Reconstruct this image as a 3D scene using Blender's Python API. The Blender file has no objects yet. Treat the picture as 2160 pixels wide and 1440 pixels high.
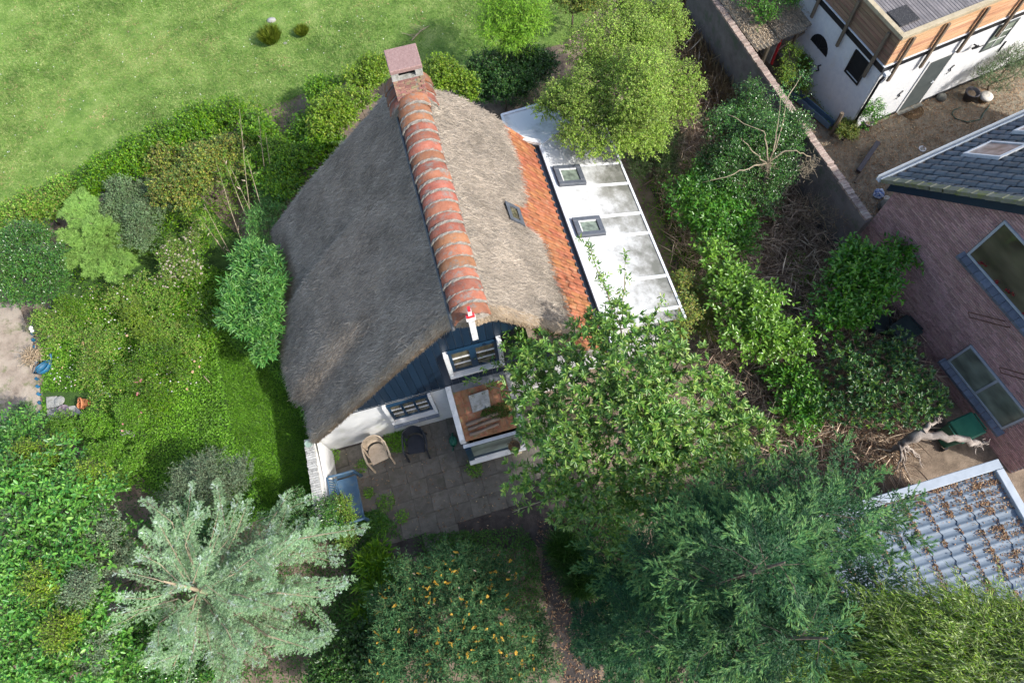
import bpy, math
import numpy as np
from mathutils import Matrix, Vector

# ------------------------------------------------------------------ camera, light, exposure
sc = bpy.context.scene
COL = sc.collection
TH, ROLL, CAMH, FPX = math.radians(23.4), math.radians(5.8), 17.0, 1440.0
nad = np.array([math.sin(ROLL) * math.sin(TH), math.cos(ROLL) * math.sin(TH), math.cos(TH)])
r0 = np.array([math.cos(ROLL), -math.sin(ROLL), 0.0])
fw = np.cross(r0, nad)
if fw[1] > 0:
    fw = -fw
CM = np.array([r0, fw, -nad])
cam = bpy.data.objects.new('camera', bpy.data.cameras.new('camera'))
COL.objects.link(cam)
cam.data.sensor_width = 36.0
cam.data.lens = FPX / 2160.0 * 36.0
cam.data.clip_end = 2000.0
cm = Matrix.Identity(4)
for i in range(3):
    cm[i][0], cm[i][1], cm[i][2] = CM[i][0], -CM[i][1], -CM[i][2]
cm[2][3] = CAMH
cam.matrix_world = cm
sc.camera = cam

SUN_AZ, SUN_EL = math.radians(-30.0), math.radians(40.5)      # azimuth measured from +X towards +Y
SUN_DIR = np.array([math.cos(SUN_AZ) * math.cos(SUN_EL), math.sin(SUN_AZ) * math.cos(SUN_EL), math.sin(SUN_EL)])
world = bpy.data.worlds.new('World')
sc.world = world
world.use_nodes = True
wn = world.node_tree
wn.nodes.clear()
wo = wn.nodes.new('ShaderNodeOutputWorld')
wb = wn.nodes.new('ShaderNodeBackground')
ws = wn.nodes.new('ShaderNodeTexSky')
ws.sky_type = 'NISHITA'
ws.sun_disc = False
ws.dust_density = 2.6
ws.air_density = 1.0
ws.ozone_density = .6
ws.sun_elevation = SUN_EL
ws.sun_rotation = math.pi / 2 - SUN_AZ
wb.inputs['Strength'].default_value = 0.15
wn.links.new(ws.outputs[0], wb.inputs[0])
wn.links.new(wb.outputs[0], wo.inputs[0])
sun = bpy.data.objects.new('sun', bpy.data.lights.new('sun', 'SUN'))
COL.objects.link(sun)
sun.data.energy = 2.6
sun.data.angle = math.radians(1.0)
sun.data.color = (1.0, 0.965, 0.91)
sun.rotation_euler = Vector(SUN_DIR).to_track_quat('Z', 'Y').to_euler()
sun.location = (20, -12, 30)
sc.view_settings.view_transform = 'Standard'
sc.view_settings.look = 'None'
sc.view_settings.gamma = 1.0
sc.view_settings.use_curve_mapping = False
sc.view_settings.exposure = 1.1

# ------------------------------------------------------------------ helpers
rng = np.random.default_rng(11)


def at(px, py, z=0.0):
    """the point at height z that the photograph's pixel looks at"""
    d = CM @ np.array([(px - 1080) / FPX, (py - 720) / FPX, 1.0])
    t = (z - CAMH) / d[2]
    return np.array([d[0] * t, d[1] * t, z])


def mpp(px, py, z=0.0):
    p = at(px, py, z) - np.array([0, 0, CAMH])
    return (CM.T @ p)[2] / FPX


def unit(a):
    return a / np.maximum(np.linalg.norm(a, axis=-1, keepdims=True), 1e-9)


class Frame:
    def __init__(s, o, yaw):
        s.o = np.array([o[0], o[1], o[2] if len(o) > 2 else 0.0], float)
        s.yaw = yaw
        c, n = math.cos(yaw), math.sin(yaw)
        s.R = np.array([[c, -n, 0], [n, c, 0], [0, 0, 1.0]])

    def w(s, p):
        return np.asarray(p, float) @ s.R.T + s.o

    def l(s, p):
        return (np.asarray(p, float) - s.o) @ s.R

    def at(s, px, py, z):
        return s.l(at(px, py, z))


WF = Frame((0, 0, 0), 0)


class MB:
    """collects shapes (in the coordinates of one thing) into one mesh"""

    def __init__(s):
        s.v, s.f, s.n = [], [], 0

    def add(s, V, F):
        V = np.asarray(V, float)
        s.v.append(V)
        s.f += [[i + s.n for i in f] for f in F]
        s.n += len(V)
        return s

    def hexa(s, P):
        return s.add(P, [(0, 3, 2, 1), (4, 5, 6, 7), (0, 1, 5, 4), (1, 2, 6, 5), (2, 3, 7, 6), (3, 0, 4, 7)])

    def box(s, x0, x1, y0, y1, z0, z1):
        return s.hexa([(x0, y0, z0), (x1, y0, z0), (x1, y1, z0), (x0, y1, z0), (x0, y0, z1), (x1, y0, z1), (x1, y1, z1), (x0, y1, z1)])

    def bar(s, a, b, w, h, up=(0, 0, 1)):
        a, b = np.array(a, float), np.array(b, float)
        d = unit(b - a)
        side = np.cross(d, np.array(up, float))
        if np.linalg.norm(side) < 1e-4:
            side = np.cross(d, [1.0, 0, 0])
        side = unit(side)
        u = np.cross(side, d)
        P = []
        for e in (a, b):
            for (i, j) in ((-1, -1), (1, -1), (1, 1), (-1, 1)):
                P.append(e + side * w / 2 * i + u * h / 2 * j)
        return s.hexa(P)

    def prism(s, poly, ax, a0, a1):
        """polygon (two coordinates) extruded along axis ax"""
        def mk(p, a):
            q = list(p)
            q.insert(ax, a)
            return q
        n = len(poly)
        V = [mk(p, a0) for p in poly] + [mk(p, a1) for p in poly]
        F = [tuple(range(n)), tuple(range(2 * n - 1, n - 1, -1))] + [(i, i + n, (i + 1) % n + n, (i + 1) % n) for i in range(n)]
        return s.add(V, F)

    def tube(s, pts, rad, n=6, cap=True):
        pts = np.asarray(pts, float)
        rad = np.broadcast_to(np.asarray(rad, float), (len(pts),))
        V, F = [], []
        for i, p in enumerate(pts):
            d = unit(pts[min(i + 1, len(pts) - 1)] - pts[max(i - 1, 0)])
            a = np.cross(d, [0.31, 0.17, 0.93] if abs(d[2]) < .9 else [1.0, 0.1, 0])
            a = unit(a)
            b = np.cross(d, a)
            for k in range(n):
                t = 2 * math.pi * k / n
                V.append(p + rad[i] * (a * math.cos(t) + b * math.sin(t)))
        for i in range(len(pts) - 1):
            for k in range(n):
                F.append((i * n + k, i * n + (k + 1) % n, (i + 1) * n + (k + 1) % n, (i + 1) * n + k))
        if cap:
            F.append(tuple(range(n - 1, -1, -1)))
            F.append(tuple(range((len(pts) - 1) * n, len(pts) * n)))
        return s.add(V, F)

    def lathe(s, c, prof, n=16, sx=1.0, sy=1.0):
        V, F = [], []
        for (r, z) in prof:
            for k in range(n):
                t = 2 * math.pi * k / n
                V.append((c[0] + r * math.cos(t) * sx, c[1] + r * math.sin(t) * sy, c[2] + z))
        for i in range(len(prof) - 1):
            for k in range(n):
                F.append((i * n + k, i * n + (k + 1) % n, (i + 1) * n + (k + 1) % n, (i + 1) * n + k))
        F.append(tuple(range(n - 1, -1, -1)))
        F.append(tuple(range((len(prof) - 1) * n, len(prof) * n)))
        return s.add(V, F)

    def grid(s, P):
        """P: (rows, cols, 3)"""
        r, c = P.shape[:2]
        F = [(i * c + j, i * c + j + 1, (i + 1) * c + j + 1, (i + 1) * c + j) for i in range(r - 1) for j in range(c - 1)]
        return s.add(P.reshape(-1, 3), F)

    def mesh(s, name):
        m = bpy.data.meshes.new(name)
        m.from_pydata([tuple(x) for x in np.concatenate(s.v)], [], s.f)
        m.update()
        return m


def mesh_np(name, V, F):
    m = bpy.data.meshes.new(name)
    V = np.ascontiguousarray(V, np.float32)
    F = np.ascontiguousarray(F, np.int32)
    m.vertices.add(len(V))
    m.vertices.foreach_set('co', V.ravel())
    m.loops.add(F.size)
    m.loops.foreach_set('vertex_index', F.ravel())
    m.polygons.add(len(F))
    m.polygons.foreach_set('loop_start', np.arange(0, F.size, F.shape[1], dtype=np.int32))
    m.update(calc_edges=True)
    return m


def link(name, mesh, mt, parent=None, smooth=False, kind=None):
    if mt and not mesh.materials:
        mesh.materials.append(mt)
    if smooth:
        mesh.polygons.foreach_set('use_smooth', np.ones(len(mesh.polygons), bool))
    o = bpy.data.objects.new(name, mesh)
    COL.objects.link(o)
    if parent is not None:
        o.parent = parent
    if kind:
        o['kind'] = kind
    return o


def bevel(o, w=.01, seg=1):
    b = o.modifiers.new('edge', 'BEVEL')
    b.width = w
    b.segments = seg
    b.limit_method = 'ANGLE'
    return o


def thing(name, label, cat, fr=WF, group=None):
    o = bpy.data.objects.new(name, None)
    COL.objects.link(o)
    o.empty_display_size = .2
    o.location = fr.o
    o.rotation_euler = (0, 0, fr.yaw)
    o['label'] = label
    o['category'] = cat
    if group:
        o['group'] = group
    return o


def tag(o, label, cat, group=None):
    o['label'] = label
    o['category'] = cat
    if group:
        o['group'] = group
    return o


def part(name, mb, mt, parent, smooth=False, kind=None, bev=0):
    o = link(name, mb.mesh(name) if isinstance(mb, MB) else mb, mt, parent, smooth, kind)
    if bev:
        bevel(o, bev)
    return o


def piece(name, mesh, parent, M, sc3=None):
    o = bpy.data.objects.new(name, mesh)
    COL.objects.link(o)
    o.parent = parent
    o.matrix_local = M
    return o


def mat4(x, y, z, t):
    return Matrix(((x[0], y[0], z[0], t[0]), (x[1], y[1], z[1], t[1]), (x[2], y[2], z[2], t[2]), (0, 0, 0, 1)))


def single(name, mb, mt, label, cat, fr=WF, group=None, smooth=False, bev=0):
    """a thing that is one mesh"""
    o = link(name, mb.mesh(name), mt, None, smooth)
    o.location = fr.o
    o.rotation_euler = (0, 0, fr.yaw)
    if bev:
        bevel(o, bev)
    return tag(o, label, cat, group)


def structure(name, mesh, mt):
    return link(name, mesh, mt, None, False, 'structure')


# ------------------------------------------------------------------ materials
def _new(name):
    m = bpy.data.materials.new(name)
    m.use_nodes = True
    t = m.node_tree
    t.nodes.clear()
    return m, t, t.nodes, t.links


def _ramp(N, cols, lo=.3, hi=.7, interp='LINEAR'):
    r = N.new('ShaderNodeValToRGB')
    r.color_ramp.interpolation = interp
    e = r.color_ramp.elements
    k = len(cols)
    e[0].position, e[0].color = lo, (*cols[0], 1)
    e[1].position, e[1].color = hi, (*cols[-1], 1)
    for i in range(1, k - 1):
        x = e.new(lo + (hi - lo) * i / (k - 1))
        x.color = (*cols[i], 1)
    return r


def _rand(N, L):
    g = N.new('ShaderNodeNewGeometry')
    oi = N.new('ShaderNodeObjectInfo')
    a = N.new('ShaderNodeMath')
    a.operation = 'ADD'
    L.new(g.outputs['Random Per Island'], a.inputs[0])
    L.new(oi.outputs['Random'], a.inputs[1])
    f = N.new('ShaderNodeMath')
    f.operation = 'FRACT'
    L.new(a.outputs[0], f.inputs[0])
    return f


def mat(name, cols, scale=4.0, rough=.75, bump=0.0, bscale=60.0, var=0.0, hue=0.0, stretch=(1, 1, 1), detail=8.0, spec=.4,
        lo=.32, hi=.68, spots=None, metal=0.0, coat=0.0, coord='Object'):
    """noise coloured surface; var: brightness change from piece to piece; spots=(colour, scale, amount)"""
    m, t, N, L = _new(name)
    out = N.new('ShaderNodeOutputMaterial')
    b = N.new('ShaderNodeBsdfPrincipled')
    L.new(b.outputs[0], out.inputs[0])
    b.inputs['Roughness'].default_value = rough
    b.inputs['Specular IOR Level'].default_value = spec
    b.inputs['Metallic'].default_value = metal
    b.inputs['Coat Weight'].default_value = coat
    tc = N.new('ShaderNodeTexCoord')
    mp = N.new('ShaderNodeMapping')
    mp.inputs['Scale'].default_value = stretch
    L.new(tc.outputs[coord], mp.inputs[0])
    rd = _rand(N, L)
    # shift the pattern from piece to piece
    sh = N.new('ShaderNodeVectorMath')
    sh.operation = 'ADD'
    mu = N.new('ShaderNodeMath')
    mu.operation = 'MULTIPLY'
    mu.inputs[1].default_value = 37.0 if var > 0 else 0.0
    L.new(rd.outputs[0], mu.inputs[0])
    L.new(mp.outputs[0], sh.inputs[0])
    L.new(mu.outputs[0], sh.inputs[1])
    nz = N.new('ShaderNodeTexNoise')
    nz.inputs['Scale'].default_value = scale
    nz.inputs['Detail'].default_value = detail
    nz.inputs['Roughness'].default_value = .65
    L.new(sh.outputs[0], nz.inputs['Vector'])
    r = _ramp(N, cols, lo, hi)
    L.new(nz.outputs[0], r.inputs[0])
    c = r.outputs[0]
    if spots:
        s2 = N.new('ShaderNodeTexNoise')
        s2.inputs['Scale'].default_value = spots[1]
        s2.inputs['Detail'].default_value = 6
        s2.inputs['Roughness'].default_value = .7
        L.new(sh.outputs[0], s2.inputs['Vector'])
        rr = N.new('ShaderNodeMapRange')
        rr.inputs['From Min'].default_value = .62 - .25 * spots[2]
        rr.inputs['From Max'].default_value = .74 - .2 * spots[2]
        L.new(s2.outputs[0], rr.inputs[0])
        mx = N.new('ShaderNodeMix')
        mx.data_type = 'RGBA'
        L.new(rr.outputs[0], mx.inputs[0])
        L.new(c, mx.inputs[6])
        mx.inputs[7].default_value = (*spots[0], 1)
        c = mx.outputs[2]
    if var or hue:
        h = N.new('ShaderNodeHueSaturation')
        v = N.new('ShaderNodeMapRange')
        v.inputs['To Min'].default_value = 1 - var
        v.inputs['To Max'].default_value = 1 + var
        L.new(rd.outputs[0], v.inputs[0])
        L.new(v.outputs[0], h.inputs['Value'])
        if hue:
            w = N.new('ShaderNodeMath')
            w.operation = 'MULTIPLY'
            w.inputs[1].default_value = 7.31
            L.new(rd.outputs[0], w.inputs[0])
            fr = N.new('ShaderNodeMath')
            fr.operation = 'FRACT'
            L.new(w.outputs[0], fr.inputs[0])
            v2 = N.new('ShaderNodeMapRange')
            v2.inputs['To Min'].default_value = .5 - hue
            v2.inputs['To Max'].default_value = .5 + hue
            L.new(fr.outputs[0], v2.inputs[0])
            L.new(v2.outputs[0], h.inputs['Hue'])
        L.new(c, h.inputs['Color'])
        c = h.outputs[0]
    L.new(c, b.inputs['Base Color'])
    if bump:
        bn = N.new('ShaderNodeTexNoise')
        bn.inputs['Scale'].default_value = bscale
        bn.inputs['Detail'].default_value = 5
        L.new(sh.outputs[0], bn.inputs['Vector'])
        bp = N.new('ShaderNodeBump')
        bp.inputs['Strength'].default_value = bump
        bp.inputs['Distance'].default_value = .03
        L.new(bn.outputs[0], bp.inputs['Height'])
        L.new(bp.outputs[0], b.inputs['Normal'])
    return m


def leafm(name, cols, rough=.5, trans=.22, spec=.4, back=1.25, val=1.0, sat=1.0):
    """foliage: every leaf (loose piece) takes its own tone from the ramp; some light passes through"""
    m, t, N, L = _new(name)
    out = N.new('ShaderNodeOutputMaterial')
    b = N.new('ShaderNodeBsdfPrincipled')
    b.inputs['Roughness'].default_value = rough
    b.inputs['Specular IOR Level'].default_value = spec
    rd = _rand(N, L)
    r = _ramp(N, cols, 0.0, 1.0)
    L.new(rd.outputs[0], r.inputs[0])
    tc = N.new('ShaderNodeTexCoord')
    nz = N.new('ShaderNodeTexNoise')
    nz.inputs['Scale'].default_value = 1.3
    nz.inputs['Detail'].default_value = 3
    L.new(tc.outputs['Object'], nz.inputs['Vector'])
    h = N.new('ShaderNodeHueSaturation')
    v = N.new('ShaderNodeMapRange')
    v.inputs['From Min'].default_value, v.inputs['From Max'].default_value = .3, .7
    v.inputs['To Min'].default_value, v.inputs['To Max'].default_value = .75 * val, 1.25 * val
    h.inputs['Saturation'].default_value = sat * .97
    L.new(nz.outputs[0], v.inputs[0])
    L.new(v.outputs[0], h.inputs['Value'])
    L.new(r.outputs[0], h.inputs['Color'])
    L.new(h.outputs[0], b.inputs['Base Color'])
    tr = N.new('ShaderNodeBsdfTranslucent')
    g = N.new('ShaderNodeHueSaturation')
    g.inputs['Hue'].default_value = .485
    g.inputs['Saturation'].default_value = 1.05
    g.inputs['Value'].default_value = back
    L.new(h.outputs[0], g.inputs['Color'])
    L.new(g.outputs[0], tr.inputs[0])
    mx = N.new('ShaderNodeMixShader')
    mx.inputs[0].default_value = trans
    L.new(b.outputs[0], mx.inputs[1])
    L.new(tr.outputs[0], mx.inputs[2])
    L.new(mx.outputs[0], out.inputs[0])
    return m


def glass(name, col=(.02, .03, .03), rough=.06):
    m, t, N, L = _new(name)
    out = N.new('ShaderNodeOutputMaterial')
    b = N.new('ShaderNodeBsdfPrincipled')
    b.inputs['Base Color'].default_value = (*col, 1)
    b.inputs['Roughness'].default_value = rough
    b.inputs['Specular IOR Level'].default_value = .6
    nz = N.new('ShaderNodeTexNoise')
    nz.inputs['Scale'].default_value = 3.0
    r = _ramp(N, [tuple(x * .6 for x in col), tuple(min(1, x * 1.7) for x in col)])
    L.new(nz.outputs[0], r.inputs[0])
    L.new(r.outputs[0], b.inputs['Base Color'])
    L.new(b.outputs[0], out.inputs[0])
    return m


M = {}
M['ground'] = mat('soil', [(.085, .064, .046), (.17, .13, .095), (.25, .195, .145)], 2.2, .95, .6, 30)
M['meadow'] = mat('meadow grass base', [(.075, .155, .022), (.135, .225, .04), (.22, .285, .085)], 1.3, .9, .8, 50, detail=12)
M['lawn'] = mat('ground cover base', [(.02, .05, .008), (.04, .09, .015), (.06, .12, .02)], 3.5, .9, .8, 40)
M['sand'] = mat('trodden sandy earth', [(.17, .13, .095), (.31, .255, .20), (.40, .34, .27)], 1.6, .95, .4, 40, spots=((.12, .14, .05), 2.2, .35))
M['gravel'] = mat('yard earth with dry leaves', [(.11, .095, .065), (.19, .165, .12), (.25, .22, .165)], 3.0, .95, .6, 60, spots=((.27, .20, .13), 9, .45))
M['path'] = mat('dark damp path', [(.025, .02, .018), (.05, .042, .038), (.08, .066, .06)], 4, .9, .5, 50)
M['white'] = mat('white painted plaster', [(.52, .53, .53), (.63, .63, .62)], 2.5, .7, .12, 30, spots=((.50, .51, .45), 2.0, .3))
M['whitebrick'] = mat('whitewashed masonry', [(.58, .60, .62), (.70, .71, .71)], 6, .7, .25, 25, spots=((.58, .58, .55), 3, .25))
M['thatch'] = None
M['straw'] = leafm('reed ends', [(.14, .12, .10), (.22, .19, .15), (.33, .28, .22), (.26, .22, .18), (.46, .40, .32)], .8, .05, .2)
M['cutreed'] = leafm('cut reed', [(.30, .22, .14), (.42, .32, .21), (.5, .42, .31)], .8, .05, .2)
M['ridgetile'] = mat('weathered ridge tile', [(.14, .056, .034), (.22, .084, .047), (.265, .118, .072)], 5, .8, .3, 40, var=.22, hue=.015, spots=((.15, .13, .115), 6, .42))
M['mortar'] = mat('mortar', [(.17, .155, .135), (.28, .26, .23)], 18, .95, .6, 60, spots=((.16, .16, .12), 14, .5))
M['pantile'] = mat('orange clay pantile', [(.21, .076, .032), (.285, .104, .045), (.32, .145, .078)], 5, .7, .15, 40, var=.13, hue=.012, spots=((.30, .17, .09), 6, .35))
M['lead'] = mat('lead flashing', [(.06, .065, .07), (.13, .14, .15)], 8, .6, .2, 30)
M['blue'] = mat('dark blue paint', [(.005, .015, .031), (.008, .023, .046)], 3, .42, .06, 60, var=.12, stretch=(1, 1, .2))
M['bluef'] = mat('blue window paint', [(.007, .028, .058), (.012, .04, .078)], 6, .35)
M['whitewood'] = mat('white painted wood', [(.54, .55, .55), (.68, .68, .67)], 6, .5, .1, 40, spots=((.42, .42, .40), 7, .3))
M['red'] = mat('red paint', [(.5, .02, .03), (.6, .04, .05)], 6, .5)
M['glass'] = glass('window glass', (.075, .068, .045))
M['glassdirty'] = glass('dusty green pane', (.13, .16, .13), .3)
M['curtain'] = mat('net curtain', [(.16, .16, .13), (.30, .29, .25)], 5, .8)
M['slate'] = mat('slate sill', [(.07, .09, .12), (.13, .15, .19)], 8, .5, .15, 30, var=.2)
M['chimbrick'] = mat('chimney brick', [(.22, .105, .085), (.31, .17, .14)], 12, .9, .3, 60, var=.22, hue=.015, spots=((.30, .28, .16), 4, .5))
M['capstone'] = mat('pink chimney slab', [(.21, .13, .12), (.285, .19, .175)], 22, .9, .3, 60, spots=((.34, .27, .25), 30, .25))
M['concrete'] = mat('weathered concrete', [(.24, .24, .22), (.40, .40, .38)], 7, .9, .3, 40, spots=((.14, .14, .11), 8, .4))
M['black'] = mat('black paint', [(.010, .011, .013), (.02, .021, .024)], 6, .5)
M['dark'] = mat('dark opening', [(.006, .006, .006), (.012, .012, .012)], 5, .9)
M['paver'] = mat('grey concrete paver', [(.085, .077, .064), (.12, .11, .092), (.155, .143, .122)], 5, .9, .25, 60, var=.13, spots=((.085, .08, .06), 4, .4))
M['extroof'] = None
M['alu'] = mat('grey aluminium', [(.50, .53, .56), (.62, .65, .68)], 9, .4, spec=.6)
M['anthracite'] = mat('anthracite frame', [(.055, .065, .08), (.09, .10, .12)], 7, .45)
M['housebrick'] = mat('red purple brick', [(.25, .15, .148), (.35, .22, .21), (.40, .26, .25)], 14, .9, .3, 70, var=.25, hue=.015)
M['housemortar'] = mat('grey brick mortar', [(.28, .26, .27), (.40, .37, .38)], 9, .95, .3, 60)
M['housewall'] = None
M['tilegrey'] = mat('dark glazed roof tile', [(.055, .075, .095), (.095, .12, .15)], 7, .45, .1, 30, var=.18, spots=((.13, .13, .12), 8, .3))
M['tilemoss'] = mat('mossy verge tile', [(.10, .11, .075), (.17, .17, .14)], 6, .8, .2, 30, var=.15, spots=((.13, .15, .03), 5, .5))
M['metalroof'] = mat('grey blue roof tile', [(.095, .13, .17), (.13, .17, .215)], 5, .6, .05, 30, var=.06)
M['trimgrey'] = mat('pale grey trim', [(.27, .31, .35), (.34, .385, .43)], 5, .5)
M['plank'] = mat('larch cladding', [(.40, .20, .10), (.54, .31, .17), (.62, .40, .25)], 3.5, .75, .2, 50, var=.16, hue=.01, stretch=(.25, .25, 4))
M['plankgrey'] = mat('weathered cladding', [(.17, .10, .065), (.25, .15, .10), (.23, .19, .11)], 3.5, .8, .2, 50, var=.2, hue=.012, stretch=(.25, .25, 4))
M['trimwood'] = mat('pale roof edge board', [(.30, .25, .16), (.42, .36, .25)], 5, .8, .2, 40)
M['post'] = mat('weathered timber post', [(.11, .085, .06), (.19, .15, .105)], 6, .85, .25, 50, var=.1, stretch=(4, 4, .5))
M['deck'] = mat('dark roof boards', [(.11, .105, .11), (.20, .185, .185)], 3, .85, .2, 50, var=.15)
M['felt'] = mat('black roof hatch with grit', [(.012, .013, .015), (.03, .03, .034)], 9, .8, spots=((.4, .38, .35), 45, .15))
M['doorgrey'] = mat('grey green door paint', [(.055, .068, .068), (.085, .10, .10)], 4, .5)
M['corr'] = mat('weathered corrugated sheet', [(.17, .145, .105), (.30, .26, .20)], 4, .9, .2, 40, spots=((.34, .25, .16), 9, .5))
M['oldwall'] = mat('grimy rendered wall', [(.11, .095, .092), (.19, .17, .165)], 2.5, .95, .3, 30, spots=((.09, .11, .075), 2, .4))
M['coping'] = mat('wall top brick', [(.24, .175, .145), (.36, .28, .235)], 12, .95, .3, 60, var=.25, spots=((.36, .31, .25), 6, .4))
M['copingwhite'] = mat('pale worn coping brick', [(.30, .30, .285), (.46, .46, .44)], 12, .9, .3, 60, var=.15, spots=((.12, .12, .11), 14, .35))
M['brownroof'] = mat('brown porch tile', [(.19, .075, .035), (.31, .135, .065), (.27, .17, .11)], 7, .8, .25, 50, var=.2, hue=.01, spots=((.14, .15, .06), 6, .35))
M['log'] = mat('weathered log', [(.16, .11, .08), (.30, .23, .17)], 5, .9, .35, 40, var=.12, stretch=(.4, 5, 5))
M['beige'] = mat('beige plastic', [(.46, .36, .25), (.60, .49, .36)], 7, .5, .05, 30, spots=((.34, .28, .20), 6, .35))
M['blackplastic'] = mat('black plastic', [(.013, .016, .022), (.026, .03, .04)], 6, .42)
M['blueplastic'] = mat('faded blue plastic', [(.03, .075, .135), (.05, .105, .175), (.065, .125, .19)], 5, .5, .05, 30, spots=((.09, .125, .13), 5, .35))
M['terracotta'] = mat('terracotta', [(.44, .16, .07), (.58, .25, .12)], 8, .8, .1, 40)
M['soilpot'] = mat('pot soil', [(.10, .075, .05), (.25, .19, .13)], 30, .95, .5, 60)
M['potgrey'] = mat('dark grey pot', [(.045, .043, .052), (.085, .082, .092)], 8, .6)
M['mauve'] = mat('mauve glazed bowl', [(.12, .085, .11), (.28, .23, .26)], 10, .4)
M['tableblue'] = mat('slate blue table top', [(.07, .13, .20), (.11, .18, .26)], 5, .45)
M['cushion'] = mat('cream cushion', [(.6, .56, .48), (.72, .68, .60)], 6, .9)
M['hose'] = mat('green hose', [(.02, .06, .045), (.035, .09, .065)], 8, .5)
M['stone'] = mat('grey boulder', [(.10, .10, .085), (.19, .19, .165)], 6, .9, .3, 30)
M['greenbin'] = mat('green bin plastic', [(.012, .10, .065), (.022, .14, .09)], 5, .5)
M['darkbin'] = mat('dark bin plastic', [(.014, .026, .028), (.026, .042, .043)], 5, .5)
M['bluewhite'] = mat('blue and white crockery', [(.06, .14, .38), (.6, .64, .72)], 14, .4, lo=.45, hi=.55)
M['pink'] = mat('magenta bloom', [(.62, .04, .38), (.78, .10, .5)], 20, .7)
M['driftwood'] = mat('bleached stump wood', [(.12, .095, .08), (.28, .24, .21), (.40, .36, .32)], 6, .9, .4, 30, stretch=(1, 1, 1))
M['bark'] = mat('bark', [(.07, .055, .04), (.15, .12, .09)], 9, .95, .5, 40)
M['paletwig'] = mat('pale bare twig', [(.22, .175, .115), (.36, .30, .205)], 9, .85)
M['greenstem'] = mat('green stem', [(.09, .12, .04), (.17, .19, .08)], 9, .8)
M['cobalt'] = mat('faded blue glaze', [(.012, .085, .17), (.02, .14, .25)], 9, .5, .1, 30, var=.25, spots=((.10, .12, .12), 8, .4))
M['rust'] = mat('rusty iron', [(.055, .028, .02), (.11, .05, .035)], 10, .8)
M['brownmat'] = mat('brown doormat', [(.07, .028, .014), (.13, .055, .03)], 20, .95, .4, 80)
M['wicker'] = mat('wicker brown', [(.10, .065, .03), (.20, .13, .065)], 25, .85, .4, 80)
M['dullgreen'] = mat('dull green glaze', [(.19, .28, .23), (.30, .38, .32)], 10, .6)
M['lightblue'] = mat('light blue paint', [(.3, .45, .58), (.4, .55, .65)], 8, .6)
M['moss'] = leafm('moss', [(.03, .07, .008), (.06, .11, .015), (.10, .15, .03)], .9, .05, .2)
M['redflower'] = mat('red bloom', [(.22, .012, .018), (.36, .03, .035)], 20, .7)

# ------------------------------------------------------------------ the setting
def ground_sheet(name, pts, z, mt, px=True, sub=0):
    P = [at(x, y, 0) for x, y in pts] if px else [np.array([x, y, 0]) for x, y in pts]
    # soft outline: jitter extra points along every edge
    Q = []
    for i in range(len(P)):
        a, b = P[i], P[(i + 1) % len(P)]
        n = max(1, int(np.linalg.norm(b - a) / .35)) if sub else 1
        for k in range(n):
            q = a + (b - a) * k / n
            if sub:
                q = q + rng.normal(0, sub, 3) * [1, 1, 0]
            Q.append((q[0], q[1], z))
    return structure(name, MB().add(Q, [tuple(range(len(Q)))]).mesh(name), mt)


g = structure('ground', MB().add([(-400, -400, 0), (400, -400, 0), (400, 400, 0), (-400, 400, 0)], [(0, 1, 2, 3)]).mesh('ground'), M['ground'])
MEADOW = [(-900, 700), (-60, 500), (60, 440), (300, 300), (560, 230), (700, 170), (820, 175), (960, 190), (1040, 120), (1180, 100), (1300, -20), (1330, -700), (-900, -700)]
ground_sheet('meadow', MEADOW, .008, M['meadow'], sub=.06)
LAWN = [(90, 690), (180, 430), (430, 420), (560, 560), (640, 830), (660, 960), (650, 1080), (420, 1120), (240, 960), (100, 900)]
ground_sheet('lawn', LAWN, .012, M['lawn'], sub=.05)
ground_sheet('sandy_path', [(-200, 640), (40, 640), (70, 700), (84, 800), (90, 900), (40, 930), (-200, 960)], .012, M['sand'], sub=.04)
ground_sheet('patio_bed', [(675, 950), (1000, 880), (1180, 860), (1290, 1080), (1200, 1150), (860, 1170), (740, 1130)], .006, M['path'])
ground_sheet('garden_path', [(1138, 1100), (1182, 1095), (1210, 1250), (1270, 1440), (1290, 1600), (1200, 1600), (1188, 1420), (1142, 1220)], .012, M['path'], sub=.04)
ground_sheet('side_path', [(1375, 400), (1420, 395), (1500, 560), (1520, 640), (1440, 650), (1425, 560)], .012, M['path'], sub=.04)
YARD = [(1600, 110), (1690, 50), (1810, 260), (2500, -40), (2700, 500), (1900, 420), (1840, 480)]
ground_sheet('yard', YARD, .010, M['gravel'], sub=.03)

# ------------------------------------------------------------------ thatched cottage
PSI = math.radians(10.0)
_u, _w = np.array([math.cos(PSI), math.sin(PSI), 0]), np.array([-math.sin(PSI), math.cos(PSI), 0])
HF = Frame(_u * .25 + _w * 5.58, PSI)
cot = thing('thatched_cottage', 'small thatched cottage with orange ridge tiles, dark blue gable and white lean-to roof', 'house', HF)
ZR, SL, SR = 6.22, 1.12, 1.25


def ss(a, b, x):
    t = np.clip((x - a) / (b - a), 0, 1)
    return t * t * (3 - 2 * t)


def vnoise(x, y, f, seed):
    r = np.random.default_rng(seed)
    o = np.zeros_like(x)
    for k in range(7):
        a, p, q = r.uniform(0, 2 * math.pi), r.uniform(0, 6.3), r.uniform(.6, 1.6)
        o = o + np.sin((x * math.cos(a) + y * math.sin(a)) * f * q + p)
    return o / 4.0


def yfar(x):
    return np.interp(x, [-4.7, -2.9, -.6, 0, .5, 1.1, 1.6, 2.15], [6.5, 6.2, 5.78, 5.7, 5.66, 5.95, 6.05, 6.0])


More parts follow.
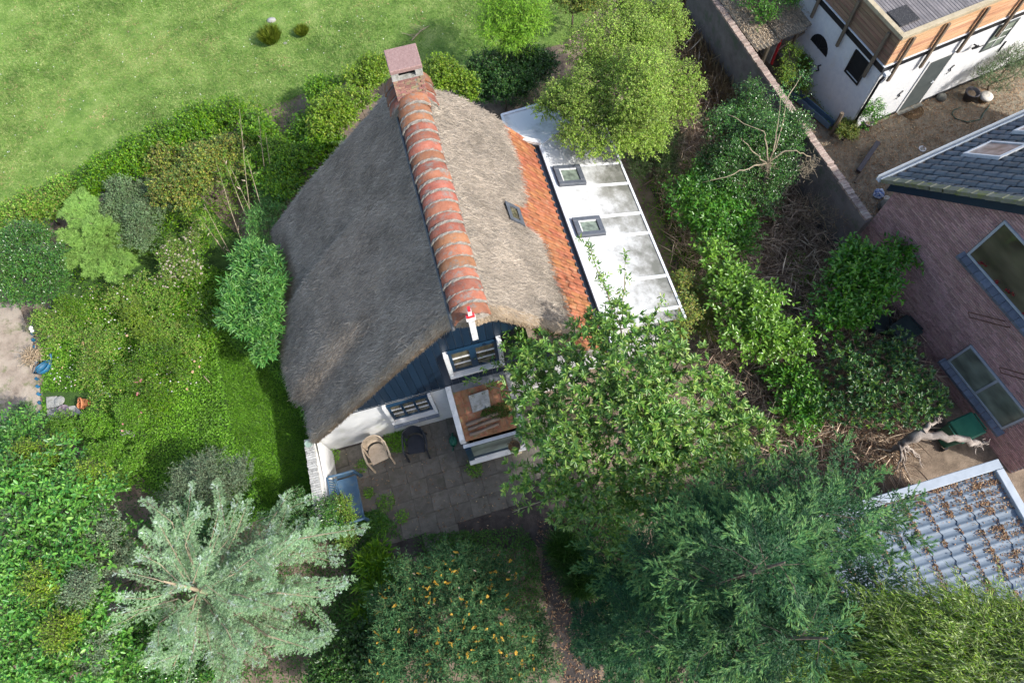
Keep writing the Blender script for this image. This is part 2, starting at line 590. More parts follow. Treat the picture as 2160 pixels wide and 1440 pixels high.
def xleft(y):
    return np.interp(y, [-.35, .1, .9, 1.2, 2.2, 3.45, 3.6, 4.4, 6.5], [-4.26, -4.36, -4.38, -4.68, -4.82, -4.82, -4.42, -4.52, -4.62])


def xright(y):
    return np.interp(y, [-.4, 0, .6, 1.3, 2.15, 2.4, 2.5, 2.62, 2.9, 3.1, 3.3, 3.7, 4.6, 6.1], [2.1, 2.12, 2.13, 2.07, 2.14, 2.06, 1.95, 1.7, 1.6, 1.63, 1.95, 2.08, 2.16, 2.13])


def yfront(x):
    return -.09 - .24 * np.exp(-(x / .33) ** 2)


def topz(x, y):
    z = np.where(x < 0, ZR + SL * x, ZR - SR * x)
    z = z - .10 * np.exp(-(x / .35) ** 2)
    bump = ss(3.60, 3.46, y + .10 * (x + 4.4) * -1.0) * ss(.62, 1.42, y - .12 * (x + 4.4))
    z = z + bump * .30 * ss(-1.2, -3.3, x)
    z = z + ss(1.25, 1.0, y) * ss(.6, .95, y) * .0
    z = z + .035 * vnoise(x, y, 1.6, 1) + .018 * vnoise(x, y, 5.5, 2)
    # verges and eaves are rolled off a little
    e = np.minimum.reduce([y - yfront(x), yfar(x) - y, x - xleft(y), xright(y) - x])
    fr = ss(.35, -.1, y)
    return z - (.11 - .08 * fr) * np.exp(-np.maximum(e, 0) / .07) - .03 * (1 - fr) * np.exp(-np.maximum(e, 0) / .25)


def thatch_mat():
    m, t, N, L = _new('weathered thatch')
    out = N.new('ShaderNodeOutputMaterial')
    b = N.new('ShaderNodeBsdfPrincipled')
    b.inputs['Roughness'].default_value = .95
    b.inputs['Specular IOR Level'].default_value = .12
    L.new(b.outputs[0], out.inputs[0])
    tc = N.new('ShaderNodeTexCoord')

    def noise(scale, stretch, detail=8, rough=.65):
        mp = N.new('ShaderNodeMapping')
        mp.inputs['Scale'].default_value = stretch
        L.new(tc.outputs['Object'], mp.inputs[0])
        n = N.new('ShaderNodeTexNoise')
        n.inputs['Scale'].default_value = scale
        n.inputs['Detail'].default_value = detail
        n.inputs['Roughness'].default_value = rough
        L.new(mp.outputs[0], n.inputs['Vector'])
        return n
    fine = noise(26, (.28, 1.4, .28))
    big = noise(.9, (.5, 1, .5), 5)
    rl = _ramp(N, [(.175, .135, .095), (.35, .285, .215), (.58, .49, .385)], .28, .74)  # left slope painted lighter and warmer than the right to lift its shade
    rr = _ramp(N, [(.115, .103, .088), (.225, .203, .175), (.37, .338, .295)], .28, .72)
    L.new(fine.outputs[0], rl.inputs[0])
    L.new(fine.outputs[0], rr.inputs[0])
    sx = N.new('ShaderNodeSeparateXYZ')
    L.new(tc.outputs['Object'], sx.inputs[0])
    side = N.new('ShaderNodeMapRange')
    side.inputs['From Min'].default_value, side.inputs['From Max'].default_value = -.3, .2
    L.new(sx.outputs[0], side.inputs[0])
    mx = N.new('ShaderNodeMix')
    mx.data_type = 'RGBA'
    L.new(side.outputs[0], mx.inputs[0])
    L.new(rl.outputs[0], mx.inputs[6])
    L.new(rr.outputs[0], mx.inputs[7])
    # damp, darker growth in streaks
    st = _ramp(N, [(1.15, 1.12, 1.08), (1, 1, 1), (.52, .53, .50)], .36, .68)
    L.new(big.outputs[0], st.inputs[0])
    ml = N.new('ShaderNodeMix')
    ml.data_type = 'RGBA'
    ml.blend_type = 'MULTIPLY'
    ml.inputs[0].default_value = 1
    L.new(mx.outputs[2], ml.inputs[6])
    L.new(st.outputs[0], ml.inputs[7])
    L.new(ml.outputs[2], b.inputs['Base Color'])
    bp = N.new('ShaderNodeBump')
    bp.inputs['Strength'].default_value = .9
    bp.inputs['Distance'].default_value = .035
    L.new(fine.outputs[0], bp.inputs['Height'])
    L.new(bp.outputs[0], b.inputs['Normal'])
    return m


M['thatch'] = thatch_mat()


def build_thatch():
    ny, nx = 90, 110
    s = np.linspace(0, 1, ny)[:, None]
    t = np.linspace(0, 1, nx)[None, :]
    y = -.1 + s * 6.2 + 0 * t
    for _ in range(4):
        x = xleft(y) + (xright(y) - xleft(y)) * t
        y = yfront(x) + s * (yfar(x) - yfront(x))
    z = topz(x, y)
    # a little wander along the cut edges
    y = y + (np.where((s == 0) | (s == 1), 1, 0) * rng.normal(0, .018, y.shape))
    top = np.stack([x, y, z], -1)
    nrm = np.where(x < 0, -1, 1)
    bot = top.copy()
    a = np.where(x < 0, math.atan(SL), math.atan(SR))
    th = .10 + .20 * ss(0, .35, y - yfront(x))
    k = np.clip(np.abs(x) / .4, 0, 1)
    bot[..., 0] -= nrm * np.sin(a) * th * k
    bot[..., 2] -= np.cos(a) * th * k + (1 - k) * th * 1.3
    mb = MB()
    mb.grid(top)
    o = ny * nx
    mb.grid(bot[:, ::-1])

    def bi(i, j):
        return o + i * nx + (nx - 1 - j)
    F = []
    for i in range(ny - 1):
        F.append((i * nx, (i + 1) * nx, bi(i + 1, 0), bi(i, 0)))
        F.append(((i + 1) * nx + nx - 1, i * nx + nx - 1, bi(i, nx - 1), bi(i + 1, nx - 1)))
    for j in range(nx - 1):
        F.append((j + 1, j, bi(0, j), bi(0, j + 1)))
        F.append(((ny - 1) * nx + j, (ny - 1) * nx + j + 1, bi(ny - 1, j + 1), bi(ny - 1, j)))
    mb.f += F
    return mb


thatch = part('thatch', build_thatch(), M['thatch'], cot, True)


def straws(n, edge=False):
    if not edge:
        y = rng.uniform(-.33, 6.4, n * 2)
        x = rng.uniform(-4.8, 2.15, n * 2)
        ok = (x > xleft(y)) & (x < xright(y)) & (y < yfar(x)) & (y > yfront(x)) & (np.abs(x) > .33)
        x, y = x[ok][:n], y[ok][:n]
        m = len(x)
        z = topz(x, y)
        left = x < 0
        sl = np.where(left, math.atan(SL), math.atan(SR))
        sg = np.where(left, -1.0, 1.0)
        dn = np.stack([sg * np.cos(sl), 0 * x, -np.sin(sl)], -1)
        nn = np.stack([sg * np.sin(sl), 0 * x, np.cos(sl)], -1)
        yy = np.stack([0 * x, 0 * x + 1, 0 * x], -1)
        an = rng.normal(0, .42, m)[:, None]
        d = dn * np.cos(an) + yy * np.sin(an) + nn * rng.normal(.10, .10, m)[:, None]
        p = np.stack([x, y, z], -1) + nn * rng.uniform(-.012, .012, m)[:, None]
        ln = rng.uniform(.06, .24, m)[:, None]
        wd = rng.uniform(.006, .0145, m)[:, None]
    else:
        m = n
        k = rng.random(m)
        x = np.where(k < .62, rng.uniform(-4.28, 0, m), rng.uniform(0, 2.1, m))
        sl = np.where(x < 0, math.atan(SL), math.atan(SR))
        sg = np.where(x < 0, -1.0, 1.0)
        nn = np.stack([sg * np.sin(sl), 0 * x, np.cos(sl)], -1)
        dn = np.stack([sg * np.cos(sl), 0 * x, -np.sin(sl)], -1)
        y = yfront(x) + .015
        z = topz(x, y)
        p = np.stack([x, y, z], -1) - nn * rng.uniform(-.01, .13, m)[:, None]
        d = np.array([0, -1.0, 0]) + dn * rng.normal(.9, .5, m)[:, None] + nn * rng.normal(0, .25, m)[:, None]
        yy = np.stack([0 * x + 1, 0 * x, 0 * x], -1)
        ln = rng.uniform(.03, .10, m)[:, None]
        wd = rng.uniform(.006, .013, m)[:, None]
    d = unit(d)
    s = unit(np.cross(d, nn)) * wd / 2
    V = np.stack([p - s, p + s, p + d * ln + s * .5, p + d * ln - s * .5], 1).reshape(-1, 3)
    F = np.arange(len(V)).reshape(-1, 4)
    return V, F


link('reeds', mesh_np('reeds', *straws(90000)), M['straw'], thatch, kind='stuff')
link('cut_reeds', mesh_np('cut_reeds', *straws(14000, True)), M['cutreed'], thatch, kind='stuff')


def rim_straws(m):
    x = np.where(rng.random(m) < .66, rng.uniform(-4.3, -.35, m), rng.uniform(.35, 2.1, m))
    y = yfront(x) + .22 * rng.random(m) ** 1.6
    sg, sl = np.where(x < 0, -1.0, 1.0), np.where(x < 0, math.atan(SL), math.atan(SR))
    nn = np.stack([sg * np.sin(sl), 0 * x, np.cos(sl)], -1)
    dn = np.stack([sg * np.cos(sl), 0 * x, -np.sin(sl)], -1)
    p = np.stack([x, y, topz(x, y)], -1) + nn * rng.uniform(-.005, .02, m)[:, None]
    d = unit(np.array([0, -1.0, 0]) * rng.uniform(.3, 1.2, (m, 1)) + dn * rng.normal(.8, .4, (m, 1)) + nn * rng.normal(.12, .15, (m, 1)))
    ln, wd = rng.uniform(.05, .13, (m, 1)), rng.uniform(.006, .012, (m, 1))
    s = unit(np.cross(d, nn)) * wd / 2
    V = np.stack([p - s, p + s, p + d * ln + s * .5, p + d * ln - s * .5], 1).reshape(-1, 3)
    return V, np.arange(len(V)).reshape(-1, 4)


link('cut_reeds', mesh_np('cut_reeds', *rim_straws(9000)), M['cutreed'], thatch, kind='stuff')

# ridge tiles set in mortar


def arc_tile(r, ln, th, n=9, taper=1.06):
    mb = MB()
    P = []
    for (yy, rr) in ((0, r * taper), (ln, r)):
        for dr in (0, -th):
            P.append([((rr + dr) * math.sin(a), yy, (rr + dr) * math.cos(a)) for a in np.linspace(-1.22, 1.22, n)])
    P = np.array(P)  # front outer, front inner, back outer, back inner
    mb.add(P.reshape(-1, 3), [])
    F = []
    for j in range(n - 1):
        F.append((j, j + 1, 2 * n + j + 1, 2 * n + j))
        F.append((n + j, j, j, n + j)[:0] or (n + j + 1, j + 1, j, n + j))
    mb.f += F
    return mb


RT = .245
tile_m = arc_tile(.35, RT + .05, .03).mesh('ridge_tile')
tile_m.materials.append(M['ridgetile'])
tile_m.polygons.foreach_set('use_smooth', np.ones(len(tile_m.polygons), bool))
joint_b = MB()
n = 13
ja = np.linspace(-1.28, 1.28, n)
V, F = [], []
for yy, rr in ((-.024, .342), (-.02, .374), (.02, .378), (.028, .342)):
    for a in ja:
        q = rr + rng.normal(0, .006)
        V.append((q * math.sin(a), yy + rng.normal(0, .008), q * math.cos(a)))
F = [(i * n + j, i * n + j + 1, (i + 1) * n + j + 1, (i + 1) * n + j) for i in range(3) for j in range(n - 1)]
joint_m = joint_b.add(V, F).mesh('mortar_joint')
joint_m.materials.append(M['mortar'])
for i in range(21):
    yy = -.36 + RT * i
    wob = rng.normal(0, .01)
    rx = rng.normal(0, .02)
    piece('ridge_tile', tile_m, cot, Matrix.Translation((wob, yy, 6.015 + rng.normal(0, .006))) @ Matrix.Rotation(rx, 4, 'Z'))
    if i:
        piece('mortar_joint', joint_m, cot, Matrix.Translation((wob, yy, 6.015)) @ Matrix.Rotation(rng.normal(0, .03), 4, 'Z') @ Matrix.Diagonal((1, 1, rng.uniform(.97, 1.03), 1)))
# wider saddle of tiles round the chimney
wide_m = arc_tile(.53, .27, .03, 11).mesh('saddle_tile')
wide_m.materials.append(M['ridgetile'])
for i, yy in enumerate((4.74, 5.0, 5.26)):
    piece('saddle_tile', wide_m, cot, Matrix.Translation((.02, yy, 5.73 + .02 * i)))
    piece('mortar_joint', joint_m, cot, Matrix.Translation((.02, yy, 5.73)) @ Matrix.Diagonal((1.46, 1, 1.46, 1)))
mb = MB()
mb.tube([(-.365, -.3 + .3 * i, 5.80 + .012 * math.sin(i * 2.1)) for i in range(18)], .035, 6)
part('lead_flashing', mb, M['lead'], cot)

# chimney of single bricks
ch = part('chimney', MB().box(-.255, .335, 4.835, 5.365, 5.3, 6.78), M['mortar'], cot)
bl_m = MB().box(-.105, .105, -.01, .01, -.024, .024).mesh('brick')
bl_m.materials.append(M['chimbrick'])
half_m = MB().box(-.05, .05, -.01, .01, -.024, .024).mesh('brick')
half_m.materials.append(M['chimbrick'])
for k in range(19):
    z = 5.64 + k * .06
    for (cx, cy, ang, wdt) in ((.04, 4.833, 0, .60), (.04, 5.367, 0, .60), (-.257, 5.1, 1, .54), (.337, 5.1, 1, .54)):
        nb = [-.2, .02, .225] if k % 2 else [-.255, -.09, .13, .27]
        ws = [0, 0, 1] if k % 2 else [1, 0, 0, 1]
        for off, wsel in zip(nb, ws):
            if abs(off) > wdt / 2:
                continue
            px_, py_ = (cx + off * (1 if wsel == 0 or 1 else 1), cy) if ang == 0 else (cx, cy + off * .88)
            piece('brick', half_m if wsel else bl_m, ch, Matrix.Translation((px_, py_, z)) @ Matrix.Rotation(math.pi / 2 * ang, 4, 'Z') @ Matrix.Diagonal((1 if ang == 0 else .88, 1, 1, 1)))
mb = MB()
for x, y in ((-.20, 4.88), (.28, 4.88), (-.20, 5.32), (.28, 5.32)):
    mb.box(x - .075, x + .075, y - .065, y + .065, 6.782, 6.93)
part('chimney_corner_blocks', mb, M['concrete'], cot, bev=.008)
part('flue_opening', MB().box(-.17, .25, 4.91, 5.29, 6.785, 6.80), M['dark'], cot)
part('chimney_rim', MB().box(-.275, .355, 4.815, 5.385, 6.75, 6.781), M['concrete'], cot)
part('chimney_cap', MB().box(-.285, .365, 4.80, 5.40, 6.931, 7.03), M['capstone'], cot, bev=.012)

# walls
def grime_mat():
    m, t, N, L = _new('white roof sheet with grime')
    out = N.new('ShaderNodeOutputMaterial')
    b = N.new('ShaderNodeBsdfPrincipled')
    b.inputs['Roughness'].default_value = .5
    L.new(b.outputs[0], out.inputs[0])
    tc = N.new('ShaderNodeTexCoord')
    sx = N.new('ShaderNodeSeparateXYZ')
    L.new(tc.outputs['Object'], sx.inputs[0])
    n1 = N.new('ShaderNodeTexNoise')
    n1.inputs['Scale'].default_value = 1.7
    n1.inputs['Detail'].default_value = 10
    n1.inputs['Roughness'].default_value = .72
    L.new(tc.outputs['Object'], n1.inputs['Vector'])
    # grime gathers where the sheets drain: towards the outer, lower edge
    lo = N.new('ShaderNodeMapRange')
    lo.inputs['From Min'].default_value, lo.inputs['From Max'].default_value = 3.2, 5.0
    lo.inputs['To Min'].default_value, lo.inputs['To Max'].default_value = -.2, .17
    L.new(sx.outputs[0], lo.inputs[0])
    a = N.new('ShaderNodeMath')
    L.new(n1.outputs[0], a.inputs[0])
    L.new(lo.outputs[0], a.inputs[1])
    r = _ramp(N, [(.56, .57, .57), (.38, .39, .385), (.22, .222, .205), (.115, .118, .10)], .34, .72)
    L.new(a.outputs[0], r.inputs[0])
    L.new(r.outputs[0], b.inputs['Base Color'])
    return m


M['extroof'] = grime_mat()
wall = MB()
wall.prism([(-4.36, 0), (-4.36, 1.30), (-2.6, 2.9), (0, 5.75), (2.55, 2.70), (2.55, 0)], 1, .03, .24)
wall.box(-4.36, -4.1, .24, 5.9, 0, 1.2)
wall.box(2.3, 2.55, .24, 5.7, 0, 2.55)
wall.prism([(-4.36, 0), (-4.36, 1.30), (-2.6, 2.9), (0, 5.75), (2.55, 2.70), (2.55, 0)], 1, 5.5, 5.7)
part('wall', wall, M['white'], cot)
# gable boards, one by one
bw = .158
nb = 0
x = -3.25
while x < 2.5:
    x1 = x + bw - .008
    zt0 = 5.80 + (SL * x if x < 0 else -SR * x) - .0
    zt1 = 5.80 + (SL * x1 if x1 < 0 else -SR * x1)
    z0 = 2.375
    if min(zt0, zt1) > z0 + .05:
        dy = rng.uniform(0, .005)
        part('board', MB().prism([(x, z0), (x1, z0), (x1, zt1), (x, zt0)], 1, -.008 - dy, .028), M['blue'], cot)
    x += bw
part('board_trim', MB().box(-3.1, -.92, -.022, -.0105 - .004, 2.33, 2.372), M['blue'], cot)


def window(par, x0, x1, z0, z1, cols, rows, yf=-.03, fm='bluef', barm='whitewood', double=True):
    f = MB()
    t = .065
    f.box(x0, x1, yf - .03, yf + .03, z0, z0 + t).box(x0, x1, yf - .03, yf + .03, z1 - t, z1)
    f.box(x0, x0 + t, yf - .03, yf + .03, z0 + t, z1 - t).box(x1 - t, x1, yf - .03, yf + .03, z0 + t, z1 - t)
    w = part('window', f, M[fm], par)
    n = len(cols)
    for i, (a, b) in enumerate(cols):
        part('pane', MB().box(a, b, yf + .0, yf + .012, z0 + t, z1 - t), M['glass'], w)
        part('net_curtain', MB().box(a + .02, b - .02, yf + .013, yf + .02, z0 + t, z0 + t + (z1 - z0) * .42), M['curtain'], w)
        for k in range(1, rows):
            zz = z0 + t + (z1 - z0 - 2 * t) * k / rows
            part('glazing_bar', MB().box(a, b, yf - .022, yf - .002, zz - .014, zz + .014), M[barm], w)
    for i in range(n - 1):
        a, b = cols[i][1], cols[i + 1][0]
        part('mullion', MB().box(a, b, yf - .034, yf + .03, z0 + t + .001, z1 - t - .001), M[fm], w)
    return w


w1 = window(cot, -.62, .40, 3.30, 4.34, [(-.555, -.19), (-.05, .335)], 3, -.06)
mb = MB().box(-.72, -.622, -.15, -.006, 3.22, 4.30).box(.402, .50, -.15, -.006, 3.22, 4.40).box(-.72, .50, -.17, -.006, 3.13, 3.218)
part('window_surround', mb, M['whitewood'], cot, bev=.005)
w2 = window(cot, -2.34, -1.36, 1.22, 2.20, [(-2.275, -2.03), (-1.98, -1.73), (-1.68, -1.425)], 3, -.02)
mb = MB().box(-2.42, -2.342, -.09, .028, 1.14, 2.28).box(-1.358, -1.28, -.09, .028, 1.14, 2.28).box(-2.42, -1.28, -.12, .028, 1.06, 1.138)
part('window_surround', mb, M['white'], cot)
for k in range(5):
    a = -2.42 + k * .2
    b = min(a + .194, -1.28) if k < 4 else -1.28
    part('sill_tile', MB().hexa([(a, -.15, .86), (b, -.15, .86), (b, .02, .93), (a, .02, .93), (a, -.15, .885), (b, -.15, .885), (b, .02, 1.05), (a, .02, 1.05)]), M['slate'], cot)
# ridge end board
mb = MB().bar((-.02, -.46, 5.55), (-.02, -.46, 6.38), .11, .05, (0, 1, 0)).bar((-.02, -.46, 6.38), (-.02, -.46, 6.50), .17, .06, (0, 1, 0))
fin = part('finial', mb, M['whitewood'], cot)
mb = MB().bar((-.02, -.46, 6.575), (-.02, -.46, 6.73), .07, .05, (0, 1, 0))
part('finial_tip', mb, M['whitewood'], cot)
mb = MB().bar((-.02, -.46, 6.502), (-.02, -.46, 6.574), .15, .058, (0, 1, 0)).bar((-.02, -.46, 6.732), (-.02, -.46, 6.85), .05, .045, (0, 1, 0))
part('finial_band', mb, M['red'], cot)

# pantiles below the thatch on the right
AR = math.atan(SR)


def pantile(w=.232, ln=.37, n=8):
    mb = MB()
    P = []
    for xx in (0, ln / 2, ln):
        P.append([(xx, (j / (n - 1)) * w, .030 * math.sin(j / (n - 1) * 2 * math.pi + .6) + .010 * (1 - xx / ln) * 0) for j in range(n)])
    P = np.array(P)
    lo = P[2].copy()
    lo[:, 2] -= .018
    mb.grid(P).grid(np.stack([P[2], lo]))
    return mb.mesh('pantile')


pm_ = pantile()
pm_.materials.append(M['pantile'])
pm_.polygons.foreach_set('use_smooth', np.ones(len(pm_.polygons), bool))
XA, ZA = np.array([math.cos(AR), 0, -math.sin(AR)]), np.array([math.sin(AR), 0, math.cos(AR)])
CW = .197
for r in range(6):
    xs = 2.84 - .205 * (r + 1)
    for c in range(32):
        yy = -.42 + c * CW
        if r >= 4 and not (2.15 < yy < 3.75):
            continue
        if yy > 5.85:
            continue
        z = ZR - .10 - SR * xs + .012 + rng.normal(0, .003)
        M4 = mat4(XA, (0, 1, 0), ZA, (xs, yy, z)) @ Matrix.Rotation(.035 + rng.normal(0, .006), 4, 'Y') @ Matrix.Rotation(rng.normal(0, .012), 4, 'Z')
        piece('pantile', pm_, cot, M4)
part('roof_underlay', MB().hexa([(1.0, -.35, ZR - 1.55), (2.80, -.35, ZR - .2 - SR * 2.80), (2.80, 5.9, ZR - .2 - SR * 2.80), (1.0, 5.9, ZR - 1.55), (1.0, -.35, ZR - 1.48), (2.80, -.35, ZR - .165 - SR * 2.80), (2.80, 5.9, ZR - .165 - SR * 2.80), (1.0, 5.9, ZR - 1.48)]), M['post'], cot)
part('verge_mortar', MB().hexa([(2.0, -.44, 3.45), (2.86, -.44, 2.40), (2.86, -.36, 2.40), (2.0, -.36, 3.45), (2.0, -.44, 3.62), (2.86, -.44, 2.66), (2.86, -.36, 2.66), (2.0, -.36, 3.62)]), M['mortar'], cot)
# small roof window in the notch of the thatch


def slope_box(x0, x1, y0, y1, h0, h1, s=SR, zr=ZR):
    P = []
    for h in (h0, h1):
        for (x, y) in ((x0, y0), (x1, y0), (x1, y1), (x0, y1)):
            P.append((x, y, zr - s * x + h))
    return P


rw = part('roof_window', MB().hexa(slope_box(1.42, 1.74, 2.52, 2.60, -.05, .10)).hexa(slope_box(1.42, 1.74, 2.92, 3.0, -.05, .10)).hexa(slope_box(1.66, 1.74, 2.60, 2.92, -.05, .10)).hexa(slope_box(1.42, 1.5, 2.60, 2.92, -.05, .10)), M['anthracite'], cot)
part('pane', MB().hexa(slope_box(1.50, 1.66, 2.60, 2.92, -.04, .06)), M['glass'], rw)
# gutter and white sheet roof of the lean-to
mb = MB()
for (a, b, z0, z1) in ((2.845, 2.865, 2.44, 2.57), (2.865, 2.97, 2.44, 2.46), (2.97, 2.985, 2.44, 2.585)):
    mb.box(a, b, -.42, 5.80, z0, z1)
part('gutter', mb, M['anthracite'], cot)
part('wall_flashing', MB().hexa([(2.988, -.3, 2.50), (3.09, -.3, 2.50), (3.09, 5.86, 2.50), (2.988, 5.86, 2.50), (2.988, -.3, 2.60), (3.09, -.3, 2.575), (3.09, 5.86, 2.575), (2.988, 5.86, 2.60)]), M['alu'], cot, bev=.004)
LX0, LX1, LZ0, LZ1 = 3.06, 5.02, 2.555, 2.0


def lz(x):
    return LZ0 + (LZ1 - LZ0) * (x - LX0) / (LX1 - LX0)


bars_y = [.22, .55, 1.45, 2.74, 3.36, 4.33, 5.02]
ends = bars_y + [6.1]
for i in range(len(ends) - 1):
    a, b = ends[i] + .012, ends[i + 1] - .012
    xb = LX1
    if i == len(ends) - 2:
        V = [(LX0, a, lz(LX0)), (LX1, a, lz(LX1)), (LX1, 7.1, lz(LX1)), (LX0, 5.75, lz(LX0))]
    else:
        V = [(LX0, a, lz(LX0)), (LX1, a, lz(LX1)), (LX1, b, lz(LX1)), (LX0, b, lz(LX0))]
    part('roof_panel', MB().hexa([(x, y, z - .03) for x, y, z in V] + V), M['extroof'], cot)
for y in bars_y[1:]:
    for sg in (-1, 1):  # thin grey strips added to draw the bars' shadow lines along the seams
        part('seam_shadow_line', MB().hexa([(3.09, y + sg * .036 - .007, lz(3.09) - .01), (LX1, y + sg * .036 - .007, lz(LX1) - .01), (LX1, y + sg * .036 + .007, lz(LX1) - .01), (3.09, y + sg * .036 + .007, lz(3.09) - .01), (3.09, y + sg * .036 - .007, lz(3.09) + .006), (LX1, y + sg * .036 - .007, lz(LX1) + .006), (LX1, y + sg * .036 + .007, lz(LX1) + .006), (3.09, y + sg * .036 + .007, lz(3.09) + .006)]), M['alu'], cot)
    part('glazing_bar', MB().hexa([(3.09, y - .03, lz(3.09) - .02), (LX1 + .02, y - .03, lz(LX1) - .02), (LX1 + .02, y + .03, lz(LX1) - .02), (3.09, y + .03, lz(3.09) - .02), (3.09, y - .022, lz(3.09) + .022), (LX1 + .02, y - .022, lz(LX1) + .022), (LX1 + .02, y + .022, lz(LX1) + .022), (3.09, y + .022, lz(3.09) + .022)]), M['whitewood'], cot)
part('edge_strip', MB().hexa([(LX1 - .01, .22, 1.93), (LX1 + .05, .22, 1.93), (LX1 + .05, 7.1, 1.93), (LX1 - .01, 7.1, 1.93), (LX1 - .01, .22, 2.03), (LX1 + .05, .22, 2.02), (LX1 + .05, 7.1, 2.02), (LX1 - .01, 7.1, 2.03)]), M['alu'], cot)
for (y0, y1) in ((4.36, 4.97), (2.78, 3.33)):
    f = MB()
    x0, x1 = 3.13, 3.86

    def lb(a, b, c, d, h0, h1):
        return [(x, y, lz(x) + h) for h in (h0, h1) for (x, y) in ((a, c), (b, c), (b, d), (a, d))]
    f.hexa(lb(x0, x1, y0, y0 + .11, -.01, .13)).hexa(lb(x0, x1, y1 - .11, y1, -.01, .13)).hexa(lb(x0, x0 + .13, y0 + .11, y1 - .11, -.01, .13)).hexa(lb(x1 - .13, x1, y0 + .11, y1 - .11, -.01, .13))
    r_ = part('roof_window', f, M['anthracite'], cot, bev=.008)
    part('pane', MB().hexa(lb(x0 + .13, x1 - .13, y0 + .11, y1 - .11, .03, .09)), M['glassdirty'], r_)
    part('inner_frame', MB().hexa(lb(x0 + .13, x0 + .16, y0 + .11, y1 - .11, .091, .11)).hexa(lb(x0 + .16, x1 - .13, y1 - .14, y1 - .11, .091, .11)), M['whitewood'], r_)
# the part of the sheet roof that turns the far corner
V = [(2.26, 6.05, 2.72), (3.02, 5.76, 2.57), (5.0, 7.12, 2.0), (4.6, 7.75, 1.95), (2.42, 7.5, 2.15)]
V = [(2.3, 6.1, 2.5), (3.03, 5.78, 2.56), (LX1, 7.12, 2.01), (LX1, 7.7, 1.9), (2.45, 7.55, 1.95)]
part('roof_panel', MB().add(V + [(x, y, z - .03) for x, y, z in V], [(0, 1, 2, 3, 4), (9, 8, 7, 6, 5)] + [(i, i + 5, (i + 1) % 5 + 5, (i + 1) % 5) for i in range(5)]), M['extroof'], cot)
part('hip_strip', MB().bar((3.0, 5.77, 2.585), (LX1 + .02, 7.12, 2.035), .09, .03), M['alu'], cot)
part('edge_strip', MB().bar((2.28, 6.12, 2.52), (2.43, 7.56, 1.97), .07, .06).bar((2.43, 7.56, 1.96), (LX1, 7.72, 1.91), .07, .06), M['alu'], cot)
part('abutment_trim', MB().bar((2.12, 6.02, 3.0), (3.04, 5.80, 2.62), .12, .08), M['whitewood'], cot)
part('lean_to_wall', MB().box(4.86, 4.96, .3, 7.0, 0, 1.93).box(2.56, 4.86, .3, .4, 0, 1.95), M['white'], cot)

# porch in front of the gable
part('porch_wall', MB().box(-.88, -.76, -1.12, -.03, 0, 1.7).box(.50, .60, -1.12, -.03, 0, 1.7), M['white'], cot)


def pz(y):
    return 2.30 + .52 * y


part('porch_parapet', MB().hexa([(-.92, -1.18, 1.55), (-.79, -1.18, 1.55), (-.79, -.02, 2.1), (-.92, -.02, 2.1), (-.92, -1.18, 1.80), (-.79, -1.18, 1.80), (-.79, -.02, 2.40), (-.92, -.02, 2.40)]), M['whitewood'], cot, bev=.008)
part('porch_parapet', MB().hexa([(.47, -1.1, 1.5), (.62, -1.1, 1.5), (.62, -.02, 2.1), (.47, -.02, 2.1), (.47, -1.1, 1.74), (.62, -1.1, 1.74), (.62, -.02, 2.34), (.47, -.02, 2.34)]), M['concrete'], cot, bev=.01)
part('porch_flashing', MB().hexa([(-.785, -.15, pz(-.15) + .03), (.47, -.15, pz(-.15) + .03), (.47, -.012, pz(0) + .05), (-.785, -.012, pz(0) + .05), (-.785, -.15, pz(-.15) + .05), (.47, -.15, pz(-.15) + .05), (.47, -.012, pz(0) + .09), (-.785, -.012, pz(0) + .09)]), M['lead'], cot)
part('porch_ceiling', MB().hexa([(-.785, -1.16, pz(-1.16) - .08), (.468, -1.16, pz(-1.16) - .08), (.468, -.03, pz(-.03) - .08), (-.785, -.03, pz(-.03) - .08), (-.785, -1.16, pz(-1.16) - .01), (.468, -1.16, pz(-1.16) - .01), (.468, -.03, pz(-.03) - .01), (-.785, -.03, pz(-.03) - .01)]), M['brownroof'], cot)
for r in range(4):
    for c in range(7):
        x0 = -.78 + c * .178
        y1 = -.14 - r * .255
        y0 = max(y1 - .262, -1.16)
        h = .012 + rng.uniform(0, .01)
        part('porch_tile', MB().hexa([(x0, y0, pz(y0)), (x0 + .15, y0, pz(y0)), (x0 + .15, y1, pz(y1)), (x0, y1, pz(y1)), (x0, y0, pz(y0) + h + .02), (x0 + .15, y0, pz(y0) + h + .02), (x0 + .15, y1, pz(y1) + h), (x0, y1, pz(y1) + h)]).hexa([(x0 + .15, y0, pz(y0)), (x0 + .178, y0, pz(y0)), (x0 + .178, y1, pz(y1)), (x0 + .15, y1, pz(y1)), (x0 + .15, y0, pz(y0) + h + .05), (x0 + .176, y0, pz(y0) + h + .05), (x0 + .176, y1, pz(y1) + h + .03), (x0 + .15, y1, pz(y1) + h + .03)]), M['brownroof'], cot)
fw_ = MB()
fw_.box(-.86, .56, -1.26, -1.20, 1.40, 1.46).box(-.86, -.72, -1.30, -1.20, .34, 1.40).box(.44, .56, -1.26, -1.20, .34, 1.40).box(-.72, .44, -1.26, -1.20, .30, .40)
pw = part('window', fw_, M['bluef'], cot)
part('pane', MB().box(-.72, .44, -1.235, -1.222, .40, 1.40), M['glassdirty'], pw)
part('window_head', MB().box(-.88, .58, -1.265, -1.19, 1.461, 1.50), M['alu'], pw)
part('window_sill', MB().hexa([(-.87, -1.36, .14), (.58, -1.36, .14), (.58, -1.20, .14), (-.87, -1.20, .14), (-.87, -1.36, .22), (.58, -1.36, .22), (.58, -1.20, .295), (-.87, -1.20, .295)]), M['whitewood'], pw, bev=.006)
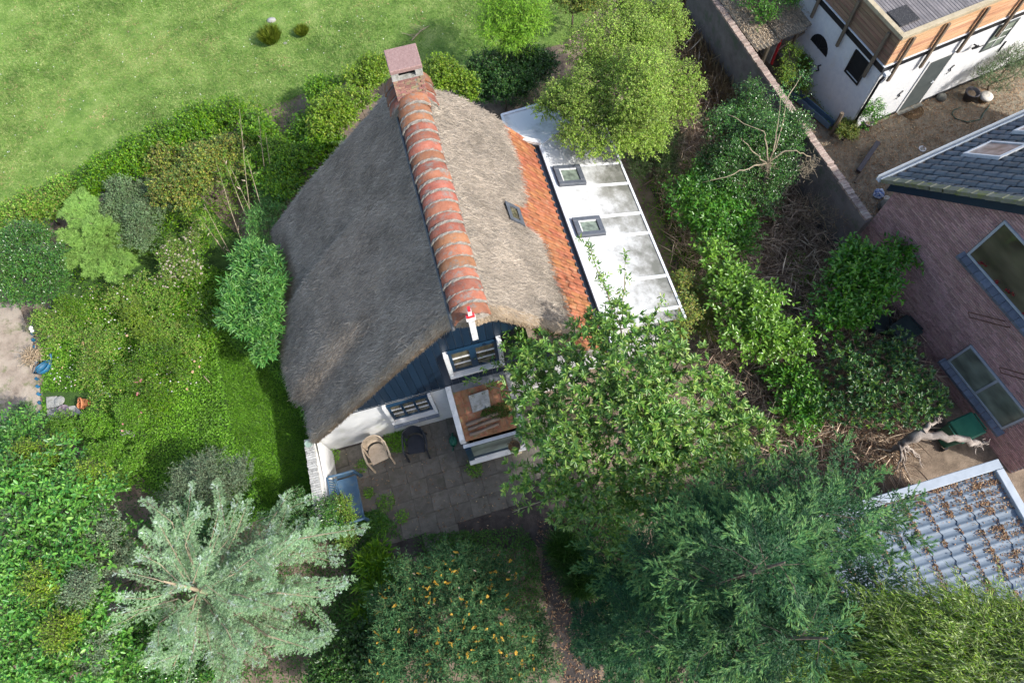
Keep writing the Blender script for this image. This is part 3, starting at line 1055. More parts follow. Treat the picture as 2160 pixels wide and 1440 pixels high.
part('porch_wall', MB().box(-.85, .56, -1.25, -1.19, 0, .138), M['white'], cot)

# ------------------------------------------------------------------ patio
# pavers
PF = Frame(HF.o, HF.yaw)
pav_m = MB().box(-.218, .218, -.218, .218, -.04, .022).mesh('paver')
pav_m.materials.append(M['paver'])
patio = structure('patio', MB().add([PF.w((-4.3, -3.1, .004)), PF.w((1.4, -3.1, .004)), PF.w((1.4, -.02, .004)), PF.w((-4.3, -.02, .004))], [(0, 1, 2, 3)]).mesh('patio'), M['path'])
for r in range(7):
    for c in range(13):
        x, y = -4.08 + .4415 * c + (.02 * r), -.26 - .4415 * r + .012 * c
        if (r == 6 and c not in (4, 5)) or (r > 4 and c > 9) or (c == 0 and r > 5) or (-.85 < x < .55 and y > -1.25):
            continue
        p = PF.w((x, y, .002 + rng.uniform(-.006, .012)))
        piece('paver', pav_m, patio, Matrix.Translation(p) @ Matrix.Rotation(PSI + rng.normal(0, .012), 4, 'Z') @ Matrix.Rotation(rng.normal(0, .01), 4, 'X') @ Matrix.Rotation(rng.normal(0, .01), 4, 'Y'))

# low white garden wall with brick coping
gw = thing('garden_wall', 'low white plastered wall with worn brick coping beside the blue bench', 'wall', HF)
part('wall_body', MB().hexa([(-4.56, -1.95, 0), (-4.26, -1.95, 0), (-4.36, -.0, 0), (-4.56, -.0, 0), (-4.56, -1.95, 1.1), (-4.36, -1.95, 1.1), (-4.36, -.0, 1.1), (-4.56, -.0, 1.1)]), M['white'], gw)
part('wall_shoulder', MB().hexa([(-4.34, -1.9, 0), (-4.24, -1.9, 0), (-4.18, -.03, 0), (-4.30, -.03, 0), (-4.34, -1.9, .62), (-4.30, -1.9, .60), (-4.22, -.03, .98), (-4.30, -.03, 1.02)]), M['white'], gw)
cb = MB().box(-.11, .11, -.0245, .0245, -.028, .028).mesh('brick')
cb.materials.append(M['copingwhite'])
for i in range(34):
    piece('brick', cb, gw, Matrix.Translation((-4.46 + rng.normal(0, .004), .06 - i * .058, 1.128 + rng.normal(0, .003))) @ Matrix.Rotation(rng.normal(0, .02), 4, 'Z'))
single('wall_plate', MB().lathe((-4.46, -.03, 1.157), [(.055, 0), (.10, .012), (.098, .022), (.05, .012), (.02, .014)], 18), M['dullgreen'], 'round green plate lying on the end of the brick coping', 'plate', HF)


def plastic_chair(name, label, fr, mt, solid=False):
    t = thing(name, label, 'garden chair', fr)
    # seat
    seat = [(-.21, -.24), (.21, -.24), (.225, -.05), (.20, .12), (.12, .22), (0, .25), (-.12, .22), (-.20, .12), (-.225, -.05)]
    mb = MB().prism(seat, 2, .40, .425)
    part('seat', mb, mt, t, bev=.008)
    # back: a curved shell leaning backwards
    a = np.linspace(math.radians(28), math.radians(152), 13)
    P = np.array([[(r * math.cos(k), r * .95 * math.sin(k) + .03 + off, z) for k in a] for r, off, z in ((.245, .0, .52), (.26, .03, .66), (.275, .055, .80))])
    Q = P.copy()
    Q[..., 1] += .018
    b = MB().grid(P).grid(Q[:, ::-1])
    part('backrest', b, mt, t, True)
    rim = [(.275 * math.cos(k), .275 * .95 * math.sin(k) + .09, .805) for k in a]
    part('back_rim', MB().tube(rim, .018, 6), mt, t, True)
    for s in (-1, 1):
        arm = [(s * .24, .22, .80), (s * .285, .10, .70), (s * .295, -.06, .645), (s * .29, -.22, .63), (s * .275, -.27, .57)]
        part('armrest', MB().tube(arm, [.018, .022, .026, .026, .018], 6), mt, t, True)
        part('leg', MB().bar((s * .275, -.26, .60), (s * .265, -.31, 0), .05, .035, (1, 0, 0)), mt, t)
        part('leg', MB().bar((s * .20, .20, .42), (s * .25, .34, 0), .05, .035, (1, 0, 0)), mt, t)
        part('arm_strut', MB().bar((s * .21, -.20, .41), (s * .28, -.22, .62), .04, .02, (0, 1, 0)), mt, t)
        part('arm_strut', MB().bar((s * .225, -.02, .41), (s * .245, .15, .74), .04, .02, (0, 1, 0)), mt, t)
    return t


CF = Frame(at(796, 955, .42) * [1, 1, 0], PSI + .17)
plastic_chair('garden_chair', 'beige plastic armchair turned out from the white wall', CF, M['beige'])
BF_ = Frame(at(877, 936, .42) * [1, 1, 0], PSI - .10)
plastic_chair('garden_chair', 'black plastic armchair under the small paned window', BF_, M['blackplastic'])

# blue bench, seen from its right-hand end
bc = (at(721, 1008, .42) + at(776, 1080, .42)) / 2
LF = Frame((*(HF.w((-3.90, -1.42, 0))[:2]), 0), PSI + math.radians(91))
bench = thing('garden_bench', 'blue plastic two-seat bench standing along the low white wall', 'bench', LF)
mb = MB()
P = np.array([[(x, y, .40 + .03 * abs((x / .55)) ** 3 - .025 * math.cos(y * 6)) for x in np.linspace(-.53, .53, 15)] for y in np.linspace(-.24, .22, 8)])
Q = P.copy()
Q[..., 2] -= .025
part('seat', mb.grid(P).grid(Q[:, ::-1]), M['blueplastic'], bench, True)
part('seat_edge', MB().bar((-.53, -.25, .39), (.53, -.25, .39), .03, .05), M['blueplastic'], bench)
part('back_rail', MB().bar((-.56, .335, .82), (.56, .335, .82), .035, .075), M['blueplastic'], bench, bev=.01)
part('back_rail', MB().bar((-.55, .235, .45), (.55, .235, .45), .03, .05), M['blueplastic'], bench)
for i in range(17):
    x = -.50 + i * .0625
    part('slat', MB().bar((x, .245, .475), (x, .325, .785), .036, .014, (0, 1, 0)), M['blueplastic'], bench)
for s in (-1, 1):
    part('armrest', MB().tube([(s * .57, .32, .80), (s * .59, .16, .68), (s * .60, -.05, .63), (s * .60, -.24, .63), (s * .59, -.30, .56)], [.03, .032, .034, .034, .024], 6), M['blueplastic'], bench, True)
    part('leg', MB().bar((s * .57, -.27, .58), (s * .58, -.32, 0), .07, .05, (1, 0, 0)), M['blueplastic'], bench)
    part('leg', MB().bar((s * .55, .24, .47), (s * .56, .36, 0), .07, .05, (1, 0, 0)), M['blueplastic'], bench)
    part('end_panel', MB().hexa([(s * .565, -.2, .42), (s * .595, -.2, .42), (s * .595, .2, .42), (s * .565, .2, .42), (s * .565, -.22, .60), (s * .595, -.22, .60), (s * .595, .15, .66), (s * .565, .15, .66)]), M['blueplastic'], bench)

# things about the porch
WC = Frame(at(955, 928, .2) * [1, 1, 0], PSI - .2)
wc = thing('watering_can', 'green watering can standing against the porch side', 'watering can', WC)
part('can_body', MB().lathe((0, 0, 0), [(.09, 0), (.105, .03), (.10, .2), (.085, .25), (.06, .27)], 14, 1, 1.25), M['greenbin'], wc, True)
part('spout', MB().tube([(0, -.10, .08), (0, -.2, .17), (0, -.3, .3)], [.025, .018, .014], 7), M['greenbin'], wc, True)
part('handle', MB().tube([(0, .11, .06), (0, .2, .16), (0, .15, .29), (0, .0, .33), (0, -.06, .26)], .014, 6), M['greenbin'], wc, True)
wb_ = thing('hanging_basket', 'dark round basket of dead stems in front of the porch window', 'basket', Frame(HF.w((.28, -1.45, 0)), PSI))
part('basket', MB().lathe((0, 0, 1.0), [(.05, 0), (.12, .05), (.15, .15), (.14, .15), (.11, .08), (.02, .06)], 16), M['wicker'], wb_, True)
mb = MB()
for k in range(26):
    a = rng.uniform(0, 6.3)
    mb.tube([(.05 * math.cos(a), .05 * math.sin(a), 1.08), (.13 * math.cos(a), .13 * math.sin(a), 1.16 + rng.uniform(-.02, .05)), (.19 * math.cos(a + .3), .19 * math.sin(a + .3), 1.10)], .004, 3)
part('dead_stems', mb, M['soilpot'], wb_, kind='stuff')
part('bracket', MB().tube([(0, .25, 1.15), (0, .0, 1.02)], .012, 5), M['rust'], wb_)
bx = Frame(at(1090, 950, .05) * [1, 1, 0], PSI + .1)
t = thing('stone_block', 'small pale square stone block by the porch window sill', 'block', bx)
part('block', MB().box(-.11, .11, -.1, .1, 0, .13), M['trimwood'], t, bev=.012)
part('hollow', MB().box(-.05, .05, -.045, .045, .131, .134), M['wicker'], t)
for i, (a, b) in enumerate((((-.68, -.86), (.1, -.80)), ((-.66, -.97), (.12, -.90)), ((-.66, -1.09), (.05, -1.02)))):
    nm = ['grey log lying across the porch roof nearest the moss', 'middle log of three lying across the porch roof', 'log lying along the lower edge of the porch roof'][i]
    pts = [(a[0] + (b[0] - a[0]) * k / 5, a[1] + (b[1] - a[1]) * k / 5 + rng.normal(0, .008), pz(a[1]) + .085) for k in range(6)]
    single('log', MB().tube(pts, [.045 - .004 * i + rng.normal(0, .004) for k in range(6)], 8), M['log'], nm, 'log', HF, 'logs on the porch roof', True)
single('slab_patch', MB().hexa([(-.46, -.66, pz(-.66) + .06), (-.02, -.64, pz(-.64) + .06), (.02, -.28, pz(-.28) + .06), (-.46, -.30, pz(-.30) + .06), (-.45, -.65, pz(-.66) + .09), (-.03, -.63, pz(-.64) + .09), (.01, -.29, pz(-.28) + .09), (-.45, -.31, pz(-.30) + .09)]), M['concrete'], 'pale weathered slab lying on the porch tiles', 'slab', HF)

# ------------------------------------------------------------------ white barn
YB = math.radians(19.0)
_bo = at(1891, 237, 0)
_bd = np.array([math.cos(YB), math.sin(YB), 0])
BF = Frame(_bo - _bd * 1.92, YB)
barn = thing('white_barn', 'whitewashed brick barn with timber clad upper storey and flat roof', 'barn', BF)
BL, BD, ZS, ZT = 8.0, 7.0, 2.5, 3.66
part('wall', MB().box(0, BL, 0, .22, 0, ZS).box(0, .22, .22, BD, 0, ZS).box(BL - .22, BL, .22, BD, 0, ZS), M['whitebrick'], barn)
part('plinth', MB().box(-.02, 1.84, -.03, -.001, 0, .10).box(2.78, BL, -.03, -.001, 0, .10), M['black'], barn)
part('upper_wall', MB().box(.02, BL - .02, .03, BD, ZS + .2, ZT), M['post'], barn)
part('band_board', MB().box(-.02, BL, -.025, -.001, ZS, ZS + .20).box(-.025, -.001, -.001, BD, ZS, ZS + .20), M['black'], barn)
part('drip_strip', MB().box(-.05, BL, -.05, .02, ZS + .201, ZS + .225).box(-.05, .0, .021, BD, ZS + .201, ZS + .225), M['alu'], barn)
nk = 8
for k in range(nk):
    z0 = ZS + .23 + k * (ZT - ZS - .23) / nk
    z1 = z0 + (ZT - ZS - .23) / nk - .008
    d = rng.uniform(0, .006)
    for a, b in ((0, 2.6), (2.606, 5.2), (5.206, BL)):
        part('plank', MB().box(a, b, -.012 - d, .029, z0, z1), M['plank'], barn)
    for a, b in ((.031, 2.4), (2.406, 4.8), (4.806, BD)):
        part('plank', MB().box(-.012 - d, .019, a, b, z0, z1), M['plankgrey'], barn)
for x in (.38, 1.46, 2.72, 4.05, 5.4, 6.7):
    part('timber_post', MB().box(x - .045, x + .045, -.115, -.052, 2.08, 3.58), M['post'], barn, bev=.006)
for y in (.35, 1.62, 2.88, 4.2, 5.5):
    part('timber_post', MB().box(-.115, -.052, y - .045, y + .045, 2.05, 3.56), M['post'], barn, bev=.006)
part('roof_edge', MB().box(-.09, BL, -.09, .05, ZT + .001, ZT + .11).box(-.09, .05, .05, BD, ZT + .001, ZT + .11), M['trimwood'], barn, bev=.006)
part('roof_base', MB().box(.05, BL, .05, BD, ZT + .001, ZT + .05), M['felt'], barn)
x = .06
while x < BL - .1:
    part('roof_board', MB().box(x, x + .078, .06, BD, ZT + .051, ZT + .075 + rng.uniform(0, .008)), M['deck'], barn)
    x += .092
hp = BF.at(1905, 33, ZT + .1)
part('roof_hatch', MB().box(hp[0] - .30, hp[0] + .30, hp[1] - .30, hp[1] + .27, ZT + .086, ZT + .12), M['felt'], barn, bev=.01)
# door, window, openings
dr = part('door', MB().box(1.92, 2.70, -.018, -.001, .05, 2.0), M['doorgrey'], barn)
part('door_frame', MB().box(1.85, 1.918, -.03, -.001, 0, 2.07).box(2.702, 2.77, -.03, -.001, 0, 2.07).box(1.918, 2.702, -.03, -.001, 2.002, 2.07), M['whitewood'], barn)
part('handle', MB().tube([(2.6, -.02, 1.02), (2.6, -.07, 1.02), (2.50, -.07, 1.02)], .012, 6), M['alu'], dr)
part('threshold', MB().box(1.86, 2.76, -.16, -.031, 0, .05), M['stone'], barn)
wf = MB()
X0, X1, Z0, Z1 = 3.96, 4.70, 1.48, 2.42
wf.box(X0, X1, -.03, -.001, Z0, Z0 + .06).box(X0, X1, -.03, -.001, Z1 - .06, Z1).box(X0, X0 + .06, -.03, -.001, Z0 + .06, Z1 - .06).box(X1 - .06, X1, -.03, -.001, Z0 + .06, Z1 - .06)
bw_ = part('window', wf, M['doorgrey'], barn)
part('pane', MB().box(X0 + .06, X1 - .06, -.015, -.002, Z0 + .06, Z1 - .06), M['glassdirty'], bw_)
for k in (1, 2):
    zz = Z0 + .06 + (Z1 - Z0 - .12) * k / 3
    part('glazing_bar', MB().box(X0 + .06, X1 - .06, -.026, -.016, zz - .012, zz + .012), M['whitewood'], bw_)
part('glazing_bar', MB().box((X0 + X1) / 2 - .012, (X0 + X1) / 2 + .012, -.03, -.016, Z0 + .06, Z1 - .06), M['whitewood'], bw_)
arc = [(1.84, 1.42)] + [(2.24 + .40 * math.cos(a), 1.42 + .42 * math.sin(a)) for a in np.linspace(math.pi, 0, 11)][1:]
aw = part('arched_window', MB().prism(arc, 0, -.012, -.001), M['dark'], barn)
for a in (.7, 1.57, 2.44):
    part('glazing_bar', MB().bar((-.018, 2.24, 1.42), (-.018, 2.24 + .39 * math.cos(a), 1.42 + .40 * math.sin(a)), .02, .01, (1, 0, 0)), M['black'], aw)
lw = part('window', MB().box(-.015, -.001, .44, 1.02, 1.70, 2.42), M['dark'], barn)
part('window_frame', MB().box(-.04, -.016, .42, .47, 1.66, 2.42).box(-.04, -.016, .99, 1.04, 1.66, 2.42).box(-.045, -.016, .42, 1.04, 1.62, 1.659), M['black'], lw)
for (x, z) in ((1.45, .98), (3.1, 1.22)):
    part('wall_anchor', MB().tube([(x - .05, -.025, z - .15), (x + .04, -.025, z - .06), (x - .03, -.025, z + .05), (x + .05, -.025, z + .15)], .02, 5), M['black'], barn)
part('wall_anchor', MB().tube([(-.025, 1.95, .8), (-.025, 1.86, .9), (-.025, 1.95, 1.0), (-.025, 1.87, 1.1)], .02, 5), M['black'], barn)
part('wall_hook', MB().bar((4.9, -.02, 1.1), (4.9, -.02, 1.5), .03, .03, (1, 0, 0)), M['black'], barn)
part('downpipe', MB().tube([(.10, -.10, 2.42), (.08, -.06, 2.2), (.08, -.06, .05)], .038, 8), M['black'], barn, True)
part('rain_hopper', MB().box(.03, .19, -.17, -.04, 2.43, 2.53), M['alu'], barn, bev=.01)
lm = part('wall_lamp', MB().bar((3.35, -.03, 2.05), (3.35, -.2, 2.1), .03, .03).bar((3.2, -.2, 2.1), (3.5, -.2, 2.1), .02, .02).bar((3.24, -.12, 2.02), (3.46, -.12, 2.02), .05, .05), M['black'], barn)
part('corner_post', MB().tube([(-.35, .15, 0), (-.30, .22, .85)], .06, 7), M['post'], barn)

# corrugated lean-to between the yard wall and the barn
SF = Frame(at(1600, 108, 1.9) * [1, 1, 0], YB)
shed = thing('lean_to_shed', 'open lean-to with corrugated roof between the old wall and the barn', 'shed', SF)


def corr(x0, x1, y0, y1, z0, z1, dx):
    n = int((x1 - x0) / (dx / 6))
    xs = np.linspace(x0, x1, n)
    P = np.array([[(x, y, z + .028 * math.sin(x / dx * 2 * math.pi)) for x in xs] for y, z in ((y0, z0), ((y0 + y1) / 2, (z0 + z1) / 2), (y1, z1))])
    Q = P.copy()
    Q[..., 2] -= .012
    return MB().grid(P).grid(Q[:, ::-1])


part('roof_sheet', corr(-.05, .78, 0, 3.0, 1.92, 2.1, .115), M['corr'], shed)
part('roof_sheet', corr(.70, 1.62, .02, 3.0, 1.98, 2.16, .075), M['corr'], shed)
part('roof_sheet', corr(1.62, 2.05, .25, 2.4, 1.80, 1.95, .1), M['corr'], shed)
part('timber_post', MB().box(.5, .58, .15, .23, 0, 1.88), M['trimwood'], shed)
part('timber_post', MB().box(1.45, 1.53, .15, .23, 0, 1.9), M['post'], shed)
part('side_board', MB().hexa([(.74, .1, 1.0), (.77, .1, 1.0), (.77, 2, 1.0), (.74, 2, 1.0), (.74, .1, 1.9), (.77, .1, 1.9), (.77, 2, 1.9), (.74, 2, 1.9)]), M['concrete'], shed)
part('side_board', MB().box(.785, .80, .02, 2, 1.0, 1.94), M['red'], shed)
part('back_wall', MB().box(0, 2.0, 2.6, 2.7, 0, 1.9), M['plankgrey'], shed)
part('front_rail', MB().bar((.85, .12, 1.45), (1.9, .3, 1.55), .05, .05), M['post'], shed)

# old wall between the gardens
wa, wb2 = at(1470, -60, 2.0), at(1838, 462, 2.0)
d_ = wb2 - wa
WFm = Frame((wa[0], wa[1], 0), math.atan2(d_[1], d_[0]))
LW = float(np.linalg.norm(d_))
ow = thing('yard_wall', 'long grimy rendered wall topped with brick between the gardens and the yard', 'wall', WFm)
part('wall_body', MB().box(0, LW, -.13, .05, 0, 1.93), M['oldwall'], ow)
cb2 = MB().box(-.031, .031, -.095, .095, -.035, .035).mesh('brick')
cb2.materials.append(M['coping'])
n = int(LW / .068)
for i in range(n):
    piece('brick', cb2, ow, Matrix.Translation((.035 + i * .068, -.04 + rng.normal(0, .006), 1.965 + rng.normal(0, .005))) @ Matrix.Rotation(rng.normal(0, .03), 4, 'Z'))

# ------------------------------------------------------------------ brick house on the right
YK = math.radians(20.0)
KF = Frame(at(1918, 725, 0), YK)
kh = thing('brick_house', 'red brick house with dark tiled roof and blue bargeboard, in shade', 'house', KF)
ZE, KS, YE, YR = 3.48, .93, 2.92, -.45


def gtop(y):
    return ZE + KS * (min(YE - y, y - (2 * YR - YE)))


yb0 = 2 * YR - YE
wl = MB().prism([(yb0, 0), (YE, 0), (YE, ZE - .05), (YR, ZE + KS * (YE - YR) - .05), (yb0, ZE - .05)], 0, .014, .3)
part('wall', wl.box(.3, 9, YE - .3, YE, 0, ZE - .1).box(.3, 9, yb0, yb0 + .3, 0, ZE - .1), M['housemortar'], kh)
# windows of the gable
KW1 = (-2.55, .72, 3.55, 4.88)
KW2 = (-2.84, -.88, .80, 1.80)


def inwin(y0, y1, z):
    for (a, b, c, d) in (KW1, KW2):
        if c - .03 < z < d + .03 and y1 > a - .02 and y0 < b + .02:
            return (a - .02, b + .02)
    return None


bk = MB().box(0, .0135, -.105, .105, -.0255, .0255).mesh('brick')
bk.materials.append(M['housebrick'])
rest = MB()
cand = []
row = 0
z = .035
while z < 6.4:
    y = yb0 + (.055 if row % 2 else 0)
    while y < YE - .05:
        y0, y1 = y, min(y + .21, YE)
        if gtop(y0) - .12 > z and gtop(y1) - .12 > z:
            w = inwin(y0, y1, z)
            if not w:
                cand.append((y0, y1, z))
            else:
                if y0 < w[0] - .03:
                    cand.append((y0, w[0], z))
                if y1 > w[1] + .03:
                    cand.append((w[1], y1, z))
        y += .22
    row += 1
    z += .0625
cand = np.array(cand)


def screen(P):
    c = (P - np.array([0, 0, CAMH])) @ CM
    return np.stack([1080 + FPX * c[:, 0] / c[:, 2], 720 + FPX * c[:, 1] / c[:, 2]], -1), c[:, 2]


mid = KF.w(np.stack([np.zeros(len(cand)), (cand[:, 0] + cand[:, 1]) / 2, cand[:, 2]], -1))
sxy, dep = screen(mid)
vis = (sxy[:, 0] > 1860) & (sxy[:, 0] < 2175) & (sxy[:, 1] > 380) & (sxy[:, 1] < 960)
order = np.argsort(np.where(vis, dep, 99))
big = set(order[:300].tolist())
for i, (y0, y1, z) in enumerate(cand):
    x = -.001 - rng.uniform(0, .004)
    if i in big:
        piece('brick', bk, kh, Matrix.Translation((x, (y0 + y1) / 2, z)) @ Matrix.Diagonal((1, (y1 - y0) / .21, 1, 1)))
    else:
        rest.box(x, .0135, y0, y1 - .0, z - .0255, z + .0255)
part('brickwork', rest, M['housebrick'], kh, kind='stuff')


def housewin(y0, y1, z0, z1, fm, pane, split):
    f = MB()
    t = .052
    f.box(-.035, .0, y0, y1, z0, z0 + t).box(-.035, .0, y0, y1, z1 - t, z1).box(-.035, .0, y0, y0 + t, z0 + t, z1 - t).box(-.035, .0, y1 - t, y1, z0 + t, z1 - t)
    w = part('window', f, fm, kh)
    part('pane', MB().box(-.012, -.002, y0 + t, y1 - t, z0 + t, z1 - t), pane, w)
    for s in split:
        part('mullion', MB().box(-.03, -.013, s - .03, s + .03, z0 + t, z1 - t), fm, w)
    k = 0
    y = y0 - .1
    while y < y1 + .1:
        e = min(y + .21, y1 + .1)
        part('sill_brick', MB().hexa([(-.16, y, z0 - .16), (.01, y, z0 - .16), (.01, e - .008, z0 - .16), (-.16, e - .008, z0 - .16), (-.16, y, z0 - .085), (.01, y, z0 - .012), (.01, e - .008, z0 - .012), (-.16, e - .008, z0 - .085)]), M['slate'], w)
        y += .21
    return w


h1 = housewin(*KW1, M['trimgrey'], M['glass'], ())
for k, (yy, hh, rr) in enumerate(((.40, .10, .075), (.30, .16, .05), (-.12, .08, .06), (-.42, .12, .085), (-.52, .2, .05), (-1.0, .1, .07))):
    mbf = MB()
    for q in range(14):
        a, e, u_ = rng.uniform(0, 6.3), rng.uniform(-.3, 1.2), rng.uniform(.4, 1)
        c_ = np.array([-.05, yy, KW1[2] + .05 + hh])
        d3 = np.array([math.cos(a) * math.cos(e) * .6, math.sin(a) * math.cos(e), math.sin(e)]) * rr * u_
        t3 = np.cross(d3, [.3, .2, .9]) * .8
        mbf.add([c_ + d3 * .3, c_ + d3 + t3, c_ + d3 * 1.3, c_ + d3 - t3], [(0, 1, 2, 3)])
    part('red_flowers', mbf, M['redflower'], h1, kind='stuff')
h2 = housewin(*KW2, M['trimgrey'], M['glassdirty'], (-1.85,))
for (yy, zz) in ((-.68, 3.1), (-2.0, 2.75)):
    part('iron_bracket', MB().tube([(-.02, yy - .35, zz + .02), (-.06, yy - .33, zz), (-.42, yy + .25, zz - .25), (-.40, yy + .36, zz - .2), (-.05, yy - .2, zz + .05)], .014, 5), M['rust'], kh)
part('bargeboard', MB().prism([(YE + .12, ZE - .38), (YR, ZE - .28 + KS * (YE - YR)), (YR, ZE - .02 + KS * (YE - YR)), (YE + .12, ZE - .12)], 0, -.16, -.02), M['blue'], kh)
part('roof_deck', MB().prism([(YE + .3, ZE - .34), (YR, ZE + KS * (YE - YR) - .06), (YR, ZE + KS * (YE - YR) - .02), (YE + .3, ZE - .30)], 0, -.01, 9), M['post'], kh)
part('roof_deck', MB().prism([(yb0 - .3, ZE - .34), (YR - .001, ZE + KS * (YE - YR) - .06), (YR - .001, ZE + KS * (YE - YR) + .02), (yb0 - .3, ZE - .26)], 0, -.12, 9), M['tilegrey'], kh)
# roof tiles: rows along the eave (x), columns up the slope (y falling)
ak = math.atan(KS)


def rtile(w=.30, ln=.40, n=7):
    P = np.array([[((j / (n - 1)) * w, yy, .035 * math.sin(j / (n - 1) * 2 * math.pi - .5) + .012 * (yy > 0)) for j in range(n)] for yy in (-ln, -ln / 2, 0.0)])
    lo = P[2].copy()
    lo[:, 2] -= .025
    # (x along eave, y down slope)
    return MB().grid(P).grid(np.stack([P[2], lo])).mesh('roof_tile')


kt = rtile()
kt.materials.append(M['tilegrey'])
kt.polygons.foreach_set('use_smooth', np.ones(len(kt.polygons), bool))
vt = MB().box(-.09, .10, -.37, .01, -.06, .03).mesh('verge_tile')
vt.materials.append(M['tilemoss'])
YA, ZK = np.array([0, math.cos(ak), -math.sin(ak)]), np.array([0, math.sin(ak), math.cos(ak)])
for r in range(11):
    y = YE + .34 - r * .34 * math.cos(ak)
    z = ZE + KS * (YE - y) + .03
    if y < YR - .1:
        break
    piece('verge_tile', vt, kh, mat4((1, 0, 0), YA, ZK, (-.11, y, z + .05)) @ Matrix.Rotation(-.04, 4, 'X'))
    for c in range(26):
        sx, _d = screen(KF.w(np.array([[.1 + c * .27, y, z]])))
        if sx[0, 0] > 2260 or sx[0, 1] < -60:
            continue
        piece('roof_tile', kt, kh, mat4((1, 0, 0), YA, ZK, (.0 + c * .272, y, z + rng.normal(0, .004))) @ Matrix.Rotation(-.05, 4, 'X') @ Matrix.Rotation(rng.normal(0, .012), 4, 'Z'))
for (c0, rr, nn) in ((1.55, 1.1, 1.1), (3.0, 1.1, 1.5)):
    def rb(x0, x1, y0, y1, h0, h1):
        return [(x, y, ZE + KS * (YE - y) + h) for h in (h0, h1) for (x, y) in ((x0, y0), (x1, y0), (x1, y1), (x0, y1))]
    ya, yb_ = YE - .75, YE - .05
    f = part('roof_light', MB().hexa(rb(c0, c0 + .05, ya, yb_, .05, .17)).hexa(rb(c0 + .75, c0 + .8, ya, yb_, .05, .17)).hexa(rb(c0 + .05, c0 + .75, ya, ya + .06, .05, .17)).hexa(rb(c0 + .05, c0 + .75, yb_ - .05, yb_, .05, .17)), M['alu'], kh)
    part('pane', MB().hexa(rb(c0 + .05, c0 + .75, ya + .06, yb_ - .05, .06, .14)), glass('roof light pane', (.18, .16, .16), .25), f)
part('gutter', MB().box(-.2, 9, YE + .36, YE + .375, ZE - .34, ZE - .20).box(-.2, 9, YE + .375, YE + .47, ZE - .34, ZE - .325).box(-.2, 9, YE + .47, YE + .485, ZE - .34, ZE - .19), M['trimgrey'], kh)

# ------------------------------------------------------------------ flat tiled outbuilding at the lower right
o1, o2 = at(1830, 1050, 2.55), at(2107, 966, 2.65)
ang = math.atan2(o2[1] - o1[1], o2[0] - o1[0])
GF = Frame((o2[0], o2[1], 0), ang)
gb = thing('tiled_outbuilding', 'low outbuilding with grey blue tiled roof strewn with brown leaves', 'outbuilding', GF)
GW, GD = 4.0, 4.2


def gz(x):
    return 2.55 + .105 * x


part('wall', MB().box(-GW, -.12, -GD, -.12, 0, 1.9), M['housemortar'], gb)
part('roof_deck', MB().hexa([(-GW, -GD, gz(-GW) - .12), (-.1, -GD, gz(-.1) - .12), (-.1, -.1, gz(-.1) - .12), (-GW, -.1, gz(-GW) - .12), (-GW, -GD, gz(-GW) - .05), (-.1, -GD, gz(-.1) - .05), (-.1, -.1, gz(-.1) - .05), (-GW, -.1, gz(-GW) - .05)]), M['black'], gb)
part('edge_trim', MB().hexa([(-GW, -.20, gz(-GW) - .15), (.0, -.20, gz(0) - .15), (.0, 0, gz(0) - .15), (-GW, 0, gz(-GW) - .15), (-GW, -.20, gz(-GW) + .08), (0, -.20, gz(0) + .08), (0, 0, gz(0) + .08), (-GW, 0, gz(-GW) + .08)]), M['trimgrey'], gb, bev=.01)
part('edge_trim', MB().box(-.17, 0, -GD, -.203, gz(0) - .16, gz(0) + .08), M['trimgrey'], gb, bev=.01)


def mtile(w=.177, ln=.40, n=9):
    P = np.array([[(xx, -(j / (n - 1)) * w, .024 * math.exp(-((j / (n - 1) - .5) / .17) ** 2) + .0) for j in range(n)] for xx in (-ln, -ln / 2, 0.0)])
    P[0, :, 0] += .022 * np.cos(np.linspace(0, 2 * math.pi, n))
    lo = P[0].copy()
    lo[:, 2] -= .034
    return MB().grid(P).grid(np.stack([lo, P[0]])).mesh('roof_tile')


mt_ = mtile()
mt_.materials.append(M['metalroof'])
mt_.polygons.foreach_set('use_smooth', np.ones(len(mt_.polygons), bool))
for r in range(10):
    for c in range(24):
        x, y = -.17 - r * .385, -.22 - c * .172
        if y < -GD + .2 or x < -GW + .2:
            continue
        piece('roof_tile', mt_, gb, Matrix.Translation((x, y, gz(x) - .02)) @ Matrix.Rotation(-.105 + .05, 4, 'Y'))
# leaves drifted into the tile pans
V = []
for r in range(10):
    for c in range(24):
        x, y = -.17 - r * .385, -.22 - c * .172
        if y < -GD + .2 or x < -GW + .2:
            continue
        edge = math.exp(-((c) / 1.6)) * .9 + math.exp(-((r) / 1.1)) * .8
        am = rng.random() ** 1.5 * (.5 + edge * 1.6)
        for k in range(int(am * 95)):
            px_ = x - .385 - abs(rng.normal(0, .06 + .09 * min(edge, 1))) + .0
            if rng.random() < edge * .45:
                px_ = x - rng.uniform(0, .385)
            py_ = y - .1 * (rng.random() < .5) * 0 - .0 + rng.normal(0, .045)
            if py_ > -.2 or px_ > -.17:
                continue
            h = gz(px_) + rng.uniform(.005, .035)
            a = rng.uniform(0, 6.3)
            l_, w_ = rng.uniform(.02, .055), rng.uniform(.006, .016)
            ca, sa = math.cos(a), math.sin(a)
            t1, t2 = rng.normal(0, .012), rng.normal(0, .01)
            for (i, j, q) in ((-l_ / 2, 0, 0), (0, -w_, t2), (l_ / 2, 0, t1), (0, w_, -t2)):
                V.append((px_ + i * ca - j * sa, py_ + i * sa + j * ca, h + q))
V = np.array(V)
M['deadleaf'] = leafm('dead leaves', [(.11, .055, .03), (.22, .12, .065), (.34, .22, .12), (.18, .09, .05), (.48, .38, .22)], .85, .1, .2)
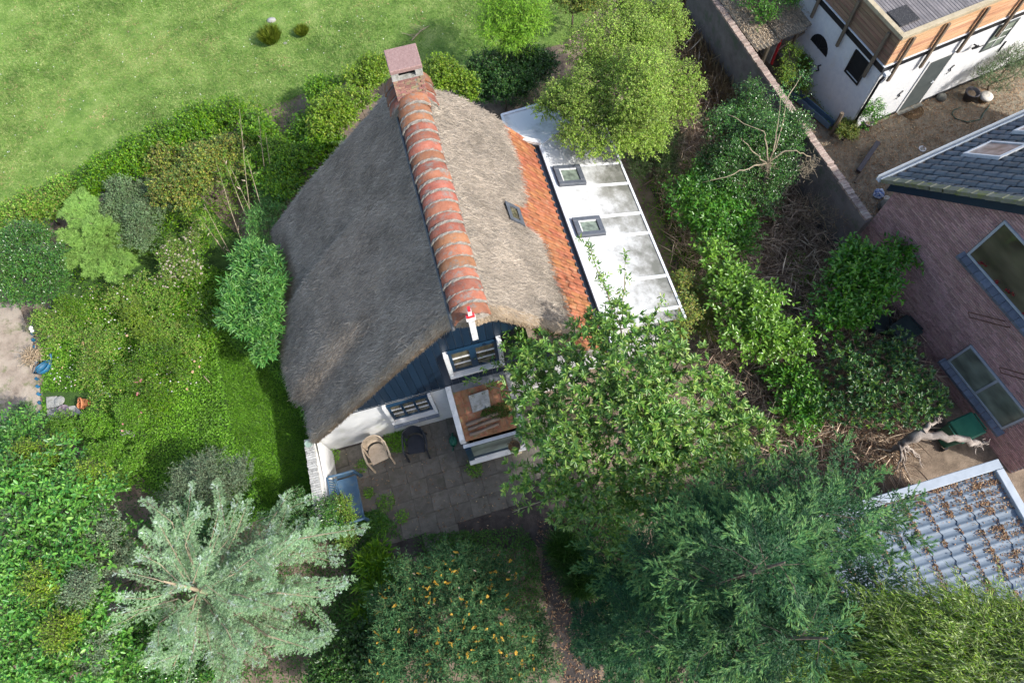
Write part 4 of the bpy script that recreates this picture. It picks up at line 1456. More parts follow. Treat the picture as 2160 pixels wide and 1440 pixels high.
o = link('dead_leaves', mesh_np('dead_leaves', GF.w(V), np.arange(len(V)).reshape(-1, 4)), M['deadleaf'], kind='stuff')

# ------------------------------------------------------------------ things in the yard
gt = thing('patio_table', 'slate blue rectangular table at the yard edge, half behind the tiled roof', 'table', Frame(at(2150, 270, .74) * [1, 1, 0], YB + .1))
part('tabletop', MB().box(-.42, .9, -.42, .36, .70, .74), M['tableblue'], gt, bev=.01)
for x, y in ((-.36, -.36), (-.36, .3), (.84, -.36), (.84, .3)):
    part('leg', MB().bar((x * 1.15, y * 1.2, 0), (x, y, .70), .04, .04), M['black'], gt)


def potted(name, label, px, py, r, h, mt, rimmt=None):
    t = thing(name, label, 'plant pot', Frame(at(px, py, 0) * [1, 1, 0], 0))
    part('pot', MB().lathe((0, 0, 0), [(r * .7, 0), (r, h), (r * 1.08, h), (r * 1.08, h + .03), (r * .92, h + .03), (r * .88, h - .04)], 20), mt, t, True)
    part('soil', MB().lathe((0, 0, h - .05), [(r * .88, 0), (r * .5, .015)], 16), M['soilpot'], t)
    return t


potted('flower_pot', 'large dark grey plant pot with bare soil beside the cream cushion', 2040, 210, .20, .30, M['potgrey'])
cu = thing('cushion_stool', 'cream round cushion leaning beside the large dark pot', 'stool', Frame(at(2072, 214, 0) * [1, 1, 0], .3))
part('cushion', MB().lathe((0, 0, .15), [(.14, 0), (.19, .03), (.19, .09), (.15, .13), (.05, .14)], 18), M['cushion'], cu, True)
part('base', MB().lathe((0, 0, 0), [(.13, 0), (.15, .149)], 14), M['wicker'], cu)
st = []
mb = MB().lathe((0, 0, 0), [(.10, 0), (.15, .05), (.14, .14), (.08, .2), (.02, .21)], 12)
single('boulder', mb, M['stone'], 'grey rounded boulder at the foot of the barn wall by the door', 'boulder', Frame(at(1983, 210, 0), .4), smooth=True)
gm = thing('woven_doormat', 'oval brown woven mat in front of the barn door', 'doormat', Frame(at(1926, 238, 0), YB))
for k in range(6):
    rr = .05 + k * .038
    pts = [(rr * 1.35 * math.cos(a), rr * math.sin(a), .03) for a in np.linspace(0, 6.283, 22)]
    part('braid', MB().tube(pts, .016, 5, False), M['wicker'], gm, True)
hs = [at(x, y, .03) for x, y in ((2088, 222), (2074, 240), (2068, 252), (2040, 258), (2015, 250), (2008, 240), (2012, 232), (2030, 226))]
cur = []
for i in range(len(hs) - 1):
    for k in range(4):
        cur.append(hs[i] * (1 - k / 4) + hs[i + 1] * k / 4)
single('garden_hose', MB().tube(cur, .018, 6), M['hose'], 'dark green garden hose looped on the yard ground', 'hose', smooth=True)
p0, p1 = at(1668, 195, .12), at(1752, 268, .12)
tr = thing('metal_trough', 'long dark blue metal trough along the foot of the old wall', 'trough', WF)
tb = MB()
dd = unit(p1 - p0)
sd = np.array([-dd[1], dd[0], 0])
tb.bar(p0, p1, .20, .03)
part('trough_floor', tb, M['anthracite'], tr)
for s in (-1, 1):
    part('trough_side', MB().bar(p0 + sd * .1 * s + [0, 0, .08], p1 + sd * .1 * s + [0, 0, .08], .02, .2), M['tableblue'], tr)
p0, p1 = at(1852, 300, .3), at(1810, 362, .1)
bm = thing('charred_beam', 'dark charred beam propped on the yard ground near the old wall', 'beam', WF)
part('beam', MB().bar(p0, p1, .14, .12), M['potgrey'], bm, bev=.012)
part('prop', MB().bar(at(1803, 385, .05), at(1822, 362, .12), .06, .05), M['post'], bm)
t = thing('crockery_bag', 'crumpled blue and white bag on the yard ground', 'bag', Frame(at(1852, 412, 0), .3))
mb = MB().lathe((0, 0, 0), [(.10, 0), (.16, .06), (.13, .13), (.07, .19), (.02, .2)], 11)
for v in mb.v:
    v += rng.normal(0, .015, v.shape)
part('bag_body', mb, M['bluewhite'], t)
part('bag_knot', MB().lathe((.02, .02, .19), [(.03, 0), (.05, .04), (.02, .06)], 7), M['bluewhite'], t)
bo = thing('bowl', 'small pale bowl next to the blue and white bag', 'bowl', Frame(at(1869, 421, 0), 0))
part('bowl', MB().lathe((0, 0, 0), [(.05, 0), (.09, .07), (.095, .07), (.07, .03), (.02, .015)], 16), M['cushion'], bo, True)
single('boulder', MB().lathe((0, 0, 0), [(.15, 0), (.18, .08), (.15, .2), (.05, .26)], 7, 1.2), M['stone'], 'dark angular stone by the corner of the brick house', 'boulder', Frame(at(1862, 438, 0), .8))
gr = thing('ground_grate', 'small pale metal drain cover in the middle of the yard', 'drain cover', Frame(at(1945, 315, 0), .3))
part('rim', MB().lathe((0, 0, .012), [(.10, 0), (.11, .02), (.08, .02), (.075, .008)], 14), M['alu'], gr)
part('lid', MB().lathe((0, 0, .012), [(.074, 0), (.074, .014), (.01, .018)], 12), M['concrete'], gr)
# bins beside the brick house


def bin_(label, px, py, z, w, d, mt, yaw, h=.95):
    t = thing('wheelie_bin', label, 'wheelie bin', Frame(at(px, py, h) * [1, 1, 0], yaw), 'bins beside the brick house')
    part('bin_body', MB().hexa([(-w * .4, -d * .4, .05), (w * .4, -d * .4, .05), (w * .4, d * .4, .05), (-w * .4, d * .4, .05), (-w / 2, -d / 2, h - .08), (w / 2, -d / 2, h - .08), (w / 2, d / 2, h - .08), (-w / 2, d / 2, h - .08)]), mt, t, bev=.02)
    part('lid', MB().hexa([(-w / 2 - .03, -d / 2 - .03, h - .078), (w / 2 + .03, -d / 2 - .03, h - .078), (w / 2 + .03, d / 2 + .02, h - .078), (-w / 2 - .03, d / 2 + .02, h - .078), (-w / 2, -d / 2, h - .02), (w / 2, -d / 2, h - .02), (w / 2, d / 2, h + .03), (-w / 2, d / 2, h + .03)]), mt, t, bev=.015)
    part('lid_grip', MB().bar((-w / 2.4, -d / 2 - .05, h - .05), (w / 2.4, -d / 2 - .05, h - .05), .03, .03), mt, t)
    part('handle', MB().bar((-w / 2.6, d / 2 + .05, h - .03), (w / 2.6, d / 2 + .05, h - .03), .03, .03), mt, t)
    for s in (-1, 1):
        part('wheel', MB().tube([(s * w * .42, d * .42, .09), (s * w * .5, d * .42, .09)], .09, 10), M['black'], t)


bin_('dark green wheelie bin with ribbed lid against the brick wall', 1912, 693, 1, .55, .62, M['darkbin'], YK + math.pi / 2 + .1)
bin_('smaller round-topped dark bin half under the laurel leaves', 1860, 680, 1, .42, .42, M['darkbin'], YK + math.pi / 2 - .4, .7)
bin_('bright green wheelie bin beside the bleached tree stump', 2042, 900, 1, .52, .66, M['greenbin'], YK + math.pi / 2 - .05)
t = thing('leaning_board', 'reddish brown square board leaning by the brick house wall', 'board', KF)
bp_ = KF.at(1888, 565, .5)
part('board', MB().hexa([(bp_[0] - .05 - .45, bp_[1] - .38, .30), (bp_[0] + .4 - .45 + .0, bp_[1] - .38, .75), (bp_[0] + .4 - .45, bp_[1] + .38, .75), (bp_[0] - .05 - .45, bp_[1] + .38, .30), (bp_[0] - .07 - .45, bp_[1] - .38, .33), (bp_[0] + .38 - .45, bp_[1] - .38, .78), (bp_[0] + .38 - .45, bp_[1] + .38, .78), (bp_[0] - .07 - .45, bp_[1] + .38, .33)]), M['brownmat'], t)
part('prop', MB().bar((bp_[0] - .3, bp_[1], 0), (bp_[0] - .3, bp_[1], .5), .05, .05), M['post'], t)
# uprooted, bleached stump
sf = Frame(at(1920, 930, 0), 0)
stp = thing('tree_stump', 'bleached uprooted tree stump with splayed roots by the green bin', 'tree stump', WF)
zt = 1.3


def sp(px, py, z):
    return at(px, py, z)


def gnarl(pts, rad, n=8, j=.02):
    mb = MB()
    Q, Rr = [], []
    for i in range(len(pts) - 1):
        for k in range(4):
            f = k / 4
            Q.append(pts[i] * (1 - f) + pts[i + 1] * f + rng.normal(0, j, 3))
            Rr.append((rad[i] * (1 - f) + rad[i + 1] * f) * rng.uniform(.8, 1.2))
    Q.append(pts[-1])
    Rr.append(rad[-1])
    return mb.tube(Q, Rr, n)


part('trunk', gnarl([sp(1905, 935, 1.0), sp(1935, 915, 1.3), sp(1985, 918, 1.45), sp(2040, 930, 1.4), sp(2066, 935, 1.3)], [.10, .12, .09, .085, .06]), M['driftwood'], stp, True)
part('limb', gnarl([sp(1935, 915, 1.3), sp(1950, 905, 1.45), sp(1975, 888, 1.6)], [.10, .07, .04]), M['driftwood'], stp, True)
part('limb', gnarl([sp(1905, 935, 1.0), sp(1890, 945, .7), sp(1870, 955, .2), sp(1868, 958, 0)], [.10, .07, .05, .04]), M['driftwood'], stp, True)
for k in range(10):
    a0 = sp(1908 + rng.uniform(-12, 12), 940, 1.0)
    e = sp(1880 + k * 8 + rng.normal(0, 5), 985 + rng.normal(0, 14), rng.uniform(0, .5))
    part('root', gnarl([a0, (a0 + e) / 2 + rng.normal(0, .06, 3), e], [.03, .018, .006], 5), M['driftwood'], stp, True)
for k in range(12):
    a0 = sp(2060 + rng.normal(0, 6), 935, 1.3)
    e = a0 + np.array([rng.uniform(-.05, .28), rng.uniform(-.25, .15), rng.uniform(-.25, .2)])
    part('root', gnarl([a0, (a0 + e) / 2 + rng.normal(0, .03, 3), e], [.028, .014, .005], 5), M['driftwood'], stp, True)
for k in range(7):
    a0 = sp(1975, 888, 1.6)
    e = a0 + np.array([rng.uniform(-.05, .15), rng.uniform(-.05, .15), rng.uniform(-.05, .15)])
    part('root', gnarl([a0, (a0 + e) / 2 + rng.normal(0, .02, 3), e], [.022, .012, .005], 5), M['driftwood'], stp, True)

# ------------------------------------------------------------------ things in the left garden
ef = thing('edging_stones', 'row of dull blue edging stones along the sandy path', 'edging', WF)
em = MB().box(-.035, .035, -.035, .035, 0, .08).mesh('edging_stone')
em.materials.append(M['cobalt'])
for i, (x, y) in enumerate([(69, 690), (71, 705), (73, 718), (75, 733), (80, 800), (82, 816), (84, 832), (86, 850), (88, 870), (90, 885), (78, 765)]):
    piece('edging_stone', em, ef, Matrix.Translation(at(x, y, .0)) @ Matrix.Rotation(rng.uniform(0, 1), 4, 'Z'))
kc = thing('watering_can', 'turquoise blue watering can lying at the edge of the sandy path', 'watering can', Frame(at(100, 778, 0), .9))
part('can_body', MB().lathe((0, 0, 0), [(.08, 0), (.14, .05), (.15, .18), (.12, .2), (.10, .12)], 14, 1.5, .9), M['cobalt'], kc, True)
part('handle', MB().tube([(-.2, 0, .1), (-.26, 0, .25), (-.1, 0, .34), (.06, 0, .3), (.16, 0, .18)], .022, 6), M['cobalt'], kc, True)
part('spout', MB().tube([(.15, 0, .08), (.3, .03, .16), (.38, .05, .26)], [.04, .028, .022], 7), M['cobalt'], kc, True)
for i, (q, l) in enumerate((([(100, 838), (122, 836), (126, 858), (101, 862)], 'small grey paving slab nearest the blue edging stones'), ([(100, 864), (160, 856), (176, 872), (103, 890)], 'long grey paving slab under the mauve bowl'))):
    P = [at(x, y, .02) for x, y in q]
    single('paving_slab', MB().add(P + [p + [0, 0, .05] for p in P], [(0, 1, 2, 3), (7, 6, 5, 4), (0, 4, 5, 1), (1, 5, 6, 2), (2, 6, 7, 3), (3, 7, 4, 0)]), M['concrete'], l, 'paving slab', group='paving slabs in the left garden')
mbw = thing('shallow_bowl', 'mauve glazed planter bowl standing on the long grey slab', 'bowl', Frame(at(137, 868, .07), 0))
part('bowl', MB().lathe((0, 0, 0.0), [(.10, 0), (.16, .10), (.17, .10), (.14, .05), (.03, .04)], 20), M['mauve'], mbw, True)
single('plate', MB().lathe((0, 0, 0), [(.09, 0), (.14, .03), (.135, .035), (.03, .02)], 18), M['concrete'], 'pale round saucer behind the mauve bowl', 'saucer', Frame(at(127, 846, .07), 0), smooth=True)
for (x, y, r, l) in ((176, 852, .10, 'smaller terracotta pot tipped beside the larger one'), (193, 850, .14, 'larger terracotta pot lying on its side in the ground cover')):
    t = thing('terracotta_pot', l, 'plant pot', Frame(at(x, y, .03), .6 + x), 'terracotta pots in the left garden')
    a = [(r * .6, 0), (r, r * 1.5), (r * 1.12, r * 1.5), (r * 1.12, r * 1.75), (r * .95, r * 1.75), (r * .9, r * 1.3), (r * .55, .03)]
    mb = MB().lathe((0, 0, 0), a, 18)
    V0 = mb.v[0]
    c_, s_ = math.cos(.8), math.sin(.8)
    mb.v[0] = np.stack([V0[:, 0], V0[:, 1] * c_ - V0[:, 2] * s_, V0[:, 1] * s_ + V0[:, 2] * c_ + r * .6], -1)
    part('pot', mb, M['terracotta'], t, True)
    part('soil', MB().lathe((0, -r * .6, r * .95), [(r * .55, 0), (r * .2, .02)], 10), M['soilpot'], t)
single('cane', MB().tube([at(430, 793, .15), at(456, 822, .05)], .012, 6), M['paletwig'], 'pale bamboo cane lying on the green ground cover', 'cane')
single('cane', MB().tube([at(210, 824, .2), at(236, 832, .2)], .012, 6), M['lightblue'], 'light blue garden stake among the rose bushes', 'stake')
single('paving_slab', MB().hexa([at(252, 905, .02), at(285, 910, .02), at(283, 922, .02), at(256, 920, .02), at(252, 905, .1), at(285, 910, .1), at(283, 922, .1), at(256, 920, .1)]), M['concrete'], 'grey slab end showing below the pink flowers', 'paving slab', group='paving slabs in the left garden')
for (x, y, l, r) in ((573, 44, 'pale grey stone in the meadow above the rush tuft', .13), (602, 92, 'small pale stone beside the rush tuft in the meadow', .06), (96, 1000, 'x', .0)):
    if r:
        single('field_stone', MB().lathe((0, 0, 0), [(r, 0), (r * .9, r * .35), (r * .4, r * .55)], 9, 1.3), M['concrete'], l, 'stone', Frame(at(x, y, 0), 0), 'stones in the meadow', True)
fb = thing('fallen_branch', 'bare fallen branch lying on the shaded meadow behind the chimney', 'branch', WF)
a0, a1 = at(905, 55, .1), at(868, 86, .02)
part('stem', MB().tube([a0, (a0 + a1) / 2 + [0, .03, .05], a1], [.012, .02, .022], 5), M['paletwig'], fb)
for k in range(6):
    f = .15 + .13 * k
    p = a0 * (1 - f) + a1 * f
    part('twig', MB().tube([p, p + [-.5 + rng.normal(0, .1), .12 + rng.normal(0, .15), .03]], [.01, .004], 4), M['paletwig'], fb)

# ------------------------------------------------------------------ foliage
UP = np.array([0, 0, 1.0])


def leaf_arrays(b, d, n, L, W, hi=False, fold=.12, droop=.08):
    """leaves as little folded blades; b base, d direction, n upper side"""
    d = unit(d)
    s = unit(np.cross(d, n))
    n = np.cross(s, d)
    L, W = L[:, None], W[:, None]
    if hi:
        V = np.stack([b, b + d * L * .30 + s * W * .46 + n * W * fold, b + d * L * .68 + s * W * .40 + n * (W * fold - L * droop * .4),
                      b + d * L - n * L * droop, b + d * L * .68 - s * W * .40 + n * (W * fold - L * droop * .4), b + d * L * .30 - s * W * .46 + n * W * fold], 1)
        k = np.arange(len(b))[:, None] * 6
        F = np.concatenate([k + np.array([[0, 1, 2, 3]]), k + np.array([[0, 3, 4, 5]])], 1).reshape(-1, 4)
        return V.reshape(-1, 3), F
    V = np.stack([b, b + d * L * .45 + s * W * .5 + n * W * fold, b + d * L - n * L * droop, b + d * L * .45 - s * W * .5 + n * W * fold], 1)
    k = np.arange(len(b))[:, None] * 4
    F = np.concatenate([k + np.array([[0, 1, 2]]), k + np.array([[0, 2, 3]])], 1).reshape(-1, 3)
    return V.reshape(-1, 3), F


def rdir(n, zlo=-.25):
    z = rng.uniform(zlo, 1, n)
    a = rng.uniform(0, 2 * math.pi, n)
    r = np.sqrt(1 - z * z)
    return np.stack([r * np.cos(a), r * np.sin(a), z], -1)


def lobes_px(pts, flat=.8):
    """(px, py, radius in px, height of centre[, vertical radius]) -> world ellipsoids"""
    out = []
    for p in pts:
        px, py, r, z = p[:4]
        R = r * mpp(px, py, z)
        rz = p[4] if len(p) > 4 else min(R * flat, z * .95)
        out.append((*at(px, py, z), R, max(rz, .08)))
    return np.array(out)


def clump(L, k=7, f=(.32, .52)):
    """break every lobe into smaller clumps on its surface so that the outline is uneven"""
    out = []
    for (x, y, z, R, rz) in L:
        d = rdir(k, -.1)
        for q in d:
            s = rng.uniform(*f)
            out.append((x + q[0] * R * (1 - s * .8), y + q[1] * R * (1 - s * .8), z + q[2] * rz * (1 - s * .6), R * s, max(rz * s, R * s * .5)))
        out.append((x, y, z, R * .62, rz * .7))
    return np.array(out)


def shoots(L, n, up=.4, inner=.55, zlo=-.25, jit=.35):
    """n points spread over the lobes with the direction each shoot grows in"""
    w = L[:, 3] ** 2
    i = rng.choice(len(L), n, p=w / w.sum())
    d = rdir(n, zlo)
    f = rng.uniform(inner, 1.0, n)[:, None]
    p = L[i, :3] + d * np.stack([L[i, 3], L[i, 3], L[i, 4]], -1) * f
    ax = unit(d * (1 - up) + UP * up + rng.normal(0, jit, (n, 3)))
    keep = p[:, 2] > .03
    return p[keep], ax[keep], d[keep]


def leafed(p, ax, m, slen, Lr, Wr, ang=1.0, droop=.15, tilt=.35, whorl=False):
    n = len(p)
    t = (np.arange(m)[None, :] + rng.random((n, m)) * .8) / m
    if whorl:
        t = .8 + .2 * t
    sl = slen * rng.uniform(.6, 1.3, (n, 1))
    B = p[:, None] + ax[:, None] * (t * sl)[..., None]
    a = np.cross(ax, np.array([.3, .5, .81]))
    a = unit(a)
    b = np.cross(ax, a)
    ph = np.arange(m)[None, :] * 2.4 + rng.uniform(0, 6.3, (n, 1)) + rng.normal(0, .3, (n, m))
    rad = a[:, None] * np.cos(ph)[..., None] + b[:, None] * np.sin(ph)[..., None]
    an = (ang * (1.15 - .5 * t) + rng.normal(0, .15, (n, m)))[..., None]
    D = unit(ax[:, None] * np.cos(an) + rad * np.sin(an) - UP * droop)
    N = UP - D * (D @ UP)[..., None] + ax[:, None] * .3 + rng.normal(0, tilt, D.shape)
    N = unit(N)
    L = rng.uniform(*Lr, (n, m)) * (1.05 - .25 * t)
    W = L * rng.uniform(*Wr, (n, m))
    return B.reshape(-1, 3), D.reshape(-1, 3), N.reshape(-1, 3), L.ravel(), W.ravel()


LEAFMESH = {}


def unit_leaf(mt):
    if mt.name not in LEAFMESH:
        V, F = leaf_arrays(np.zeros((1, 3)), np.array([[1.0, 0, 0]]), np.array([[0, 0, 1.0]]), np.ones(1), np.ones(1), True, .12, .10)
        m = mesh_np('leaf', V, F)
        m.materials.append(mt)
        LEAFMESH[mt.name] = m
    return LEAFMESH[mt.name]


def crown(root, arrays, mt, hero=0, hi=False, name='leaves', fold=.12, droop=.08):
    B, D, N, L, W = arrays
    ok = B[:, 2] > .02
    B, D, N, L, W = B[ok], D[ok], N[ok], L[ok], W[ok]
    off = np.array(root.location) if root else np.zeros(3)
    if hero:
        s, dep = screen(B)
        inside = (s[:, 0] > 0) & (s[:, 0] < 2160) & (s[:, 1] > 0) & (s[:, 1] < 1440)
        score = np.where(inside, dep - L * 6 - B[:, 2] * .5, 99)
        idx = np.argsort(score)[:hero]
        um = unit_leaf(mt)
        d = unit(D[idx])
        sd = unit(np.cross(d, N[idx]))
        nn = np.cross(sd, d)
        for j, i in enumerate(idx):
            piece('leaf', um, root, mat4(d[j] * L[i], sd[j] * W[i], nn[j] * L[i] * .8, B[i] - off))
        k = np.ones(len(B), bool)
        k[idx] = False
        B, D, N, L, W = B[k], D[k], N[k], L[k], W[k]
    V, F = leaf_arrays(B - off, D, N, L, W, hi, fold, droop)
    return link(name, mesh_np(name, V, F), mt, root, kind='stuff')


def stems(root, L, base, mt, r=.04, name='branch', trunk='trunk', max_l=9, n=5):
    off = np.array(root.location)
    c = L[:, :3].mean(0)
    fork = np.array([base[0] * .6 + c[0] * .4, base[1] * .6 + c[1] * .4, max(c[2] * .45, .1)])
    part(trunk, MB().tube([np.array(base) - off, (np.array(base) + fork) / 2 + rng.normal(0, .03, 3) * [1, 1, 0] - off, fork - off], [r * 1.3, r, r * .8], 7), mt, root, True)
    for q in L[np.argsort(-L[:, 3])][:max_l]:
        e = q[:3]
        mdl = (fork + e) / 2 + rng.normal(0, .08, 3) + [0, 0, .05]
        part(name, MB().tube([fork - off, mdl - off, e - off, e + (e - mdl) * .5 - off], [r * .7, r * .5, r * .3, r * .12], n), mt, root, True)


def twigs(root, p, ax, ln, r, mt, name='twigs'):
    off = np.array(root.location)
    s = unit(np.cross(ax, UP + .01))
    u = np.cross(s, ax)
    e = p + ax * ln
    V = np.stack([p + s * r, p - s * r * .5 + u * r, p - s * r * .5 - u * r, e + s * r * .3, e - s * r * .15 + u * r * .3, e - s * r * .15 - u * r * .3], 1).reshape(-1, 3) - off
    k = np.arange(len(p))[:, None] * 6
    F = np.concatenate([k + np.array([[0, 1, 4, 3]]), k + np.array([[1, 2, 5, 4]]), k + np.array([[2, 0, 3, 5]])], 1).reshape(-1, 4)
    link(name, mesh_np(name, V, F), mt, root, kind='stuff')


# leaf colours (albedo)
M['lf_hazel'] = leafm('fresh shrub leaves', [(.05, .11, .012), (.09, .17, .02), (.15, .24, .03), (.11, .19, .03), (.24, .29, .05)], val=1.25, sat=1.12)
M['lf_mid'] = leafm('mid green leaves', [(.028, .075, .014), (.05, .115, .018), (.085, .16, .025), (.12, .20, .035)], val=1.5, sat=1.2)
M['lf_dark'] = leafm('dark green leaves', [(.012, .035, .010), (.022, .06, .016), (.04, .09, .022), (.06, .12, .03)], .4, .15, val=1.3, sat=1.15)
M['lf_gloss'] = leafm('glossy evergreen leaves', [(.012, .04, .010), (.024, .075, .016), (.04, .105, .02), (.07, .15, .03)], .24, .12, .6, val=1.6, sat=1.1)
M['lf_laurel'] = leafm('bright laurel leaves', [(.05, .13, .015), (.08, .19, .02), (.13, .25, .03), (.17, .30, .05)], .3, .22, .5, val=1.2, sat=1.05)
M['lf_laurel2'] = leafm('laurel leaves', [(.03, .10, .018), (.045, .13, .022), (.07, .17, .03), (.10, .20, .035)], .33, .2, .5, val=1.35, sat=1.15)
M['lf_hedge'] = leafm('broad hedge leaves', [(.022, .085, .02), (.042, .135, .028), (.07, .185, .036), (.115, .245, .05), (.055, .155, .035), (.15, .27, .06)], .36, .25, .5, val=1.5, sat=1.1)
M['lf_rhodo'] = leafm('dull evergreen leaves', [(.016, .05, .02), (.028, .075, .026), (.045, .10, .03), (.10, .16, .03)], .35, .15, .5, val=1.4, sat=1.15)
M['lf_cherry'] = leafm('long cherry leaves', [(.03, .085, .018), (.055, .13, .026), (.09, .18, .034), (.13, .22, .045), (.19, .25, .07)], .36, .2, .5, val=1.35, sat=1.1)
M['lf_lime'] = leafm('yellow green small leaves', [(.09, .175, .025), (.15, .25, .035), (.21, .31, .055), (.12, .19, .035), (.28, .33, .09)], .5, .28, val=1.4, sat=1.08)
M['lf_bamboo'] = leafm('bamboo leaves', [(.10, .22, .025), (.15, .30, .035), (.22, .36, .05)], .5, .3, val=1.3, sat=1.1)
M['lf_sasa'] = leafm('long lance leaves', [(.03, .11, .025), (.05, .16, .03), (.085, .21, .04), (.13, .26, .06)], .38, .22, .5, val=1.35, sat=1.05)
M['lf_feather'] = leafm('feathery foliage', [(.12, .25, .04), (.17, .31, .055), (.22, .36, .08)], .6, .25, val=1.2, sat=1)
M['lf_grey'] = leafm('grey green leaves', [(.05, .10, .04), (.09, .15, .065), (.15, .21, .11), (.07, .13, .04)], .55, .15, val=1.25, sat=1.1)
M['lf_sage'] = leafm('sage leaves', [(.06, .10, .055), (.10, .15, .085), (.15, .19, .11)], .6, .15, val=1.3, sat=1.1)
M['lf_yellow'] = leafm('turning leaves', [(.07, .14, .015), (.13, .20, .02), (.25, .26, .03), (.15, .12, .03), (.06, .13, .02), (.10, .18, .025)], val=1.2, sat=1)
M['lf_cover'] = leafm('ground cover leaves', [(.045, .12, .012), (.075, .18, .018), (.11, .235, .03), (.15, .28, .04)], .5, .25, val=1.35, sat=1.1)
M['lf_coverd'] = leafm('dark ground cover leaves', [(.018, .055, .01), (.03, .085, .014), (.05, .12, .02)], .5, .2, val=1.4, sat=1.1)
M['lf_herb'] = leafm('mixed herb leaves', [(.045, .11, .018), (.08, .175, .028), (.12, .23, .04), (.18, .25, .06), (.15, .14, .05)], .55, .25, val=1.5, sat=1.15)
M['lf_cedar'] = leafm('blue cedar needles', [(.10, .20, .09), (.18, .28, .15), (.28, .38, .25), (.13, .23, .08), (.38, .46, .37)], .55, .12, .3, val=1.35, sat=1.15)
M['lf_cedartip'] = leafm('silvery young cedar needles', [(.26, .36, .27), (.36, .45, .38), (.44, .52, .47)], .55, .12, .3, val=1.25, sat=1.0)
M['lf_cypress'] = leafm('cypress sprays', [(.012, .058, .024), (.021, .088, .034), (.038, .126, .044), (.07, .165, .05)], .55, .06, .3, val=0.72, sat=1.1)
M['lf_cyptip'] = leafm('young cypress shoots', [(.055, .165, .06), (.095, .22, .07), (.17, .285, .085)], .55, .2, .3, val=0.85, sat=1.1)
M['lf_willow'] = leafm('willow leaves', [(.045, .115, .014), (.085, .165, .02), (.14, .225, .03), (.21, .30, .055), (.34, .40, .22)], .45, .25, val=1.2, sat=1.15)
M['lf_buddleja'] = leafm('deep green leaves', [(.013, .045, .018), (.024, .07, .026), (.042, .10, .036), (.08, .14, .055)], .65, .15, .25, val=1.4, sat=1.1)
M['fl_orange'] = leafm('orange yellow blossom', [(.46, .24, .012), (.58, .36, .02), (.52, .33, .05)], .7, .1)
M['fl_white'] = leafm('white blossom', [(.62, .58, .52), (.75, .72, .68), (.8, .8, .78)], .7, .15)
M['fl_pale'] = leafm('pinkish white blossom', [(.48, .40, .33), (.62, .52, .45), (.7, .66, .6), (.34, .28, .18)], .7, .15)
M['fl_pink'] = leafm('pink blossom', [(.60, .12, .20), (.70, .28, .34), (.72, .42, .45)], .7, .1)
M['fl_peach'] = leafm('peach blossom', [(.70, .40, .22), (.74, .52, .36)], .7, .1)
M['fl_purple'] = leafm('lilac blossom', [(.24, .17, .36), (.42, .36, .55), (.55, .5, .62)], .7, .1)
M['drygrass'] = leafm('dry stems', [(.16, .105, .055), (.26, .18, .095), (.36, .27, .15), (.20, .14, .07)], .85, .1, .2, val=1.5, sat=1)
M['straw2'] = leafm('straw stems', [(.26, .20, .11), (.38, .30, .18), (.50, .41, .26)], .85, .1, .2, val=1.3)
M['deadtwig'] = leafm('dead brush', [(.12, .085, .065), (.21, .155, .115), (.31, .24, .18), (.42, .35, .26)], .9, .05, .2, val=2, sat=1)
M['lf_grass'] = leafm('meadow grass', [(.055, .14, .02), (.095, .195, .035), (.16, .245, .06), (.28, .31, .13)], .6, .2, .25, val=1.45, sat=1.0)
M['lf_grassdry'] = leafm('dry meadow grass', [(.15, .17, .05), (.24, .25, .09), (.33, .31, .15)], .7, .2, .2, val=1.4)
M['lf_rush'] = leafm('rush blades', [(.07, .12, .012), (.12, .17, .02), (.18, .21, .04)], .6, .2, val=1.2, sat=1.1)


def bush(name, label, cat, pts, mt, n, m=7, slen=.22, Lr=(.05, .09), Wr=(.45, .6), up=.35, ang=1.0, droop=.15, hero=0, hi=False,
         group=None, base=None, stem=.03, k=7, smt='bark', inner=.5, whorl=False, twig=True, tilt=.35, flat=.8, zlo=-.25):
    L0 = lobes_px(pts, flat)
    c = L0[:, :3].mean(0)
    bs = np.array([c[0], c[1], 0.0]) if base is None else np.array([base[0], base[1], 0.0])
    t = thing(name, label, cat, Frame(bs, 0), group)
    L = clump(L0, k) if k else L0
    p, ax, d = shoots(L, n, up, inner, zlo)
    crown(t, leafed(p, ax, m, slen, Lr, Wr, ang, droop, tilt, whorl), mt, hero, hi)
    if twig:
        twigs(t, p, ax, slen, .004, M[smt])
    stems(t, L0 if len(L0) > 2 else L, bs, M[smt], stem)
    return t, L, L0


def blossoms(root, P, r, mt, name='flower', obj=True):
    """small many-petalled flower heads, one object each"""
    off = np.array(root.location)
    if name not in LEAFMESH:
        pass
    key = 'bl' + mt.name
    if key not in LEAFMESH:
        n = 18
        d = rdir(n, -.1)
        V, F = leaf_arrays(d * .25, unit(np.cross(d, rdir(n, -1)) + d * .6), d, np.full(n, .9), np.full(n, .9), False, .2, .1)
        me = mesh_np(name, V, F)
        me.materials.append(mt)
        LEAFMESH[key] = me
    for q in P:
        s = r * rng.uniform(.75, 1.3)
        piece(name, LEAFMESH[key], root, Matrix.Translation(np.array(q) - off) @ Matrix.Rotation(rng.uniform(0, 6.3), 4, 'Z') @ Matrix.Diagonal((s, s, s * .8, 1)))


